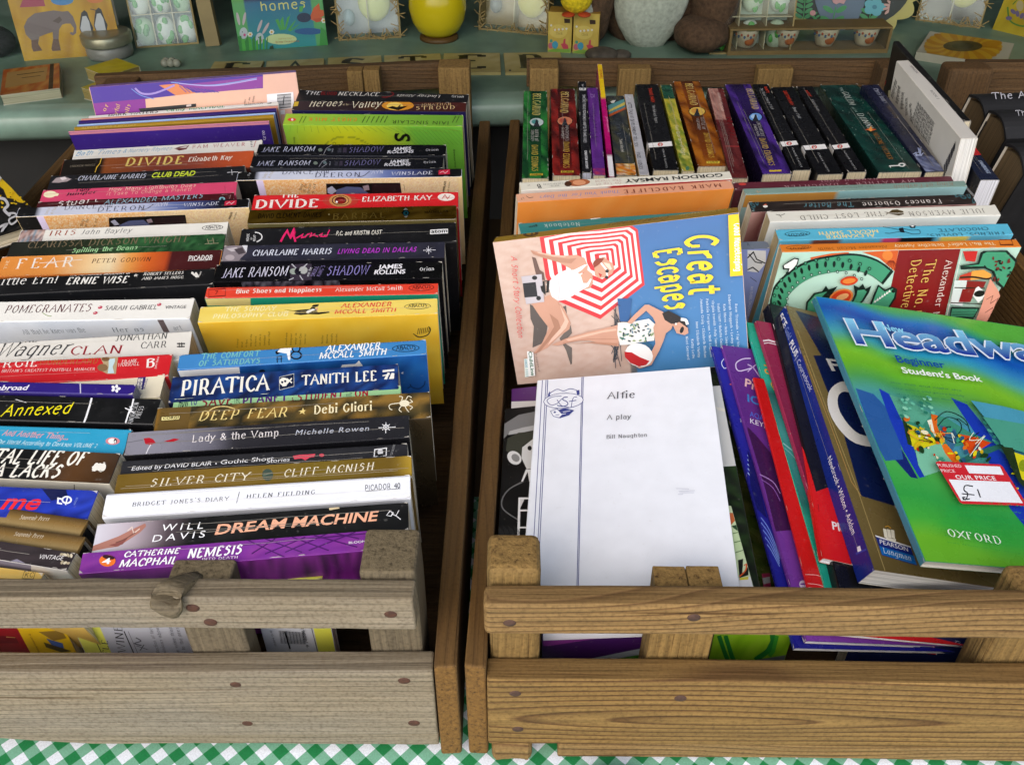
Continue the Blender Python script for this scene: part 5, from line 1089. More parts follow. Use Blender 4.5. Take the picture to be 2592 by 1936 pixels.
def fr_(s): f2(s); s.PL('c8a838',560,1432,668,1430,668,1446,560,1448); s.TX("CORGI",572,1445,655,1443,11,'1a1a10','b')
db("dark red fantasy paperback with gold lettering and a red orb", (490,1470,725,1468,478,748,672,742), '5a1818','3a1010', fr_)
def fk(s):
    s.TX("SOMETIMES TWELVE PREPAREDNESS ADAPTED TO CAMEL RACES",742,795,752,1195,20,'b8b8bc','c',up=(22,0)); s.TX("CREATOR BOOKS",758,1260,770,1412,20,'dcdce0','b',up=(20,0)); s.PL('e8e8ea',715,738,770,738,770,758,716,758); s.TX("CB",722,755,762,754,14,'101014','b'); s.TX("C",738,725,755,725,16,'d8d8dc','h')
db("thin black paperback with white lettering between red and violet ones", (740,1445,820,1443,706,690,768,688), '1c1c20','141418', fk, page='d8dcec')
def fp(s):
    s.MOT(['5a2c80','4a226c','6a3490'],10,3,4); s.TX("ZS",808,785,812,820,32,'b094cc','s',up=(32,0)); s.MOT(['8a2a6c','6a2a7c','b03a5a'],5,3,2,u1=.07)
    s.TX("THE AMULET",820,900,850,1200,24,'3a1c58','s',up=(26,0))
db("violet paperback standing between a thin black and a magenta one", (830,1470,935,1465,786,742,860,738), '56287c','401c5c', fp)
def fy(s): s.GR(0,'e8e6ea',.16,'e8e6ea',.17,'7a0c48',.24,'b4106a',.65,'b4106a',.66,'e8c420',1,'e0bc1c'); s.TX("LOUIS MUNRO",884,580,892,662,18,'b0502c','b',up=(20,0)); s.TX("JOHN COLEMAN",938,980,955,1105,16,'e8b0cc','f',up=(18,0))
db("tall slim magenta and yellow paperback with a white tail, leaning in the back row", (962,1480,1012,1480,864,535,905,535), 'b4106a','8a0c50', fy, L=.232, page='f0eeee')
def ft(s):
    s.MOT(['2a3038','3a4044','22282c','4a4a38'],16,4,5); s.MOT(['d8842c','e8c068','6a3a1c','f0e0c0','c86a1c'],8,5,8,u1=.13); s.PL('5a9a9c',940,890,1090,830,1095,855,950,930); s.PL('d8c460',950,930,1095,855,1098,880,955,945); s.PL('4a8a94',955,945,1098,880,1100,900,960,960); s.PL('c05a2c',960,960,1100,900,1105,915,965,980); s.PL('e8e8e0',975,855,990,845,1020,840,1005,865,985,865)
    s.TX("Yann Martel",1050,1165,1065,1275,24,'e0dcd0','s',up=(26,0)); s.TX("LIFE",1020,990,1035,1150,26,'4a5058','s',up=(28,0))
db("slate paperback with a tiger at its foot and a striped flag band", (1028,1475,1195,1465,942,802,1086,798), '2e343a','20262a', ft)
def fl(s): s.GR(0,'aeaeb4',1,'c2c2c8'); s.TX("LETTS TALK OF DEVELOPMENT: TELL SEX",1122,860,1180,1230,20,'3a3a42','c',up=(26,0)); s.TX("FUZE / LEDGES",1195,1280,1220,1415,22,'3a3a42','c',up=(26,0))
db("pale grey paperback with tight black lettering in the back row", (1218,1468,1300,1460,1086,792,1168,786), 'b8b8be','c8a060', fl)
def pen(band, a, t2, tw):
    def f(s):
        s.GR(0,'131316',.5,'19191c',1,'101012'); s.PL('eeecea',*band); cx = sum(band[0::2])/4; cy = sum(band[1::2])/4; s.EL('c8443a',cx,cy,22,15); s.EL('f4ece4',cx,cy,9,11); s.EL('2a2422',cx-2,cy-2,4,6)
        (t,x0,y0,x1,y1,h) = a; s.TX(t,x0,y0,x1,y1,h,'c03a28','c',up=(h,0)); (t,x0,y0,x1,y1,h) = t2; s.TX(t,x0,y0,x1,y1,h,'b8b8b8','s',.25,up=(h,0)); (x0,y0,x1,y1,h) = tw; s.TX("CLASSICS SERIES" if False else "PENGUIN CLASSICS",x0,y0,x1,y1,h,'a8a8a8','c',up=(h,0),track=.3)
        s.face='K'; s.GR(0,'eeecea',1,'eeecea',u0=.235,u1=.31)
    return f
db("thick black classic paperback with white band, left of the yellow-green one", (1335,1430,1545,1420,1186,708,1368,702), '17171a','121214', pen((1285,1200,1495,1183,1500,1222,1290,1238),("THOMAS HARDY",1290,740,1320,860,28),("The Pickwick Papers",1320,880,1350,1030,26),(1408,1250,1440,1405,14)))
def fgy(s):
    s.MOT(['b8a834','9a9a2c','c8b84a','7a8a2c'],20,4,5); s.MOT(['1f4a3a','2a5c46','16382c'],5,3,3,u0=.82); s.MOT(['7a8a30','b8a83a','4a6a2a','c8c060'],12,5,9,u1=.35); s.TX("JOANNE HARRIS",1462,870,1490,1045,26,'5a7a4a','s',up=(28,0)); s.TX("Five Quarters of Eggs",1512,1050,1580,1300,26,'e4e0c0','h',up=(28,0)); s.EL('4a7a5a',1620,1410,16,18)
db("mustard and green paperback with meadow art on the lower spine", (1578,1440,1675,1425,1388,716,1490,714), 'a89a34','6a6a24', fgy)
f3 = belg('a8641c','7a3c14','4a240e',(1600,700,1645,880,58),(1755,1115,1800,1320,44),(1700,935,72,40,'d8b454','c89040'),(("CASTLE OF",1730,985,1745,1085,26),("WIZARDRY",1692,990,1708,1090,22)))
def fo(s): f3(s); s.PL('e0c040',1778,1352,1890,1350,1888,1370,1780,1371); s.TX("CORGI",1792,1367,1875,1365,12,'1a1a10','b')
db("orange brown fantasy paperback with gold lettering and a golden orb", (1710,1400,1960,1385,1506,685,1715,680), '6a3414','3a1c0c', fo)
def fpk(s):
    s.MOT(['5a2426','4a1c20','6a2c2c'],16,4,4); s.MOT(['a87a70','b88a7c','8a5a54'],8,4,3,u0=.62,v0=.35); s.TX("GEORGE PELECAN",1870,780,1905,930,20,'d8c4b8','s',up=(22,0)); s.TX("NINE",1940,980,1985,1160,44,'6a1a1e','S',up=(48,0)); s.LN('a83a3a',6,1935,1225,2075,1228)
db("dusky pink and maroon paperback in the back row", (1985,1500,2122,1482,1762,745,1945,735), '4a1e20','34161a', fpk)
def fb(s): 
    g_ = belg('4a2c84','2c1c54','1c1230',(-75+40,720,15,885,50),(70,1120,150,1340,46),(40,950,56,36,'6a9ad8','a8c8e8'),(("ENCHANTERS'",48,990,88,1110,26),("ENDGAME",20,1010,55,1105,22))); g_(s); s.PL('d8b83a',150,1380,250,1376,248,1390,152,1393)
db("violet fantasy paperback with gold lettering and a blue orb", (98,1410,335,1405,-192,690,-20,683), '34225c','1c1430', fb, rg='A4')
db("black classic paperback with white band, leftmost of the trio by the wide green one", (345,1380,490,1375,20,685,135,680), '19191c','131315', pen((240,1150,375,1140,385,1172,245,1190),("DANTE",108,705,130,755,22),("The Divine Comedy 3: Hell",72,715,165,885,22),(330,1200,405,1355,14)), rg='A4')
db("black classic paperback with white band, middle of the trio by the wide green one", (547,1415,750,1405,176,714,340,705), '19191c','131315', pen((425,1180,600,1168,620,1205,415,1218),("DOSTOYEVSKY",262,740,325,855,26),("Poor Folk",335,870,385,960,26),(540,1240,625,1390,14)), rg='A4')
db("black classic paperback with white band, rightmost of the trio by the wide green one", (790,1400,935,1385,366,710,500,695), '19191c','131315', pen((655,1178,785,1160,805,1195,645,1215),("HARDY",438,735,475,785,22),("Selected Poems",485,805,540,900,22),(750,1225,845,1375,14)), rg='A4')
def fgo(s):
    s.MOT(['123a34','0e2c28','184a40','0c2420'],22,6,6)
    q = random.Random(4)
    for k in range(40): s.EL('8aa49a',640+q.random()*650,720+q.random()*600,3,3)
    s.TX("THE",712,715,732,752,18,'a8bcb4','s',up=(18,-4)); s.TX("GOLEM",735,755,800,860,44,'c8d0c8','s',up=(50,0)); s.TX("AND THE",810,875,850,920,16,'a8bcb4','s',up=(16,0)); s.TX("DJINNI",855,930,945,1048,44,'c8d0c8','s',up=(50,0))
    s.PL('d8602c',920,1060,965,1048,1018,1058,975,1072); s.PL('f0a050',950,1062,970,1030,985,1062,970,1075); s.TX("HELENE WECKER",985,1085,1115,1300,34,'b0702c','s',up=(36,0)); s.LN('e8e8e4',9,1115,1355,1195,1350); s.EL('e8e8e4',1220,1345,30,16); s.EL('123a34',1220,1345,14,8); s.LN('e8e8e4',7,1125,1355,1130,1368)
db("wide dark green paperback with pale capitals, orange flame and a white key", (1040,1400,1385,1385,545,698,878,685), '123a34','0c2420', fgo, rg='A4', L=.198, D=.125)
def fnv(s):
    s.MOT(['1a1c34','22243e','14162a'],14,4,4); s.TX("Chris Jones",990,720,1080,835,34,'b8bcd0','s',up=(36,-4)); s.TX("Nobody",1095,860,1180,965,30,'6a5a3c','s',up=(34,0))
    q = random.Random(9)
    for k in range(14): s.LN('a8b4d8',5,1330+q.random()*60,1260+q.random()*60,1290+q.random()*110,1180+q.random()*150,1340+q.random()*60,1230+q.random()*60)
    s.MOT(['2c345c','8a94b8','1a1c34','5a648c'],6,5,3,u1=.16)
db("midnight blue paperback with silver branches next to the tall white book", (1420,1400,1565,1385,902,695,1030,680), '1c1e36','12142a', fnv, rg='A4')
# white book and the black one beside it
reg('A4'); s = depthbook(*n4(1758,1122,1785,1118,1226,492,1248,486), L=.205, zn=.25, D=.135, roll=-4); s.T=.016; s.face='S'
s.TX("SIPHON",1285,535,1340,595,14,'3a3a3c','f',up=(16,-6)); s.TX("BOOK 2",1450,735,1510,805,14,'3a3a3c','f',up=(16,-6)); s.face='K'; s.GR(0,'dcd8ce',1,'e4e0d6')
q = random.Random(3); WD = "the of and a story that with family years life was her into from city night".split()
def words(n): return " ".join(q.choice(WD) for _ in range(n))
for k in range(5): s.TX(words(5),1150+k*40,805+k*42-0,1185+k*28,665+k*42-0,13,'2a2a2c','b',up=(-24,-26))
for k in range(8): s.TX(words(6),1310+k*19,1010+k*24,1368+k*17,850+k*20,12,'2a2a2c','b',up=(-22,-24))
for k in range(14): s.LN('2a2a2c',4+3*(k%3==0),1565+k*7,1400-k*18+40,1568+k*7,1330-k*14)
finish_book(s,"paperback_book","white paperback standing tall with its printed back and barcode towards the dark books",'book',GB,'dcd8d0','d8d4ca','e0dcd2',page='f0eee8')
reg('A4'); s = depthbook(*n4(1700,1050,1745,1040,1128,388,1165,378), L=.215, zn=.25, D=.14, roll=-4); s.M = Matrix.Translation((.012, .02, 0)) @ s.M; s.Mi = s.M.inverted(); s.face='S'; s.TX("RED RANGERS",1165,395,1240,478,18,'a03028','c',up=(20,-8)); s.face='K'; s.TX("NO",1085,700,1100,660,24,'c03028','b'); s.PL('d8d0a0',1115,735,1132,730,1125,790,1112,790)
finish_book(s,"paperback_book","black paperback with red spine lettering rising behind the white one",'book',GB,'161414','100e0e')
reg('N'); s = depthbook((2485,458),(2529,453),(2318,226),(2354,222), zn=.200, L=.2, D=.13); reg('A4'); s.TX("CAMBRIDGE",1838,1300,1915,1405,24,'b8c8e4','c',up=(24,-6)); s.PL('c82a2c',1770,1165,1790,1145,1872,1255,1755,1262); s.TX("orange",1775,1240,1800,1200,14,'f0d8d4','f',up=(16,10)); s.face='K'; s.PL('c8ccd4',1742,1500,1812,1580,1812,1600,1742,1530)
finish_book(s,"paperback_book","navy blue book with a red label and white page ends beside the white paperback",'book',GB,'22283e','161a28',page='eeeef4',mat=GLOSS)
# ================================================================== middle crate, stacks in front
ZR = lambda Y: .226
def mb(label, tl, tr, bl, br, col, front, draw=None, **k):
    fk = {a: k.pop(a) for a in ('mat', 'page', 'r') if a in k}
    k.setdefault('zf', ZR); s = row(tl, tr, bl, br, **k)
    if draw: draw(s)
    return finish_book(s, "paperback_book", label, 'book', GM, col, front, **fk)
def g1(s):
    reg('A7'); s.TX("GORDON RAMSAY",1885,118,1142,165,-26,'17171a','b'); s.TX("On Top of",1115,182,925,195,-16,'b89088','s'); s.TX("The World",1120,160,920,172,-16,'b89088','s'); s.EL('a8603c',790,188,92,27,-4); s.EL('4a2c1c',715,198,28,20); s.EL('d8946c',800,188,50,20); s.TX("NEIL",645,205,575,212,-10,'8a8a88','s'); s.TX("SIMPSON",680,188,525,198,-10,'8a8a88','s'); s.TX("B",500,200,475,205,-32,'2c2c2e','S'); s.TX("John Blake",425,205,405,208,-8,'3a3a3c','f')
    s.face='C'; s.GR(0,'f4f2e8',.4,'f4f2e8',.401,'c42a2a',1,'c42a2a',v0=.9); s.GR(0,'f2efe2',1,'eeeade',v1=.9)
mb("cream paperback with upside-down heavy black lettering and a small face on the spine", (1315,461.6),(1846,433),(1315,481.5),(1847,455), 'dcd8c8','f0ede0', g1, hid=0)
def g2(s):
    reg('A7'); s.GR(0,'e0a888',.5,'dc9c7c',1,'e0a080'); s.TX("MARK RADCLIFFE",1872,195,1135,245,-26,'7a3c28','S',track=.25); s.TX("Thank You For the Days",1110,245,500,290,-22,'7a84b8','s',.3); s.LN('4a3a34',4,395,290,420,305,450,300); s.TX("LT",375,300,350,305,-16,'5a4a44','f')
    s.face='C'; s.MOT(['f0923c','ee8a34','f29a48'],14,6,4)
mb("salmon spined paperback with a broad plain orange cover showing", (1306,491.5),(1849,456.6),(1308,513),(1851,478), 'dc9c7c','f0923c', g2, hid=0)
def g3(s): reg('A7'); s.TX("Notebook",800,490,530,505,-28,'c8dcd8','s',track=.1); s.PL('e8ece8',880,458,970,445,960,460,890,470); s.TX("gom",480,510,415,520,-18,'1a2a2c','b')
mb("teal paperback peeping out behind the beach cover", (1311.5,565),(1850,529),(1310,586),(1850,552), '2c8a88','267a78', g3, hid=.003, zf=lambda Y: .208, lean=6)
def g4(s): reg('A8'); s.TX("MY FATHER'S DAUGHTER",1265,165,275,212,-20,'b0888c','s',track=.2); s.TX("HANNAH POOL",985,150,545,172,-14,'b0888c','s',track=.2); s.EL('c04038',-38,200,30,10)
mb("burgundy paperback, rearmost of the right hand stack in the middle crate", (1854,461.6),(2406,445),(1860,476),(2420,458), '5a2430','4a1c26', g4, zf=lambda Y: .220, hid=.003)
def g5(s):
    reg('A8'); s.TX("King of Fashion",1560,185,1110,210,-26,'8a7a6a','s',.2); s.TX("The autobiography of Paul Poiret",965,208,340,238,-16,'6a7a72','s',.2); s.TX("4",105,245,60,250,-20,'a89a80','s')
    s.face='C'; s.GR(0,'c08a3c',.405,'b8823a',.41,'8ab4b4',1,'9cc4c4',v0=.88); s.GR(0,'9ab8b4',1,'8aaaa8',v1=.88)
mb("grey green paperback with an orange and pale teal cover edge", (1881,477),(2439.6,456.6),(1884,489),(2443,477), '7a948a','8ab4b4', g5, zf=lambda Y: .220, hid=0)
def g6(s):
    reg('A8'); s.MOT(['2a2220','342a26','221c1a'],14,3,4); s.TX("Frances Osborne",1465,315,868,340,-32,'dcd4cc','s',track=.08); s.TX("The Bolter",805,335,425,345,-36,'5a8a94','h',.2,track=.12)
    for x, y in ((40,360),(70,340),(30,390),(1600,285),(1640,300),(1680,290),(1720,325)): s.EL('3a646c',x,y,26,12,x); s.EL('2a2220',x,y,14,6,x)
    s.EL('e0dcd4',135,372,18,10); s.PL('b8502c',115,365,150,360,135,352); s.face='C'; s.MOT(['c89a90','8a5a54','d8b0a4','6a3a38'],20,8,6)
mb("dark brown paperback with teal flowers and pale upside-down lettering", (1894,512),(2458,491.5),(1900,538),(2471,516.5), '2a2220','b48a84', g6, zf=lambda Y: .220, hid=0)
def g7(s):
    reg('A8'); s.TX("JULIE MYERSON",1795,385,1220,410,-34,'7a7870','s',track=.12); s.TX("THE LOST CHILD",1025,408,395,440,-34,'6a6860','s',track=.12); s.PL('4a3c20',1040,410,1075,415,1100,395,1140,392,1185,405,1188,430,1150,440,1100,430,1075,425,1050,435,1062,420); s.LN('7a7870',5,215,430,250,440,285,425); s.LN('7a7870',4,240,430,260,455)
    s.face='C'; s.GR(0,'f4f4ec',1,'f0f0e8')
mb("ivory white paperback with a bronze goldfish on its upside-down spine", (1940,535),(2518,518),(1952,561),(2533,546.5), 'dedcd0','f2f2ea', g7, zf=lambda Y: .220, hid=0, page='dcc89c')
def g8(s):
    reg('A8'); s.TX("FRIENDS, LOVERS,",1945,560,1365,580,-24,'3a7488','c'); s.TX("CHOCOLATE",1825,525,1445,540,-24,'3a7488','c'); s.TX("ALEXANDER",965,575,590,590,-24,'e8d490','c'); s.TX("MCCALL SMITH",988,545,538,562,-24,'e8d490','c')
    s.PL('17202a',1150,535,1185,530,1195,570,1160,565); s.LN('17202a',4,1160,548,1090,535,1030,525); s.LN('17202a',4,1160,560,1080,575,1045,572); s.LN('17202a',4,1190,540,1250,550,1305,550,1312,575,1290,580,sm=True); s.LN('17202a',4,1190,560,1250,580,1290,580); s.PL('17202a',1225,515,1280,512,1275,535,1240,535); s.EL('f4f4f0',1255,520,10,6)
    s.EL('1c4454',380,578,98,20,-2); s.EL('5ab4d0',380,578,92,16,-2); s.TX("ABACUS",455,570,305,580,-18,'1c4454','c')
    s.face='C'; s.GR(0,'68bcd8',.13,'68bcd8',.131,'7a4434',.27,'7a4434',.271,'68bcd8',.44,'68bcd8',.441,'d84a7a',.505,'d84a7a',.506,'181a20',.655,'181a20',.656,'68bcd8',.675,'68bcd8',.676,'e8d060',.82,'e8d060',.821,'68bcd8',1,'68bcd8')
mb("sky blue paperback with a stick-legged figure and colour blocks on its cover edge", (1962,580),(2549,565),(1972,610),(2569,594), '5ab4d0','68bcd8', g8, zf=lambda Y: .220, hid=0, page='dcc89c')
def g9(s):
    reg('A8'); s.TX("The No.1 Ladies' Detective Agency",1875,640,1110,662,-22,'f4dcb0','S'); s.TX("Alexander McCall Smith",1060,665,535,685,-20,'7a4418','s'); s.EL('6a3414',390,681,98,16,-2); s.EL('e0802c',390,681,92,12,-2); s.TX("ABACUS",465,674,320,684,-16,'6a3414','c'); s.LN('6a2a14',7,1910,622,2005,620,2020,660,1925,662,1910,622)
    s.face='C'; s.GR(0,'bfe4d0',1,'c4e8d4'); s.PL('8c1c1c',1152,700,1622,685,1490,1250,1030,1250)
    s.PL('e0642c',870,715,1150,700,1118,860,1000,760,930,735); s.EL('f08a3c',1065,740,40,38)
    for k in range(8): s.LN('8a2a14',4,1080+k*4,780,1010+k*22,850)
    s.LN('e0642c',22,480,765,560,750,640,735,770,725); s.LN('fff0d8',4,500,765,600,745,760,728)
    # crocodile: outer green body with dark outline
    s.LN('12241c',130,265,1250,235,1060,330,930,480,840,660,800,820,790,960,830,1070,910,sm=True); s.LN('4aa078',112,265,1250,242,1060,335,935,485,846,662,806,820,796,955,834,1050,900,sm=True)
    for k in range(17):
        t = k/16; a = radians(200-150*t); x = 640+400*cos(a)*1.0; y = 1080-290*sin(a); s.EL('12241c',x,y+12,11,24,degs(a) if False else -20+60*t-20)
    for k in range(14): t = k/13; a = radians(196-146*t); s.EL('12241c',640+440*cos(a),1075-318*sin(a),14,14); s.EL('4aa078',640+440*cos(a),1075-318*sin(a),8,8)
    for k in range(14): t = k/13; a = radians(196-146*t); s.EL('12241c',640+345*cos(a),1085-235*sin(a),11,11); s.EL('bfe4d0',640+345*cos(a),1085-235*sin(a),6,6)
    s.PL('12241c',430,1180,440,1080,500,1010,560,1000,590,955,610,985,680,960,640,1010,700,1000,600,1060,520,1080,490,1250); s.PL('4aa078',445,1180,455,1085,510,1022,600,1000,540,1060,500,1250)
    s.PL('12241c',770,1110,810,1020,800,950,840,970,870,940,890,980,935,955,915,1010,870,1080,800,1130); s.PL('4aa078',785,1105,822,1030,830,990,880,985,900,1000,860,1070,805,1115)
    s.EL('e8863c',705,1045,95,62,-20); s.EL('d8421c',705,1045,80,50,-20); s.EL('f4b070',715,1040,50,22,-20); s.EL('d8421c',765,918,68,34,-8); s.EL('f08a3c',765,918,50,20,-8)
    s.PL('12241c',900,1150,960,1000,985,945,1040,985,1090,960,1130,980,1120,1050,1050,1150); s.PL('4aa078',915,1150,972,1010,990,962,1035,1000,1095,975,1115,990,1105,1045,1040,1150); s.EL('12241c',1100,995,14,14)
    for k in range(7): s.PL('f4f6ea',950+k*18,1085-k*13,962+k*18,1060-k*13,972+k*18,1078-k*13)
    s.PL('12241c',258,800,300,770,350,740,385,745,375,790,345,830,310,870,290,865,300,830,262,830); s.PL('f4f6f0',268,798,300,780,350,750,375,755,365,790,340,820,305,850,312,820,275,820)
    s.TX("The No.1 Ladies'",1355,760,1150,1490,60,'e8c060','s',up=(70,8)); s.TX("Detective Agency",1240,760,1085,1420,60,'e8c060','s',up=(70,8)); s.TX("Alexander McCall Smith",1500,755,1305,1560,44,'f0dcd0','s',up=(50,8)); s.LN('f4ece4',5,1622,685,1490,1250)
    s.PL('d02a24',1625,690,1740,684,1720,770,1650,765); s.PL('12241c',1605,800,1740,780,1760,700,1800,680,1960,682,2040,760,2030,880,2005,960,1950,990,1880,940,1850,850,1790,820,1610,830); s.PL('4aa078',1625,805,1750,790,1780,710,1810,695,1950,697,2020,770,2010,880,1985,950,1945,970,1895,920,1865,840,1790,805)
    q = random.Random(2)
    for k in range(30): s.EL('12241c' if k%2 else '7a2a24',1790+q.random()*200,715+q.random()*200,14,7,q.random()*180)
    s.PL('f0a848',1690,835,1780,825,1840,860,1835,890,1680,905); s.PL('d0402c',1600,870,1690,840,1680,905,1590,905); s.LN('3a2010',14,1600,885,1700,880,1800,895,1840,885,sm=True)
    s.PL('8c1c1c',1640,910,1800,915,1780,960,1630,960); s.PL('dfe6e2',1560,905,1655,905,1620,1100,1530,1085); s.LN('2c1c14',8,1560,960,1790,965); s.LN('2c1c14',8,1530,1075,1770,1085); s.PL('f4f4f0',1675,995,1740,950,1795,1000,1770,1050,1740,1075); s.PL('8c1c1c',1620,970,1720,965,1680,1070,1590,1070); s.EL('140c0a',1748,1005,42,24,-10)
    s.PL('eaa088',1830,890,1890,980,1925,1080,1950,1150,1900,1260,1700,1260,1770,1080,1790,1000); s.LN('6a3a30',4,1800,1050,1850,1020,1830,1080,1890,1040,1860,1110); s.LN('6a3a30',4,1790,1150,1850,1110,1830,1170,1890,1120)
    s.PL('12241c',1530,1105,1750,1110,1700,1200,1520,1190); s.PL('4aa078',1540,1120,1735,1122,1700,1185,1530,1180)
    for k in range(5): s.LN('12241c',4,1535,1130+k*12,1720,1132+k*12)
mb("orange spined paperback showing a crocodile cover in green, red and mint", (1972,618),(2571,605),(1980,640),(2584,625), 'e0802c','bfe4d0', g9, zf=lambda Y: .220, hid=0, lean=8, page='dcc89c', D=.126)
def g10(s):
    reg('A8'); s.GR(0,'6c7688',1,'7a8494'); s.TX("R",0,668,18,668,22,'3a4450','f'); s.face='C'; s.GR(0,'8a98d4',1,'96a4dc'); s.PL('f0f0f0',0,700,140,705,140,800,80,870,0,860); s.LN('141418',9,0,760,45,715,70,770,135,800); s.LN('141418',8,10,730,60,790,110,800); s.LN('141418',9,0,850,40,830,85,865); s.LN('141418',4,20,905,70,940); s.TX("AN ISABEL DALHOUSIE NOVEL",25,975,-12,1280,22,'dfe4f4','f',up=(20,0))
mb("lilac blue paperback with jagged black and white art behind the beach cover", (1742,616),(1942,610),(1742,636),(1943,630), '76808e','8a98d4', g10, hid=0, L=.198, page='d8c498', zf=lambda Y:.205, lean=12)
# ------------------------------------------------------------------ beach anthology, lying back
reg('A7'); s = pose([(1265,609),(1886,533),(1895,922),(1312,973)], .203, .132, .017)
GE = s; s.GR(0,'b08a24',.5,'b8922c',1,'a8821e'); s.TX("Great Escapes",1490,440,1035,495,-26,'6a3c14','h',.3); s.TX("Good Housekeeping",1945,372,1560,425,-24,'d8b85a','c'); s.EL('1c1c14',432,576,60,22,-6); s.EL('b08a24',432,576,34,13,-6); s.PL('1c1c14',428,590,440,565,452,582); s.TX("CAS",340,582,305,586,-18,'4a3a14','f')
s.face='C'
def sand(u, v):
    h_ = ((u*97.3+v*53.7) % 1); n_ = .5+.5*sin(u*41+3*sin(v*33))*sin(v*47+2*sin(u*29))
    if u > .508: return mixc(C('3f6da6'), C('4484b8'), (1-v)) if u > .53 else mixc(C('5a6470'), C('8a8078'), n_)
    return mixc(C('c8a898'), C('d4bcae'), n_*.7+.3*h_)
s.FN(110,70,sand)
umb = [(498,600),(690,560),(955,540),(1195,510),(1245,545),(1297,965),(960,1225),(640,1090),(545,905)]; cc = (985,752)
for k in range(14):
    t = 1-k/14.; s.PL('d4323a' if k % 2 == 0 else 'f2e6e2', *[v for p in umb for v in (cc[0]+(p[0]-cc[0])*t, cc[1]+(p[1]-cc[1])*t)])
s.PL('6a5048',440,750,470,760,500,850,530,870,540,930,500,920,470,880); s.PL('5c5450',425,1110,560,1180,700,1120,705,1180,560,1270,540,1400,445,1440,455,1280,430,1220); s.PL('6a625c',650,1370,735,1270,745,1330,680,1400,745,1440,745,1560,735,1570,700,1460)
SK1, SK2 = 'cc9a82', 'b07a62'
s.PL(SK1,430,700,480,712,600,735,700,742,780,735,840,760,865,820,860,860,800,880,715,830,640,790,520,755,450,730); s.PL(SK1,860,850,900,880,905,950,880,990,830,1000,800,900); 
s.PL('f4f2f0',840,810,862,808,820,850,790,870,815,900,830,950,860,950,885,915,895,920,870,975,825,1000,790,1020,745,1050,700,1075,640,1085,600,1075,575,1000,545,960,600,910,650,870,700,850,760,850); s.PL(SK1,575,1040,640,1085,690,1150,735,1250,725,1300,640,1360,560,1440,470,1485,455,1480,520,1400,570,1290,500,1200,440,1110,480,1080)
s.LN(SK2,4,640,1100,700,1220,660,1290,570,1380,sm=True); s.EL('7a3a2c',945,795,42,30,-30); s.PL(SK1,915,830,965,780,1010,770,1055,800,1068,840,1050,880,1000,905,950,912,920,890); s.EL(SK1,985,765,18,14); s.LN('f4f2f0',13,960,790,1005,845,1015,900); s.EL('22262c',1012,858,14,13); s.EL('22262c',1008,905,12,13); s.PL('c0322c',945,870,975,885,960,905)

s.PL('b8866e',430,700,480,724,600,752,720,765,780,760,740,800,640,790,520,755,450,730); s.PL('e4bca6',480,712,600,735,700,745,690,752,600,745,490,722); s.PL('e6bea8',650,1110,720,1240,700,1290,620,1370,560,1420,600,1350,670,1270,690,1230); s.PL('b08068',575,1180,640,1230,660,1290,560,1400,500,1470,470,1480,560,1360,610,1280)
for a in ((700,880,730,960,720,1040),(760,880,790,960,770,1030),(640,930,650,1000,640,1070)): s.LN('d0ccd0',6,*a,sm=True)
s.PL('8a3c28',905,800,925,770,960,758,990,760,970,790,940,815,915,832); s.PL('f0d0bc',985,790,1030,800,1050,840,1035,850,1000,815)
s.PL('c2bcc2',360,898,515,880,535,1090,398,1108); s.PL('22242c',372,950,470,940,485,1050,385,1058); s.EL('1a1c22',462,908,20,16); s.EL('1a1c22',492,1062,18,17); s.LN('14161a',14,530,935,565,930,560,1015,535,1020,530,935); s.PL('14161a',505,970,540,965,545,1040,515,1010)
s.PL('2a5c94',1090,1065,1200,1065,1180,1240,1110,1240); 
q = random.Random(6)
for k in range(26): s.LN('3a4048',5,1040+q.random()*55,1100+q.random()*480,1070+q.random()*55,1110+q.random()*480)
s.PL(SK1,590,1415,700,1365,850,1320,980,1290,1095,1262,1105,1330,1100,1425,1000,1412,880,1380,760,1385,640,1420); s.LN(SK2,4,680,1400,870,1370,1090,1370)
s.PL('e2b8a0',700,1372,860,1332,1000,1300,1080,1290,1085,1305,980,1320,860,1350,720,1385); s.PL('b8846a',700,1410,900,1392,1095,1400,1090,1420,1000,1412,880,1400)
s.PL('eceae4',1095,1245,1200,1240,1330,1215,1380,1260,1370,1380,1330,1385,1200,1410,1110,1415,1090,1330)
for k in range(46): s.EL(['4a7a6a','2c3c44','6a8a9a','8aa070'][k%4],1110+q.random()*250,1250+q.random()*140,12,6,q.random()*180)
s.PL(SK1,1165,1240,1220,1180,1300,1105,1330,1105,1440,1160,1450,1200,1520,1240,1500,1290,1460,1320,1440,1380,1410,1450,1350,1560,1260,1588,1235,1575,1320,1520,1380,1400,1365,1280,1380,1240,1360,1200,1310,1150,1240,1210,1200,1250); s.PL('1c1618',1430,1170,1480,1150,1560,1190,1610,1240,1630,1300,1600,1280,1560,1240,1500,1250,1450,1220); s.PL(SK1,1510,1255,1560,1235,1625,1280,1630,1320,1600,1335,1540,1320); s.LN('f2f0ec',22,1572,1215,1610,1222,1622,1255,sm=True); s.EL('141418',1580,1295,14,26,20); s.EL('f0ece8',1535,1250,7,9)
s.EL('f0eeea',1255,1485,108,88,20); s.PL('c02428',1145,1460,1200,1465,1260,1500,1335,1530,1310,1560,1255,1572,1190,1545,1150,1500); s.PL('2a5c7a',1230,1395,1300,1385,1350,1405,1362,1440,1330,1420,1270,1400)
s.PL('f2c800',1930,412,2065,398,2070,880,1945,890); s.TX("Good Housekeeping",1975,490,1985,850,44,'ffffff','c',up=(48,0))
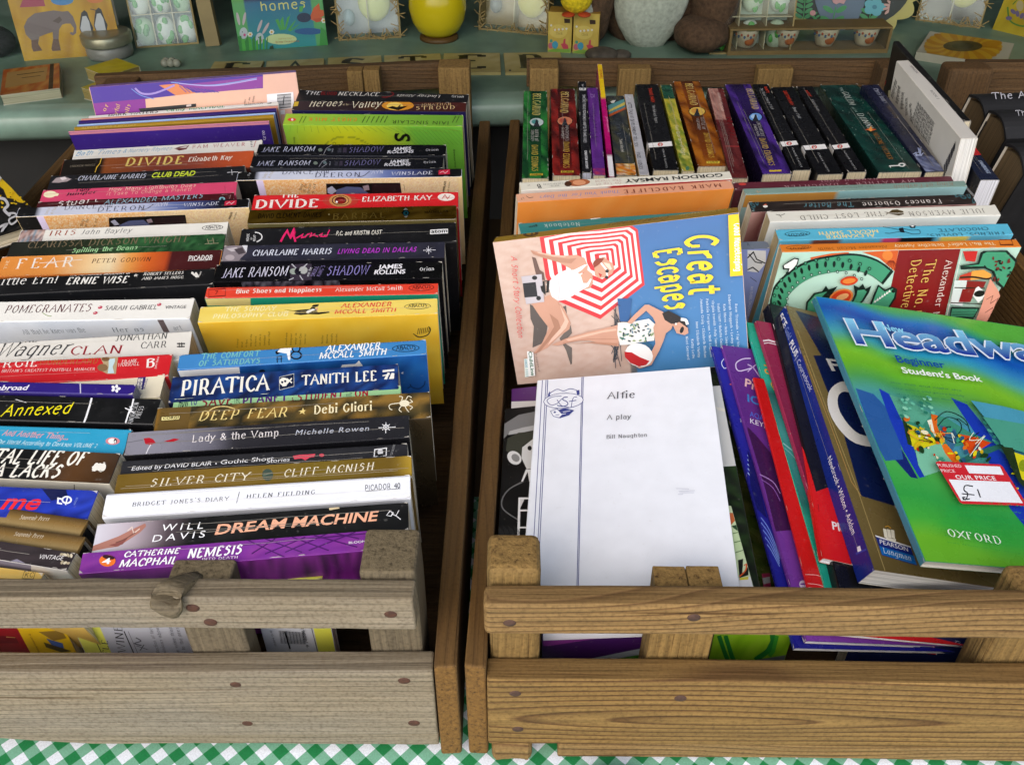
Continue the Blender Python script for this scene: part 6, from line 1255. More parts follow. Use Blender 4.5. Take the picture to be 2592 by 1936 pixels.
s.TX("Great",1612,585,1650,1030,0,'f6d428','H',.05,up=(228,0)); s.TX("Escapes",1372,700,1462,1150,0,'f6d428','H',.05,up=(192,-20))
for t, x0, y0, x1, y1 in (("Rose Tremain \u2022 Fay Weldon",1982,1098,2002,1480),("Deborah Moggach \u2022 Lesley Pearse",1930,1028,1962,1500),("Kate Mosse \u2022 Helen Simpson",1892,1100,1915,1440),("Isabel Wolff \u2022 Natasha Cooper",1848,1095,1875,1440),("Virginia Ironside \u2022 Polly Samson",1805,1070,1835,1440),("Patricia Ferguson \u2022 Nell Leyshon",1762,1060,1795,1500),("Amanda Craig \u2022 Elizabeth Buchan",1718,1060,1750,1505),("Jane Elizabeth Varley",1685,1230,1702,1505),("Kathy Lette",1650,1365,1660,1510),("Nicci Gerrard",1608,1345,1622,1520)):
    s.TX(t,x0,y0,x1,y1,18,'dfe8f0','s',up=(18,-1))
s.TX("A Short Story Collection",285,735,340,1350,40,'d8343a','h',.25,up=(44,-4)); s.PL('f4f6f4',408,1455,455,1465,470,1640,420,1648); s.TX("ChildLine",418,1460,440,1640,26,'1c6a4a','b',up=(26,-2)); s.PL('e4f0e8',385,1515,412,1512,420,1650,392,1652); s.TX("0800 1111",390,1520,402,1645,16,'2a8ab0','f',up=(17,-1)); s.TX("In support of",470,1472,492,1612,14,'5a4a48','f',up=(16,-1))
finish_book(s,"paperback_book","paperback with red striped parasol and two women on a beach, lying face up",'book',GM,'b08a24','d8bcae')
# ------------------------------------------------------------------ white play script and what lies under it
reg('B3'); s = pose([(1316,1489),(1357.6,954),(1797,930),(1871,1484)], .213, .142, .004); AL = s
s.face='C'; NV = '36428a'
for x0, x1 in ((463,385),(487,415),(499,428),(728,694),(737,703)): s.LN(NV,4.5,x0,130,x1,1565)
s.EL(NV,603,306,136,53,-3); s.EL('f4f7fd',603,306,132,49,-3); s.LN(NV,4,512,255,560,228,603,240,650,225,705,240,sm=True); s.PL(NV,500,262,512,240,512,276,500,282); s.PL(NV,690,240,710,232,712,262,695,268)
s.LN(NV,4,590,275,530,280,492,305,520,335,560,325,585,300,600,290,sm=True); s.LN(NV,6,632,282,605,285,600,300,625,312,632,332,600,345,560,338,sm=True); s.LN(NV,4,655,352,662,310,672,285,695,282,sm=True); s.LN(NV,5,640,312,690,304); s.LN(NV,4,560,300,590,340,640,352,sm=True)
s.PL(NV,560,372,610,358,676,372,640,405,580,425,560,405); s.PL('f4f7fd',520,375,560,365,595,400,575,420,535,415); s.LN(NV,4,515,378,560,362,600,402,575,422,535,412,515,378); s.EL(NV,545,385,8,6); s.LN(NV,4,550,405,575,402); s.LN('f4f7fd',4,600,385,650,375); s.LN('f4f7fd',4,590,400,620,395)
s.TX("Alfie",893,296,1083,288,44,'3a3e46','s'); s.TX("A play",893,436,1062,430,32,'3a3e46','s'); s.TX("Bill Naughton",893,564,1168,550,24,'3a3e46','s')
for x0, y0, x1, y1 in ((1362,900,1450,903),(1380,918,1490,914),(1385,928,1485,928),(1375,940,1410,940)): s.LN('b8bccc',2.5,x0,y0,x1,y1)
finish_book(s,"play_script","white A5 play script with thin blue ruled lines and an oval monogram, lying on top",'booklet',None,'f4f7fd','f4f7fd',th=.0003,page='f4f6fa')
def par(ref, d, p0, p1, D, T, L=None, side=1):
    """book lying parallel to ref, d lower; p0,p1 = picture points of the spine's near and far ends (side=1 spine left) """
    y = ref.M.to_3x3().col[1]; o = ref.M @ Vector((0, -ref.T/2, 0)); q0 = o+y*d
    def hit(p): r = ray(*p); return EYE+r*((q0-EYE).dot(y)/r.dot(y))
    a, b = hit(p0), hit(p1); x = (b-a).normalized(); z = x.cross(y); L = (b-a).length
    if side < 0: x = -x; z = -z
    LOG.append("par L%.0f near %s" % (L*1000, [round(v*1000) for v in a])); return Slab(frame(x, y, z, (a+b)/2-z*D+y*T/2), L, T, D)
reg('B3'); s = par(AL, .006, px(1895,1590), px(1735,1010), .13, .003, side=-1); s.face='C'; s.GR(0,'cfe0b8',.5,'bcd4a4',1,'d8e4c4')
s.PL('e8e8ea',1700,1500,1900,1490,1900,1650,1700,1650); s.PL('c86a3c',1700,1060,1760,1060,1762,1110,1735,1140,1700,1150); s.PL('2a4a2c',1735,1150,1770,1140,1800,1170,1780,1185); s.LN('5a7a4a',5,1745,1200,1830,1180,1850,1215); s.LN('5a7a4a',5,1755,1260,1840,1240,1850,1270); s.LN('3a5a3a',4,1760,1330,1850,1300); s.PL('141814',1780,1380,1815,1370,1808,1480,1850,1420,1850,1480,1790,1500); s.LN('d85a2c',9,1790,1490,1830,1450,1838,1410,sm=True); s.LN('d85a2c',7,1820,1415,1840,1405,1855,1420); s.PL('d8d04a',1790,1500,1850,1490,1850,1510,1790,1515)
finish_book(s,"comic_booklet","pale green comic booklet with orange arrow poking out right of the play script",'booklet',None,'bcd4a4','bcd4a4',th=.0003)
s = par(AL, .014, px(1935,1590), px(1663,200), .15, .006, side=-1); s.face='C'; s.MOT(['10180e','1c2c16','0c120a','243a1c'],40,30,5); s.PL('d0d2d0',1500,205,1665,203,1786,742,1500,760); s.PL('e0ddd0',1620,345,1700,360,1740,390,1650,370)
finish_book(s,"paperback_book","grey and dark leafy covered book under the play script's right edge",'book',None,'3a4436','12180f')
s = par(AL, .012, px(140,1560), px(208,360), .16, .007); s.face='C'; s.GR(0,'0c0c0c',1,'101010')
s.PL('7c7c7c',200,560,205,460,300,400,420,375,420,470,330,490,240,520); s.PL('b4b4b4',240,510,330,485,420,468,420,500,300,525,230,535); s.PL('3c3e34',215,640,225,560,300,520,420,510,420,640,330,600,330,680,310,700,270,690); s.PL('d8d8d6',325,620,420,545,420,760,355,765,320,690); s.EL('e0e0de',272,690,52,42,40); s.EL('8c8c8a',280,690,30,24,40); s.EL('141414',375,625,14,16); s.PL('e8e8e8',350,768,420,770,420,850,318,850); s.PL('0c0c0c',330,850,362,785,372,850)
s.LN('6a6a6a',9,335,850,240,900,190,970,200,1040,300,1110,sm=True); s.PL('f0f0f0',300,958,420,958,420,970,312,970,312,1040,420,1038,420,1050,312,1052,310,1155,420,1155,420,1165,308,1166,305,1300,288,1300); s.PL('d8d8d8',312,970,340,970,312,1030)
for k in range(16): s.LN('3a3a3a',2.5,160+k*9,1150+k%4*8,185+k*9,1230)
finish_book(s,"paperback_book","black and white photo book with a flat-capped boy, half under the play script",'book',None,'101010','0c0c0c')
s = par(AL, .030, px(215,1500), px(252,226), .17, .008); s.face='C'; s.GR(0,'4a2060',1,'5a2a70'); s.PL('e8e6e4',200,312,430,305,430,356,200,360)
finish_book(s,"paperback_book","purple book with a white stripe, lying lowest under the black and white photo book",'book',None,'4a2060','52256a')
# ------------------------------------------------------------------ fan of thin textbooks
GF = "thin textbooks fanned out at the right of the middle crate"
def fan(p0, p1, zb, zt, roll, D, T):
    a = onz(*p0, zb); b = onz(*p1, zt); x = (b-a).normalized(); l0 = Vector((0,0,1)).cross(x).normalized(); up = x.cross(l0); r = radians(roll); z = l0*cos(r)+up*sin(r); y = z.cross(x); L = (b-a).length
    LOG.append("fan L%.0f a%s b%s" % (L*1000, [round(v*1000) for v in a], [round(v*1000) for v in b]))
    return Slab(frame(x, y, z, (a+b)/2-z*D+y*T/2), L, T, D)
def fb_(label, p0, p1, zb, roll, D, T, col, front, draw=None, zt=.15, page='eeeef2', mat=None):
    s = fan(p0, p1, zb, zt, roll, D, T)
    if draw: draw(s)
    return finish_book(s, "textbook", label, 'book', GF, col, front, th=.0003 if T < .006 else .0005, page=page, mat=mat or GLOSS)
def h0(s): s.face='C'; s.MOT(['3a4a1c','2a3a14','5a5a2c','1c2a10'],24,8,4); reg('B4'); s.PL('8a2a4a',95,1470,150,1465,160,1575,110,1575); s.PL('9a9a9c',100,1500,150,1490,155,1530,108,1540)
fb_("dark olive textbook at the far left of the fan, below the blue one", (1940,1560),(1775,905), 0.082, 14, .12, .004, '3a4420','3a4a1c', h0, zt=0.112)
def h1(s):
    s.face='C'; s.GR(0,'1f1f86',.5,'23238c',1,'2a2a9a'); reg('B4')
    for k in range(5): s.LN('9ab0e8',5,0,670+k*30,40,740+k*26,60,820+k*22,sm=True); s.LN('7a94dc',5,90,1090+k*35,150,1180+k*30,215,1350+k*18,sm=True)
    s.PL('16165c',0,640,50,760,130,1100,30,1000); reg('A7'); s.LN('c8d0f0',7,1905,1520,1880,1560,1900,1600,1930,1590,sm=True); reg('B3'); s.TX("P",1722,190,1728,225,30,'c85a6a','b',up=(26,-4)); s.TX("K",1790,430,1796,452,18,'d8d8e8','f',up=(18,-3))
fb_("royal blue textbook with pale curved lines, under the purple one", (2012,1640),(1801,876), 0.086, 15, .15, .004, '23238c','23238c', h1, zt=0.156)
def h2(s):
    s.face='C'; s.GR(0,'7a3c9c',.38,'6c3490',.75,'5a2a7c',1,'62308a'); reg('B4'); s.PL('3c1848',0,480,60,540,160,660,300,1175,190,1185,120,900,0,500); s.LN('a880c0',6,80,800,170,850,220,930,sm=True); s.LN('8a5aa8',5,85,830,170,890,220,980,sm=True); s.LN('c8a8d8',7,0,60,40,85,90,150,70,60,0,110,sm=True); s.TX("Pre",-20,205,100,255,55,'e0b4b8','b'); s.TX("IC",0,310,80,335,50,'3a7ac0','b'); s.TX("AQA",15,410,110,440,34,'4a6ad0','f'); s.TX("KEY",18,455,110,485,32,'e0d8e8','f'); s.EL('d8c8e0',372,1540,24,26); s.EL('6c3490',372,1540,18,6); s.TX("W",355,1575,395,1580,28,'d8c8e0','f')
    reg('A7'); s.LN('dcc8ec',8,2103,1525,2040,1530,1990,1565,2010,1620,2103,1600,sm=True)
fb_("purple textbook with swirling script title, between the blue and thin red ones", (2042,1622),(1828,873), 0.09, 16, .19, .004, '6c3490','6c3490', h2, zt=0.157)
def h3(s): s.face='C'; s.GR(0,'cc1c1c',.5,'c81818',1,'b81414'); reg('B4'); s.LN('f0b0a8',4,385,1475,470,1480,540,1510,sm=True); s.LN('f0b0a8',4,400,1535,480,1545,545,1570,sm=True); s.LN('f0b0a8',4,398,1560,450,1566,480,1580)
fb_("slim bright red textbook with fine white curves at its foot, beside the purple one", (2075,1600),(1908,955), 0.095, 17, .19, .003, 'd02020','c81818', h3, zt=0.149)
def h4(s): s.face='C'; s.GR(0,'22a088',.25,'1f947c',.3,'1a6a64',.55,'3a8c86',.72,'144e4a',.73,'27a48a',1,'2aa88c'); reg('B4'); s.TX("FU",112,60,118,120,50,'e0a02c','b',up=(50,8)); s.TX("GH",150,180,190,262,36,'e0a02c','b',up=(30,6)); s.LN('9ac8c4',5,240,590,300,640,340,690,sm=True); s.LN('7ab4b0',4,245,620,300,670,345,730,sm=True)
fb_("teal green textbook with orange letters, squeezed between red and burgundy ones", (2100,1520),(1889,815), 0.099, 17, .19, .004, '27a48a','1f947c', h4, zt=0.162)
def h5(s): s.face='C'; s.GR(0,'3a0c18',.2,'5a1428',.6,'7a2040',1,'98284c'); reg('A8'); s.LN('e8d8dc',12,95,1395,160,1385,210,1400); s.LN('e8d8dc',6,100,1415,160,1405,220,1420); s.LN('c87890',6,80,1370,85,1400,110,1405)
fb_("burgundy textbook with two white lines near its top", (2128,1500),(1914,811), 0.103, 17, .2, .005, '98284c','7a2040', h5, zt=0.1655)
def h6(s): s.GR(0,'141418',1,'1a1a20'); reg('A8'); s.TX("A2-Level Sociology",215,1310,318,1640,30,'e8e8ec','f',up=(28,-10)); s.PL('f0f0f0',195,1265,212,1258,225,1300,208,1305); s.face='C'; s.GR(0,'141418',1,'1c1c22')
fb_("black textbook with white title along its spine, tucked under the navy coursebook", (2125,1490),(1946,768), 0.106, 17, .1, .011, '17171c','17171c', h6, zt=0.1695)
def h7(s): s.face='C'; s.GR(0,'d81c1c',.5,'cc1818',1,'c01616'); reg('B4'); s.TX("Plus",575,1170,690,1200,52,'f4ecea','b'); s.EL('b08a44',680,1245,26,45,-25); s.LN('8a1010',4,425,765,440,840); s.LN('8a1010',4,475,1000,482,1050)
fb_("bright red workbook with white pages showing at its foot, under the navy coursebook", (2083,1412),(1976,815), 0.115, 17, .2, .006, 'd42020','cc1818', h7, page='f2f2f6', zt=0.158)
def h8(s):
    s.GR(0,'16287a',.5,'1a2c80',1,'1c3488'); reg('A8'); s.TX("FCE",240,1215,278,1298,44,'f4f4f8','b',up=(38,-16)); s.TX("Gold",285,1312,312,1385,36,'8a9ad0','f',up=(34,-14)); s.TX("PLUS",318,1415,362,1515,44,'f4f4f8','b',up=(36,-14)); s.TX("| Coursebook",365,1530,475,1780,34,'c8cce4','f',up=(30,-12))
    reg('B4'); s.TX("Newbrook \u2022 Wilson \u2022 Acklam",540,695,705,1210,34,'f4f4f8','f',up=(30,-10)); s.PL('e8ecf4',738,1290,760,1280,770,1320,745,1325); s.PL('2a48a8',730,1330,800,1300,805,1310,735,1342)
    s.face='C'; s.GR(0,'6a5a34',.13,'6e5e38',.3,'72623a',1,'7a6a42'); reg('A8'); s.PL('0e1c4c',365,1160,600,1230,900,1300,1000,1700,760,1710,640,1640); reg('B4'); s.PL('0e1c4c',445,0,1200,0,1400,1100,1080,1040,765,945,640,500); s.LN('b08a50',5,380,0,560,470,700,850,765,945)
    s.LN('a8925c',5,335,-170,560,430,740,900,930,1460); s.TX("F",565,100,640,108,76,'e8e8ea','b'); s.LN('e8e6e4',68,720,225,640,210,580,260,580,360,640,470,740,560,900,590,sm=True)
    s.PL('1a2c80',862,1218,1098,1292,1140,1415,905,1345); s.PL('f0f0f4',858,1210,1102,1288,1100,1296,866,1222); s.PL('1c6ab8',888,1285,1120,1350,1140,1412,905,1342); s.TX("PEARSON",892,1268,1082,1322,28,'f4f4f8','f',.1); s.TX("Longman",918,1330,1105,1385,34,'d8ecfa','s')
    for k in range(3): s.PL('f0ecdc',912+k*26,1165+k*4,935+k*26,1172+k*4,945+k*24,1228+k*4,922+k*24,1225+k*2)
    s.PL('f0ecdc',925,1225,1000,1240,995,1258,945,1245); s.LN('e0a83c',5,925,1155,945,1150,965,1165)
fb_("thick navy and bronze coursebook with a big white letter, beneath the blue-green textbook", (2213,1442),(1988.5,773), 0.124, 18, .215, .019, '1a2c80','6e5e38', h8, page='dcd8d0', zt=0.1738)
def h9(s):
    s.face='C'
    bands = [(0,'6ab42c'),(.06,'3aa83c'),(.14,'2a9c44'),(.24,'46a84a'),(.30,'4a9a62'),(.38,'4690a4'),(.46,'3f8fb4'),(.53,'4a9a8c'),(.58,'4a9c50'),(.63,'62b02c'),(.68,'74ba2c'),(.72,'5aae4a'),(.77,'2a98b8'),(.82,'1c78c0'),(.88,'1450a8'),(.92,'1870c0'),(.96,'3aa070'),(1,'5ab040')]
    B_ = [(a, C(b)) for a, b in bands]
    def fn(u, v):
        t = max(0, min(1, u+.06*sin(v*5+.5)+.03*sin(v*11))) 
        for (a, ca), (b, cb) in zip(B_, B_[1:]):
            if t <= b: c = mixc(ca, cb, (t-a)/(b-a)); break
        g_ = .5+.5*sin(v*6.5+u*9); return mixc(c, C('8ac02c'), .35*g_*(1-min(1, abs(t-.66)*5)) + .22*(g_ > .8)*max(0, .3-t))
    s.FN(90,60,fn)
    reg('B4'); s.PL('16266c',820,400,880,380,1000,560,1150,830,1100,820,940,640); s.PL('2a5a9a',730,220,850,260,1000,420,1050,700,930,710,850,560); s.PL('1c3ab0',885,222,960,262,1060,470,1180,780,1200,815,1160,825,1050,640,960,430); s.PL('1c3ab0',1372,285,1480,330,1600,480,1700,640,1900,800,1900,1190,1770,1030,1700,900,1560,560)
    s.PL('5aa88c',955,262,1100,310,1240,395,1180,470,1040,440); s.PL('3c8c74',1040,430,1180,470,1240,395,1340,420,1500,520,1660,585,1500,600,1200,640,1080,560); s.PL('d8d01c',1070,460,1130,480,1250,560,1290,600,1160,635,1105,610); s.PL('243c1c',1040,420,1075,460,1110,610,1080,600); s.PL('e0681c',1235,395,1280,405,1275,470,1300,540,1330,575,1290,570,1250,500); s.PL('f0f0d8',1210,440,1240,430,1260,520,1300,575,1270,560,1225,480); s.PL('d84a14',1420,530,1530,550,1640,590,1560,640,1500,670,1460,610); s.PL('3a6a8c',1290,470,1400,500,1420,560,1380,640,1340,590); s.PL('7ac0a0',1130,645,1300,590,1420,740,1190,815,1150,740); s.PL('e8701c',1300,590,1340,600,1400,670,1435,735,1400,745,1330,660); s.PL('2c6a5c',1440,700,1500,665,1620,620,1740,590,1750,610,1560,690,1430,740)
    for a in ((1280,480,1340,420,1420,440,1440,500,1380,560,1300,540),(1260,440,1340,380,1460,430,1500,520),(1330,560,1400,590,1500,560,1560,520)): s.LN('14281c',5,*a,sm=True)
    qq = random.Random(12)
    for k in range(60):
        u_, v_ = qq.random(), qq.random(); x_ = 1060+u_*520+v_*90; y_ = 420+u_*150+v_*260
        s.EL(['e8d81c','d8b81c','1c3a1c','e0701c','c83c14','3a9a7c','f0e8c0','2a5a7a'][k%8], x_, y_, 6+qq.random()*26, 4+qq.random()*16, qq.random()*180, 9)
    for k in range(10):
        x_ = 1120+qq.random()*420; y_ = 460+qq.random()*200; s.LN(['14281c','f0a03c','e8f0d8'][k%3], 5, x_, y_, x_+qq.uniform(-70,70), y_+qq.uniform(-60,60), x_+qq.uniform(-90,140), y_+qq.uniform(-40,90), sm=True)
    for k in range(30): s.EL(['d8d01c','1c3a1c','8a9a1c','e8e048'][k%4], 1740+qq.random()*140, 690+qq.random()*230, 6+qq.random()*14, 5+qq.random()*12, 0, 8)
    for k in range(24): s.EL(['6ac0a0','2c7a64','8ad0b0'][k%3], 1000+qq.random()*230, 300+qq.random()*140, 8+qq.random()*18, 4+qq.random()*8, 25, 8); s.EL(['6ac0a0','2c7a64','4aa08c'][k%3], 1560+qq.random()*300, 460+qq.random()*160, 8+qq.random()*18, 4+qq.random()*8, 25, 8)
    s.PL('4a9ab4',1480,330,1700,370,1900,420,1900,640,1700,560,1560,430); s.PL('4a9c84',1560,440,1900,500,1900,700,1700,640); s.PL('223418',1680,640,1760,650,1900,900,1900,980,1800,880); s.PL('d8d01c',1770,680,1900,720,1900,900,1820,860); s.EL('8a9a1c',1830,770,30,40)
    reg('A8'); s.TX("Headway",794,1444,2408,1602,186,'e4eefa','B',track=-.02); s.lv['C'] += 1; s.TX("Headway",803,1440,2400,1597,180,'142c98','b',track=-.02,col2='8ad4f4'); s.lv['C'] += 1
    s.TX("New",1010,1342,1172,1365,46,'8ad4f0','b'); s.TX("Beginner",1115,1585,1482,1632,50,'0c4a9c','b'); reg('B4'); s.TX("Student's Book",1025,146,1562,206,38,'f4f8f4','b'); s.TX("OXFORD",1330,1245,1685,1300,48,'eef6e8','s')
    for k in range(9): s.TX(words(6),1250+k*8,935+k*44,1900,1010+k*46,9,'3a9a3c','f')
    for k in range(3): s.TX(words(5),940+k*20,215+k*38,1420+k*20,270+k*38,9,'2a6a5c','f')
    s.PL('d02a34',1240,748,1262,742,1670,762,1690,775,1850,1025,1840,1040,1420,1027,1400,1015); s.PL('f2f4f8',1435,768,1672,776,1698,832,1465,822); s.PL('f2f4f8',1328,864,1738,880,1825,1022,1412,1008); s.TX("PUBLISHED",1260,778,1418,784,20,'f8e0e0','f'); s.TX("PRICE",1282,815,1374,818,20,'f8e0e0','f'); s.TX("OUR PRICE",1380,860,1648,868,26,'f8f0f0','b',track=.08)
    s.LN('22242a',8,1490,910,1440,905,1430,935,1455,960,1440,1000,1420,985,1440,985,sm=True); s.LN('22242a',7,1415,960,1500,968); s.LN('22242a',7,1420,1000,1470,995); s.LN('22242a',8,1520,930,1540,985)
fb_("large blue and green textbook with a red price sticker, topmost of the fan", (2342,1420),(2063.5,749.5), 0.145, 13, .212, .007, '3a7a8c','3a9a6a', h9, page='e4e0d4', zt=0.1897)
# ------------------------------------------------------------------ covers seen through the slat gap of the middle crate
def i1(s): reg('B7'); s.GR(0,'3a1250',1,'40165a'); s.PL('e8e8ee',500,600,1420,600,1420,645,540,678); s.PL('7a2c80',540,680,960,662,580,720,540,720); s.PL('a8b0b4',850,830,1400,720,1400,770,1000,835); s.PL('4a8c2c',1000,840,1400,768,1400,900,1000,900); s.LN('f0e8f4',10,1370,640,1352,660,1365,682,1395,680,1400,655,1370,640)
gapbook("purple and green leaflet cover glimpsed between the left posts of the middle crate", 1372, 1650, 1640, '3a1250','40165a', GY+.042, draw=i1, D=.078, name="paperback_book")
def i2(s): reg('B7'); s.MOT(['8ac01c','9aca2c','7ab018'],12,5,4); s.LN('1c7a2c',34,1910,640,1950,760,1990,860); s.LN('1c7a2c',34,1960,640,2010,800,2060,900); reg('B8'); s.LN('1c7a2c',40,60,830,160,760,200,680,190,600); s.LN('3a9a2c',30,170,800,200,760,230,640); s.PL('6a6a6c',-80,850,300,790,300,880,-80,880)
gapbook("lime green booklet cover with dark green stalks behind the gap of the middle crate", 1800, 1995, 1640, '8ac01c','8ac01c', GY+.050, draw=i2, D=.074, name="paperback_book")
def i3(s): reg('B8'); s.GR(0,'14204e',1,'182658'); s.PL('cc1c24',800,600,1440,640,1475,790,900,700); s.LN('f4f4f6',8,1425,660,1475,790); s.TX("The",1590,700,1680,730,34,'c8ccdc','f')
gapbook("navy and red booklet behind the gap at the right of the middle crate", 2150, 2440, 1640, '14204e','182658', GY+.052, draw=i3, D=.078, name="paperback_book")
# ------------------------------------------------------------------ far right crate: black hardbacks
def hb(label, tl, tr, bl, br, txt, zf):
    s = row(tl, tr, bl, br, hid=0, lean=16, zf=zf, D=.135); reg('A4')
    for t in txt: s.TX(*t[:6],'c8c8d0','h',.3)
    s.face='C'; reg('A4')
    return finish_book(s, "hardback_book", label, 'book', "black hardbacks in the far right crate", '161619','101012', page='6e5a3c', hard=1, roundsp=.009, mat=MATT)
hb("black cloth hardback with white handwriting, rearmost in the far right crate", (2462,222),(2760,212),(2482,292),(2780,282), (("The A",1955,805,2230,795,52),), lambda Y: .232)
hb("black cloth hardback with white handwriting, middle one in the far right crate", (2512,262),(2810,252),(2545,335),(2840,325), (("The",2150,940,2260,935,44),), lambda Y: .232)
hb("black cloth hardback, nearest in the far right crate", (2556,345),(2860,335),(2580,425),(2890,415), (), lambda Y: .228)
# ================================================================== the window display
YL = C('e4c21c')
def upright(bl, br, D, T, lean=8, dz=0.):
    a, b = onz(*bl, ZS+dz), onz(*br, ZS+dz); x = (b-a).normalized(); bk = Vector((-x.y, x.x, 0)); z = Vector((0,0,1))*cos(radians(lean))+bk*sin(radians(lean)); y = z.cross(x)
    return Slab(frame(x, y, z, (a+b)/2+y*T/2), (b-a).length, T, D)
def flat(a, b, far, T, z=ZS):
    """book lying flat: near edge a-b, spine along the far edge"""
    A, B, Fp = onz(*a, z+T), onz(*b, z+T), onz(*far, z+T); x = (B-A).normalized(); y = Vector((0,0,-1)); zz = x.cross(y); D = abs((Fp-A).dot(zz))
    return Slab(frame(x, y, zz, (A+B)/2+y*T/2), (B-A).length, T, D)
def pxs(*a): return [px(a[i], a[i+1]) for i in range(0, len(a), 2)]
# yellow animal board book
reg('A1'); s = upright(*pxs(205,512,1030,452), .26, .022, 10); s.face='C'; s.MOT(['c8961a','d8a820','b88216'],16,10,3)
s.PL('a83a5a',165,65,190,0,365,0,380,55); s.EL('4a8ac8',520,5,95,42); s.EL('d8783c',795,0,70,30)
s.PL('7a6a6c',200,225,230,160,290,115,380,100,450,90,520,100,570,95,610,140,640,220,638,280,610,300,585,285,592,270,612,275,618,240,590,200,550,200,520,210,495,250,490,330,510,425,440,430,430,410,445,330,440,270,380,290,330,310,320,370,355,425,280,435,265,400,262,340,215,290)
s.PL('5c4a48',440,180,490,200,520,170,500,140); s.PL('6a4a40',262,340,320,330,320,370,355,425,280,435,265,400); s.PL('6a4a40',430,410,445,330,490,330,510,425,440,430)
for dx, dy, hd in ((0,0,1),(120,-22,0)):
    s.PL('2c2c34',680+dx,110+dy,705+dx,88+dy,728+dx,105+dy,750+dx,170+dy,780+dx,235+dy,770+dx,300+dy,690+dx,300+dy,665+dx,240+dy,672+dx,160+dy); s.PL('c8c8d0',690+dx,140+dy,720+dx,135+dy,745+dx,180+dy,770+dx,290+dy,700+dx,310+dy,672+dx,240+dy)
s.LN('2c2c34',6,755,78,800,88)
finish_book(s,"board_book","golden yellow picture book with an elephant and two penguins in the window",'book',"picture books in the window",'e8dcb8','d8a81c',page='efe6c8',hard=1)
# tin jar
def onsill(x, y): return onz(*px(x, y), ZS)
STEEL = plain("brushed_tin", 'a8a08a', .35, metal=.6); JARG = plain("frosted_jar", '8f8a86', .3)
p = onsill(930,465); root = empty("candle_jar", p); tag(root, "small round jar with a flat metal lid before the elephant picture book", "jar")
g = G(); g.lathe([(.0,0),(.032,0),(.034,.004),(.034,.016),(.031,.019),(0,.019)], (.3,)*3); g.build("jar_body", [JARG], root)
g = G(); g.lathe([(.030,.0192),(.0365,.020),(.037,.022),(.037,.033),(.0355,.035),(.030,.036),(.0,.0345)], (.3,)*3); g.build("lid", [STEEL], root)
# yellow notebooks
def nb(label, a, b, far, z, T=.016, col='d8c41c'):
    s = flat(a, b, far, T, z); s.face='C'; s.MOT([col,'c8b018','e0cc2c'],8,6,4)
    return finish_book(s,"notebook",label,'notebook',"notebooks on the window sill",'e0d020',col,page='b8a060')
reg('A1'); r_ = nb("bright yellow notebook, upper one of two lying by the tin jar", px(705,570),px(890,640),px(860,445),ZS+.016)
r_ = nb("bright yellow notebook, lower one of two lying by the tin jar", px(675,735),px(880,790),px(830,640),ZS)
s = flat(px(0,800),px(500,738),px(60,580),.014); s.face='C'; s.MOT(['c8642c','d87c34','b8541c','e09a4c'],12,8,5); s.PL('c89a5a',60,610,400,560,380,680,40,740); s.LN('3a2a1c',5,140,630,370,600); s.LN('3a2a1c',4,180,655,340,635); s.PL('2a1c14',420,530,452,528,440,800,400,800); s.face='S'
finish_book(s,"notebook","orange patterned notebook with a dark elastic band at the sill's left end",'notebook',"notebooks on the window sill",'c8642c','c8642c',page='d8ceb0')
PEARL = plain("pearl", 'b8b4a4', .25)
g = G(); p = onsill(1385,565)
for k in range(5): g.ball((k%3*.009, (k//3)*.008, .006), .006, (.5,)*3, n=12)
o = g.build("bead_cluster", [PEARL]); o.location = p; tag(o, "cluster of pearly beads beside the yellow notebooks", "beads")
WOOL = plain("dark_wool", '2c2c30', .95, scale=120, noise=.5, bump=.8)
g = G(); g.ball((-.01,0,.022),(.036,.03,.024),(.1,)*3,n=24); g.ball((-.03,.01,.046),(.03,.025,.02),(.1,)*3,n=20); o = g.build("woollen_bundle",[WOOL]); o.location = onsill(20,470); tag(o,"dark grey woolly bundle at the window's left edge","bundle")
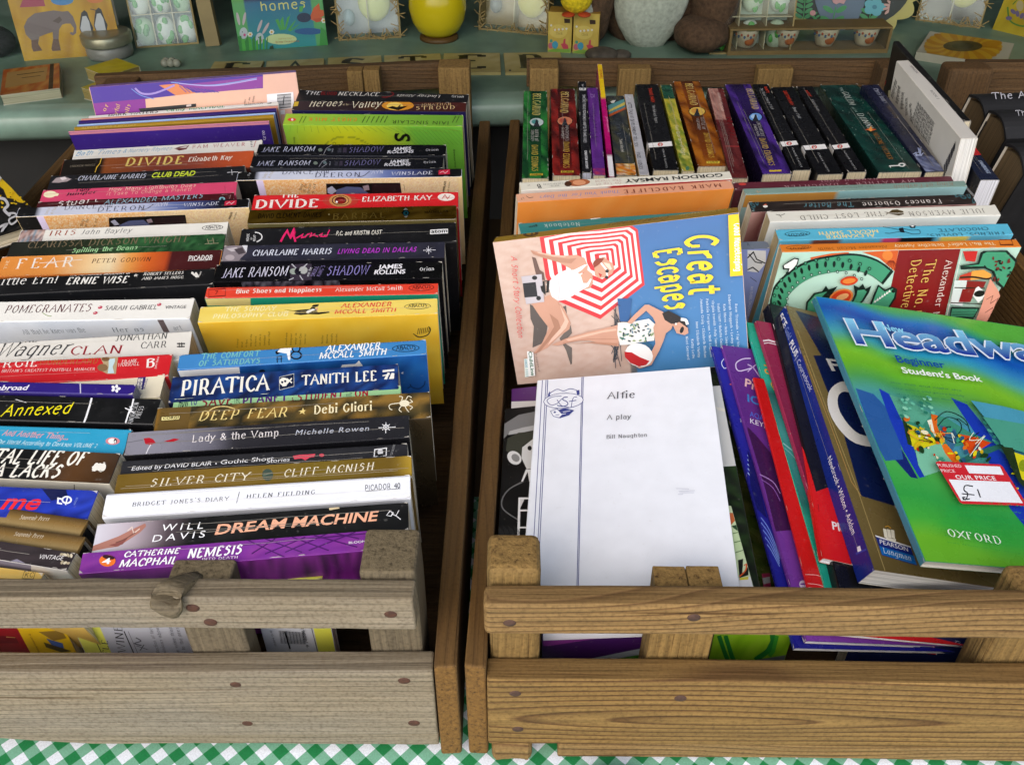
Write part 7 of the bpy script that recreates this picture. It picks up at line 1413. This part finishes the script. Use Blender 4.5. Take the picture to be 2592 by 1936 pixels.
# egg trays in acetate-fronted card boxes
CARD = plain("craft_card", 'a8905e', .8, scale=80); CELL, nn, b, N, Lk = nodes("acetate"); N.remove(b)
tr = ND(nn,"ShaderNodeBsdfTransparent"); gl = ND(nn,"ShaderNodeBsdfGlossy"); gl.inputs["Roughness"].default_value=.12; mx = ND(nn,"ShaderNodeMixShader"); mx.inputs[0].default_value=.12
Lk.new(tr.outputs[0],mx.inputs[1]); Lk.new(gl.outputs[0],mx.inputs[2]); Lk.new(mx.outputs[0],N["Material Output"].inputs[0])
def eggbox(label, bl, br, D, lean, cells, eggs, back='c8d8c4', T=.034, straw=False):
    s = upright(bl, br, D, T, lean); root = empty("egg_box", s.M); tag(root, label, "egg box", "boxes of decorated eggs in the window"); L = s.L
    g = G(); w_ = .0025; g.box((-L/2,T/2-w_,0),(L/2,T/2,D),C(back)); g.box((-L/2,-T/2,0),(L/2,T/2-w_,w_),C('a8905e')); g.box((-L/2,-T/2,w_),(-L/2+w_,T/2-w_,D),C('a8905e')); g.box((L/2-w_,-T/2,w_),(L/2,T/2-w_,D),C('a8905e'))
    for i in range(1, cells[0]): x = -L/2+L*i/cells[0]; g.box((x-.0007,-T/2+.003,w_),(x+.0007,T/2-w_,D),C('cfc4a0'))
    for j in range(1, cells[1]): z = D*j/cells[1]; g.box((-L/2+w_,-T/2+.0035,z-.0007),(L/2-w_,T/2-w_-.0005,z+.0007),C('cfc4a0'))
    g.build("tray",[MATT],root)
    if straw:
        g = G(); q = random.Random(5)
        for k in range(130):
            side = q.randrange(3); t = q.random()
            p = Vector((-L/2+L*t, -T/2-.001, .004)) if side == 0 else Vector(((-1 if side==1 else 1)*(L/2-.003), -T/2-.001, D*t)); d = Vector((q.uniform(-1,1),q.uniform(-.5,.3),q.uniform(-1,1)))*.012
            g.tube([p, p+d*.5+Vector((0,-.002,0)), p+d], .0009, C('b89a64'), n=4)
        g.build("straw_trim",[MATT],root)
    for (u, v, rx, rz, col, spots) in eggs:
        g = G(); c = (-L/2+L*u, .002, D*v); g.ball(c,(rx,.013,rz),C(col),n=20)
        q = random.Random(int(u*100+v*1000))
        for k in range(spots):
            a = q.uniform(-1,1); b_ = q.uniform(-1,1)
            if a*a+b_*b_ < .7: g.ball((c[0]+a*rx*.9, c[1]-.013*math.sqrt(max(0,1-a*a*.8-b_*b_*.8)), c[2]+b_*rz*.9),(rx*.28,.0012,rz*.3),C('4aa83c'),n=8)
        g.build("egg",[PRINT],root)
    g = G(); g.face([(-L/2+w_,-T/2-.0005,w_),(L/2-w_,-T/2-.0005,w_),(L/2-w_,-T/2-.0005,D-w_),(-L/2+w_,-T/2-.0005,D-w_)],(.8,)*3); g.build("clear_cover",[CELL],root)
reg('A1')
ge = [((i+.5)/3,(j+.5)/4.2,.016,.022,'e4ece4' if (i+j)%3 else 'b8d8b0',9) for i in range(3) for j in range(4)]
eggbox("window box of white and green spotted eggs beside the elephant book", *pxs(1140,408,1665,368), .19, 14, (3,4), ge, back='d8e8dc')
g = G(); g.box((-.011,-.006,0),(.011,.006,.42),(.3,)*3); o = g.build("wooden_upright",[plain("pale_batten",'a08a62',.7)]); o.location = onsill(1790,382); o.rotation_euler = (radians(-8),radians(-4),0); tag(o,"pale wooden batten standing between the spotted eggs and the homes picture book","batten")
# homes board book
s = upright(*pxs(2006,432,2745,380), .24, .018, 12); reg('A2'); s.face='C'
def hm(u, v):
    c = mixc(C('1f6a94'), C('2c9aa0'), max(0,min(1,(.28-v)*4))) if v < .3 else mixc(C('16305c'), C('1c5a3c'), max(0,min(1,(v-.42)*3)))
    if u < .13 or u > .86: c = mixc(c, C('6ab84a'), .75)
    return c
s.FN(50,50,hm); s.TX("homes",205,95,578,70,78,'e0d878','h')
for a in ((320,170,345,160,380,250,360,260),(360,180,385,140,400,250,380,255),(420,150,445,130,410,250,395,250),(470,190,495,170,440,260,420,255),(500,215,530,200,450,265,430,262),(520,60,560,50,545,100,520,105)): s.PL('4aa84a',*a)
s.PL('d85a24',605,160,640,70,685,30,695,85,770,95,735,130,700,150,660,185); s.PL('c84a1c',630,160,735,150,720,180,660,190); s.EL('16284c',560,150,60,40); s.EL('1c5a9a',600,265,120,28); s.EL('d8e8a8',370,330,130,45)
for x, y, r in ((10,120,-12),(60,120,10),(190,180,20),(240,200,30)): s.EL('c8b8c0',x,y+40,12,55,r)
for x, y in ((55,280),(190,325)): s.EL('c4ccd4',x,y,34,48); s.EL('d84a8a',x+8,y+15,10,12); s.EL('1a1a1e',x-10,y-10,4,5)
for k in range(9): s.PL('4ab03c' if k%2 else '2a8a34',20+k*28,430,5+k*30,310+(k%3)*20,35+k*28,300+(k%2)*30,60+k*24,430)
for k in range(6): s.PL('3a9a3c',690+k*20,385,700+k*22,230+(k%3)*30,730+k*16,250,720+k*20,390)
for x, y in ((110,290),(290,270),(725,175)):
    for k in range(6): s.EL('f0f0e8',x+14*cos(k*1.05),y+14*sin(k*1.05),8,8)
    s.EL('e0a82c',x,y,9,9)
s.EL('7aa8e0',765,135,24,24); s.PL('1a3c1c',275,390,300,380,310,420,270,420); s.TX("Patricia Hegarty",350,332,480,322,10,'c89a4a','h'); s.TX("Britta Teckentrup",325,362,520,350,14,'c86a4a','h')
finish_book(s,"board_book","green and blue picture book with rabbits, a fox and the yellow word homes",'book',"picture books in the window",'2c7a4a','3a9a4a',page='d8d0b8',hard=1)
# straw trimmed egg boxes
GE_ = [(.2,.25,.010,.013,'8aa4b0',0),(.2,.62,.011,.014,'b8d4d0',0),(.62,.42,.026,.030,'dce08a',0),(.5,.85,.016,.02,'c0bcc0',0)]
eggbox("straw edged box holding one large pale yellow egg, right of the homes book", *pxs(850,345,1375,318), .13, 12, (2,1), GE_, back='b8bcc0', straw=True)
reg('A3'); GE2 = [(.72,.42,.026,.032,'d8d04a',0),(.2,.3,.010,.013,'5a6a78',0),(.2,.7,.011,.014,'a8c8c0',0)]
eggbox("straw edged box holding a yellow egg, right of the yellow vase", px(-130,250), px(445,300), .13, 12, (2,1), GE2, back='a89468', straw=True)
reg('A4'); GE3 = [(.62,.42,.026,.032,'ccc83c',0),(.2,.4,.012,.016,'8a9aa0',0)]
eggbox("straw edged box with a glossy yellow egg, right of the flowered Easter egg board", *pxs(1330,165,1855,235), .14, 12, (2,1), GE3, back='4a4438', straw=True)
# vase
reg('A2'); p = onsill(1690,322); root = empty("vase", p); tag(root, "round glossy yellow glass vase on a brown foot in the window", "vase")
VY = plain("yellow_glaze", 'e8cc1c', .22, noise=.05, scale=10); VB = plain("brown_foot", '6a4a24', .5)
g = G(); g.lathe([(0,.006),(.022,.0065),(.033,.014),(.041,.028),(.0455,.048),(.0445,.064),(.039,.080),(.029,.092),(.021,.097),(.023,.105),(.020,.104),(.018,.097)], (.5,)*3, n=40); g.build("bowl",[VY],root)
g = G(); g.lathe([(0,0),(.031,0),(.031,.004),(.027,.0068),(0,.0068)], (.5,)*3); g.build("foot",[VB],root)
# letter tiles
TILE_G = "letter tiles spelling EASTER on the sill"
for ch, fl, fr, wh in (("E",(541.6,157),(670,155),"first letter E tile at the left end of the word on the sill"),("A",(674,155.8),(822,148.5),"letter A tile, second in the word on the sill"),("S",(828.5,147.7),(966,141),"letter S tile, third in the word on the sill"),("T",(970.7,141.6),(1116,136.2),"letter T tile, fourth in the word on the sill"),("E",(1122,136),(1267,134.7),"letter E tile between the T and the R, fully seen between the crates"),("R",(1272.7,135),(1419.5,133),"letter R tile at the right end of the word on the sill")):
    a, b = onz(*fl, ZS+.004), onz(*fr, ZS+.004); x = (b-a).normalized(); y = Vector((0,0,1)).cross(x); L = (b-a).length-.002; c = (a+b)/2-y*L/2; c.z = ZS+.0002
    s = Slab(frame(x, y, Vector((0,0,1)), c), L, L, .004); s.face='S'; s.MOT(['c8b47a','b8a264','d0be88'],8,8,ord(ch))
    polys, w_ = text_polys(ch,'S'); ww = L*.5; hh = L*.68
    for k, p in enumerate(polys): s.flat([(-ww/2+q[0]*ww, -hh/2+q[1]*hh+.004) for q in p], C('1c1a16'), s.lv['S']+(k%4)*.3)
    s.lv['S'] += 2; s.flat([(-L*.44,-L*.44),(-L*.40,-L*.44),(-L*.40,-L*.36),(-L*.44,-L*.36)], C('3a3428'), s.lv['S'])
    finish_slab(s,"letter_tile","wooden "+wh,"letter tile",TILE_G,'c4b076','a8925c')
# chick boxes and chick
reg('A3')
for (b0, b1), lab in (((px(450,436),px(645,446)),"small yellow Easter chick carton, the left one under the toy chick"),((px(657,448),px(868,458)),"small yellow Easter chick carton, the right one under the toy chick")):
    s = upright(b0, b1, .060, .030, 0); s.face='C'; x0 = 450 if 'left' in lab else 663; dy = 0 if 'left' in lab else 10; s.MOT(['d8b85a','cfae50'],6,6,3)
    s.PL('3a2418',x0+138,158+dy,x0+188,162+dy,x0+188,196+dy,x0+140,196+dy); s.EL('e0c468',x0+90,265+dy,75,58); s.TX("Easter",x0+50,262+dy,x0+140,262+dy,26,'c8742c','s'); s.TX("Chick",x0+72,292+dy,x0+125,292+dy,22,'8a6a2c','s')
    s.PL('8ab04a',x0,425+dy,x0+60,408+dy,x0+140,412+dy,x0+200,405+dy,x0+200,470+dy,x0,470+dy); s.EL('c86a7a',x0+25,385+dy,22,26); s.EL('4aa0c0',x0+62,378+dy,26,32); s.EL('4aa08c',x0+30,345+dy,12,14)
    s.PL('d0485c',x0+110,370+dy,x0+130,365+dy,x0+135,330+dy,x0+150,325+dy,x0+148,365+dy,x0+170,380+dy,x0+175,412+dy,x0+130,412+dy)
    for k in range(5): s.EL('e8e4d8',x0+30+k*32,215+(k*37)%40+dy,9,9)
    finish_slab(s,"chick_carton",lab,"carton","yellow cartons in the window",'d4b456','c09038')
p = onz(*px(690,150), ZS+.060); root = empty("toy_chick", Vector((p.x,p.y+.012,ZS+.060))); tag(root,"fluffy yellow toy chick standing on the two yellow cartons","toy chick")
FLUF = plain("yellow_fluff",'e8c81c',.95,scale=200,noise=.3,bump=.9)
g = G(); g.ball((0,0,.024),(.024,.018,.021),(.5,)*3,n=20); g.ball((0,-.002,.050),(.018,.016,.016),(.5,)*3,n=18); g.ball((-.022,0,.036),(.008,.007,.009),(.5,)*3,n=10); g.ball((.022,0,.036),(.008,.007,.009),(.5,)*3,n=10); g.build("body",[FLUF],root)
g = G(); g.ball((-.012,-.008,.003),(.010,.011,.003),C('c8481c')); g.ball((.012,-.008,.003),(.010,.011,.003),C('c8481c')); g.build("feet",[MATT],root)
# plush toy
PB = plain("brown_plush",'604634',.95,scale=160,noise=.4,bump=.9); PW = plain("white_plush",'c4c6ba',.95,scale=160,noise=.2,bump=.8)
p = onsill(1340,430); root = empty("plush_toy", p+Vector((0,.05,0))); tag(root,"dark brown plush animal with a white belly sitting in the window","soft toy")
def rough(o, amt, seed):
    q = random.Random(seed)
    for v in o.data.vertices:
        n = Vector(v.co); v.co += Vector((sin(n.x*170+n.z*90), sin(n.y*150+n.x*60), sin(n.z*160+n.y*80)))*amt+Vector((q.uniform(-1,1), q.uniform(-1,1), q.uniform(-1,1)))*amt*.25
    return o
g = G(); g.ball((.0,.035,.11),(.098,.07,.14),(.1,)*3,n=48); g.ball((.092,-.015,.095),(.040,.05,.105),(.1,)*3,n=40); g.ball((-.098,-.01,.07),(.034,.045,.075),(.1,)*3,n=36); g.ball((0,.02,.285),(.072,.065,.07),(.1,)*3,n=36); g.ball((-.062,.03,.30),(.016,.024,.05),(.1,)*3,n=20); g.ball((.062,.03,.30),(.016,.024,.05),(.1,)*3,n=20); rough(g.build("body",[PB],root),.0016,1)
g = G(); g.ball((-.008,-.018,.105),(.062,.035,.115),(.5,)*3,n=44); g.ball((-.112,-.044,.055),(.017,.016,.030),(.5,)*3,n=20); g.ball((0,-.04,.268),(.032,.026,.026),(.5,)*3,n=24); rough(g.build("belly",[PW],root),.0014,2)
g = G(); g.ball((.070,-.045,.026),(.042,.052,.027),(.1,)*3,n=36); rough(g.build("foot",[PB],root),.0015,3)
# right egg box, cup tray, flowered egg board
ge2 = [((i+.5)/3,(j+.5)/3.,.016,.022,'dce8dc' if (i+j)%2 else 'c4d8bc',9) for i in range(3) for j in range(3)]
eggbox("window box of green and white rabbit eggs, right of the plush animal", px(1800,458), px(2480,452), .16, 10, (3,3), ge2, back='cfe0d0')
reg('A4')
p0, p1 = onsill(-190,452), onsill(1105,432); x = (p1-p0).normalized(); yb = Vector((-x.y,x.x,0)); L = (p1-p0).length; root = empty("egg_cup_tray", frame(x,yb,Vector((0,0,1)),(p0+p1)/2)); tag(root,"clear topped wooden tray holding four terracotta patterned egg cups","tray")
g = G(); g.box((-L/2,0,0),(L/2,.045,.006),(.3,)*3); g.box((-L/2,.0,.0062),(-L/2+.004,.045,.036),(.3,)*3); g.box((L/2-.004,.0,.0062),(L/2,.045,.036),(.3,)*3); g.box((-L/2,.002,.0362),(L/2,.045,.039),(.3,)*3); g.build("frame",[plain("thin_wood",'8a6f44',.6)],root)
for k in range(4):
    cx = -L/2+L*(k+.5)/4; g = G(); g.lathe([(0,.007),(.012,.007),(.014,.011),(.0175,.022),(.020,.034),(.0195,.0345),(.017,.03),(0,.026)], C('d0c4a8'), cx=cx, cy=.023, n=28); 
    for t in range(8):
        a = pi*1.05+t*.26; r_ = .0185; g.ball((cx+r_*cos(a), .023+r_*sin(a), .025+.003*(t%2)),(.0018,.0018,.0024),C(['4a6a94','b8542c'][t%2]),n=8)
    g.ball((cx+.002,.009,.019),(.008,.004,.008),C('b8642c'),n=12); g.build("egg_cup",[PRINT],root)
g = G(); g.face([(-L/2+.004,.001,.0062),(L/2-.004,.001,.0062),(L/2-.004,.001,.036),(-L/2+.004,.001,.036)],(.8,)*3); g.build("clear_front",[CELL],root)
s = upright(px(330,330), px(1180,330), .30, .008, 14); s.M = Matrix.Translation((0,.055,0)) @ s.M; s.Mi = s.M.inverted(); s.face='C'
ol = []
for k in range(44):
    a = 2*pi*k/44; ol.append((790+610*cos(a)*(1 if sin(a)<0 else .93), -120+430*sin(a)))
def polyslab(pts, col, y0, y1):
    q = [s.loc(*px(*p)) for p in pts]; n = len(q)
    ar = sum(q[i-1][0]*q[i][1]-q[i][0]*q[i-1][1] for i in range(n)); q = q if ar > 0 else q[::-1]
    s.g.face([(a, y0, b) for a, b in q], C(col)); s.g.face([(a, y1, b) for a, b in q][::-1], C(col))
    for i in range(n): a, b = q[i-1], q[i]; s.g.face([(a[0],y0,a[1]),(a[0],y1,a[1]),(b[0],y1,b[1]),(b[0],y0,b[1])], C(col))
sc = []
for k in range(16):
    a0 = 2*pi*k/16
    for t in range(6):
        a = a0+2*pi/16*t/6; bump = 62*math.sin(pi*t/6)+4; sc.append((780+(570+bump)*cos(a), -150+(440+bump*.8)*sin(a)))
polyslab(sc,'c8b868',-.004,.002); polyslab([(780+530*cos(2*pi*k/40), -150+395*sin(2*pi*k/40)) for k in range(40)],'2a2a22',-.0052,-.0042); polyslab([(720+215*cos(2*pi*k/30), -110+360*sin(2*pi*k/30)) for k in range(30)],'6a7a90',-.0062,-.0053)
s.T = .0126
def stem(x0,y0,x1,y1,n,w_=9,lf=40,col='4a9a5c'):
    s.LN(col,w_,x0,y0,x1,y1)
    for k in range(n):
        t = (k+.5)/n; x = x0+(x1-x0)*t; y = y0+(y1-y0)*t
        for sg in (-1,1): s.EL(col,x+sg*lf*.8,y-lf*.35,lf*.75,lf*.32,-sg*30)
stem(425,170,440,0,4,lf=48); stem(600,225,490,110,5,6,26); stem(650,225,690,60,2,10,66); stem(940,220,975,90,3,9,52); stem(1100,240,1135,150,1,9,44); stem(290,40,330,-20,2,8,40); stem(760,225,860,190,4,6,22)
for k in range(5): s.EL('6ab4c4',1000+52*cos(k*1.26),60+40*sin(k*1.26),40,34)
s.EL('4a8aa0',1000,60,20,18)
for k in range(12): s.EL('d8a8a0',1155+58*cos(k*.524),70+52*sin(k*.524),32,11,k*30*.9)
s.EL('a8b8c8',1155,70,16,15); s.PL('d8a0a4',655,0,770,0,750,35,715,25,690,38,665,25); s.EL('d89a9c',500,108,24,22); s.EL('d89a9c',852,183,24,20); s.EL('e0b030',300,200,60,24,-10); s.EL('a8b030',400,200,70,22,8)
o = s.g.build("easter_egg_board",[PRINT]); o.matrix_world = s.M; tag(o,"scalloped cream egg shaped board painted with pastel flowers in the window","decoration")
# sunflower cards and yellow card
a, b, c_ = onz(*px(1290,545),ZS+.012), onz(*px(2130,520),ZS+.012), onz(*px(1450,255),ZS+.012); 
fa, fb2 = onz(*px(1450,255),ZS+.012), onz(*px(2135,355),ZS+.012); x = (fb2-fa).normalized(); y = Vector((0,0,1)).cross(x); L = (fb2-fa).length; T = .115
s = Slab(frame(x,y,Vector((0,0,1)),(fa+fb2)/2-y*T/2-Vector((0,0,.012))),L,T,.012); s.face='S'; s.MOT(['c8c0b0','d8d0c0'],5,5,3)
for k in range(30): aa = k*2*pi/30; s.EL('d8941c' if k%2 else 'e8b02c',1720+235*cos(aa),380+85*sin(aa),85,26,math.degrees(math.atan2(.36*sin(aa),cos(aa))))
s.EL('5a4a24',1715,380,160,44); s.EL('3a3418',1715,380,90,26); s.PL('6a1c20',1300,468,2130,560,2130,640,1270,560); s.TX("8 cards and envelopes",1320,520,1880,590,34,'c8a8a4','f')
finish_slab(s,"card_pack","sunflower card pack with a dark red band lying on the sill at right","card pack",None,'c8c0b0','b8ac94')
s = upright(px(1955,240),px(2330,330),.16,.006,12); s.face='C'; s.MOT(['c8ac2c','b89a24','d8bc3c'],8,8,5); s.LN('5a8a3c',14,2080,60,2100,170,2200,215,2300,190,sm=True); s.LN('5a8a3c',8,2120,40,2180,-20)
for k in range(5): s.EL('7a6a94',2090+k*35,150-((k*53)%70),26,16,k*40)
s.EL('c8b48a',2180,50,30,44); finish_slab(s,"greeting_card","yellow spring greeting card with a green wreath at the window's right edge","card",None,'c8ac2c','b89a24')
reg('A3'); STN = plain("brown_pebble",'5a5048',.8,scale=60,noise=.4); g = G(); g.ball((0,0,.008),(.026,.02,.010),(.3,)*3,n=18); g.ball((.030,.004,.006),(.016,.014,.007),(.3,)*3,n=14); o = g.build("pebble_pair",[STN]); o.location = onsill(900,500); tag(o,"pair of brown pebbles just behind the middle crate's back board","pebbles")
# ------------------------------------------------------------------ odds and ends in front
p1_, p2_ = onz(-140,307,.172), onz(78,522,.168); x = (p2_-p1_); x.z = 0; x.normalize(); y = Vector((0,0,-1)); zz = x.cross(y); Mx = frame(x,y,zz,p2_-x*.09-zz*.24+y*.008)
s = Slab(Mx,.26,.016,.24); s.face='C'; s.MOT(['0e0e10','141416'],8,8,3); reg('A5'); s.PL('f0c81c',-100,-60,20,10,90,80,180,180,240,235,200,215,150,205,120,180,60,170,30,100,-20,60,-100,60)
q = random.Random(8)
for k in range(40): s.EL('0e0e10' if k%2 else 'f0c81c',q.random()*230,120+q.random()*140,4+q.random()*9,4+q.random()*7)
s.PL('d8d8d8',0,-10,20,10,0,40,-30,20); s.LN('d4d4d8',24,-20,180,40,190,70,240,40,280,90,330,sm=True); s.LN('d4d4d8',16,70,310,130,310,150,360,100,400,80,360,140,330,sm=True); s.LN('d4d4d8',20,-10,430,60,400,20,470,110,540,sm=True); s.PL('f0c81c',-20,620,20,650,40,680,-20,690)
finish_book(s,"picture_book","black picture book with rough white letters and yellow splashes at the left edge",'book',None,'141416','101012',hard=1)
MESH = plain("black_mesh",'101012',.8,scale=900,noise=.5,bump=.8); g = G(); g.ball((0,0,.0),(.026,.012,.014),(.05,)*3,n=24); o = g.build("mesh_pouch",[MESH]); o.location = (onz(1547,1938,.0).x,.322,-.002); tag(o,"black mesh pouch wedged below the tan crate's bottom slat","pouch")
for o in scene.objects:
    if o.type == 'MESH' and len(o.data.polygons) == 0: print("EMPTY", o.name)
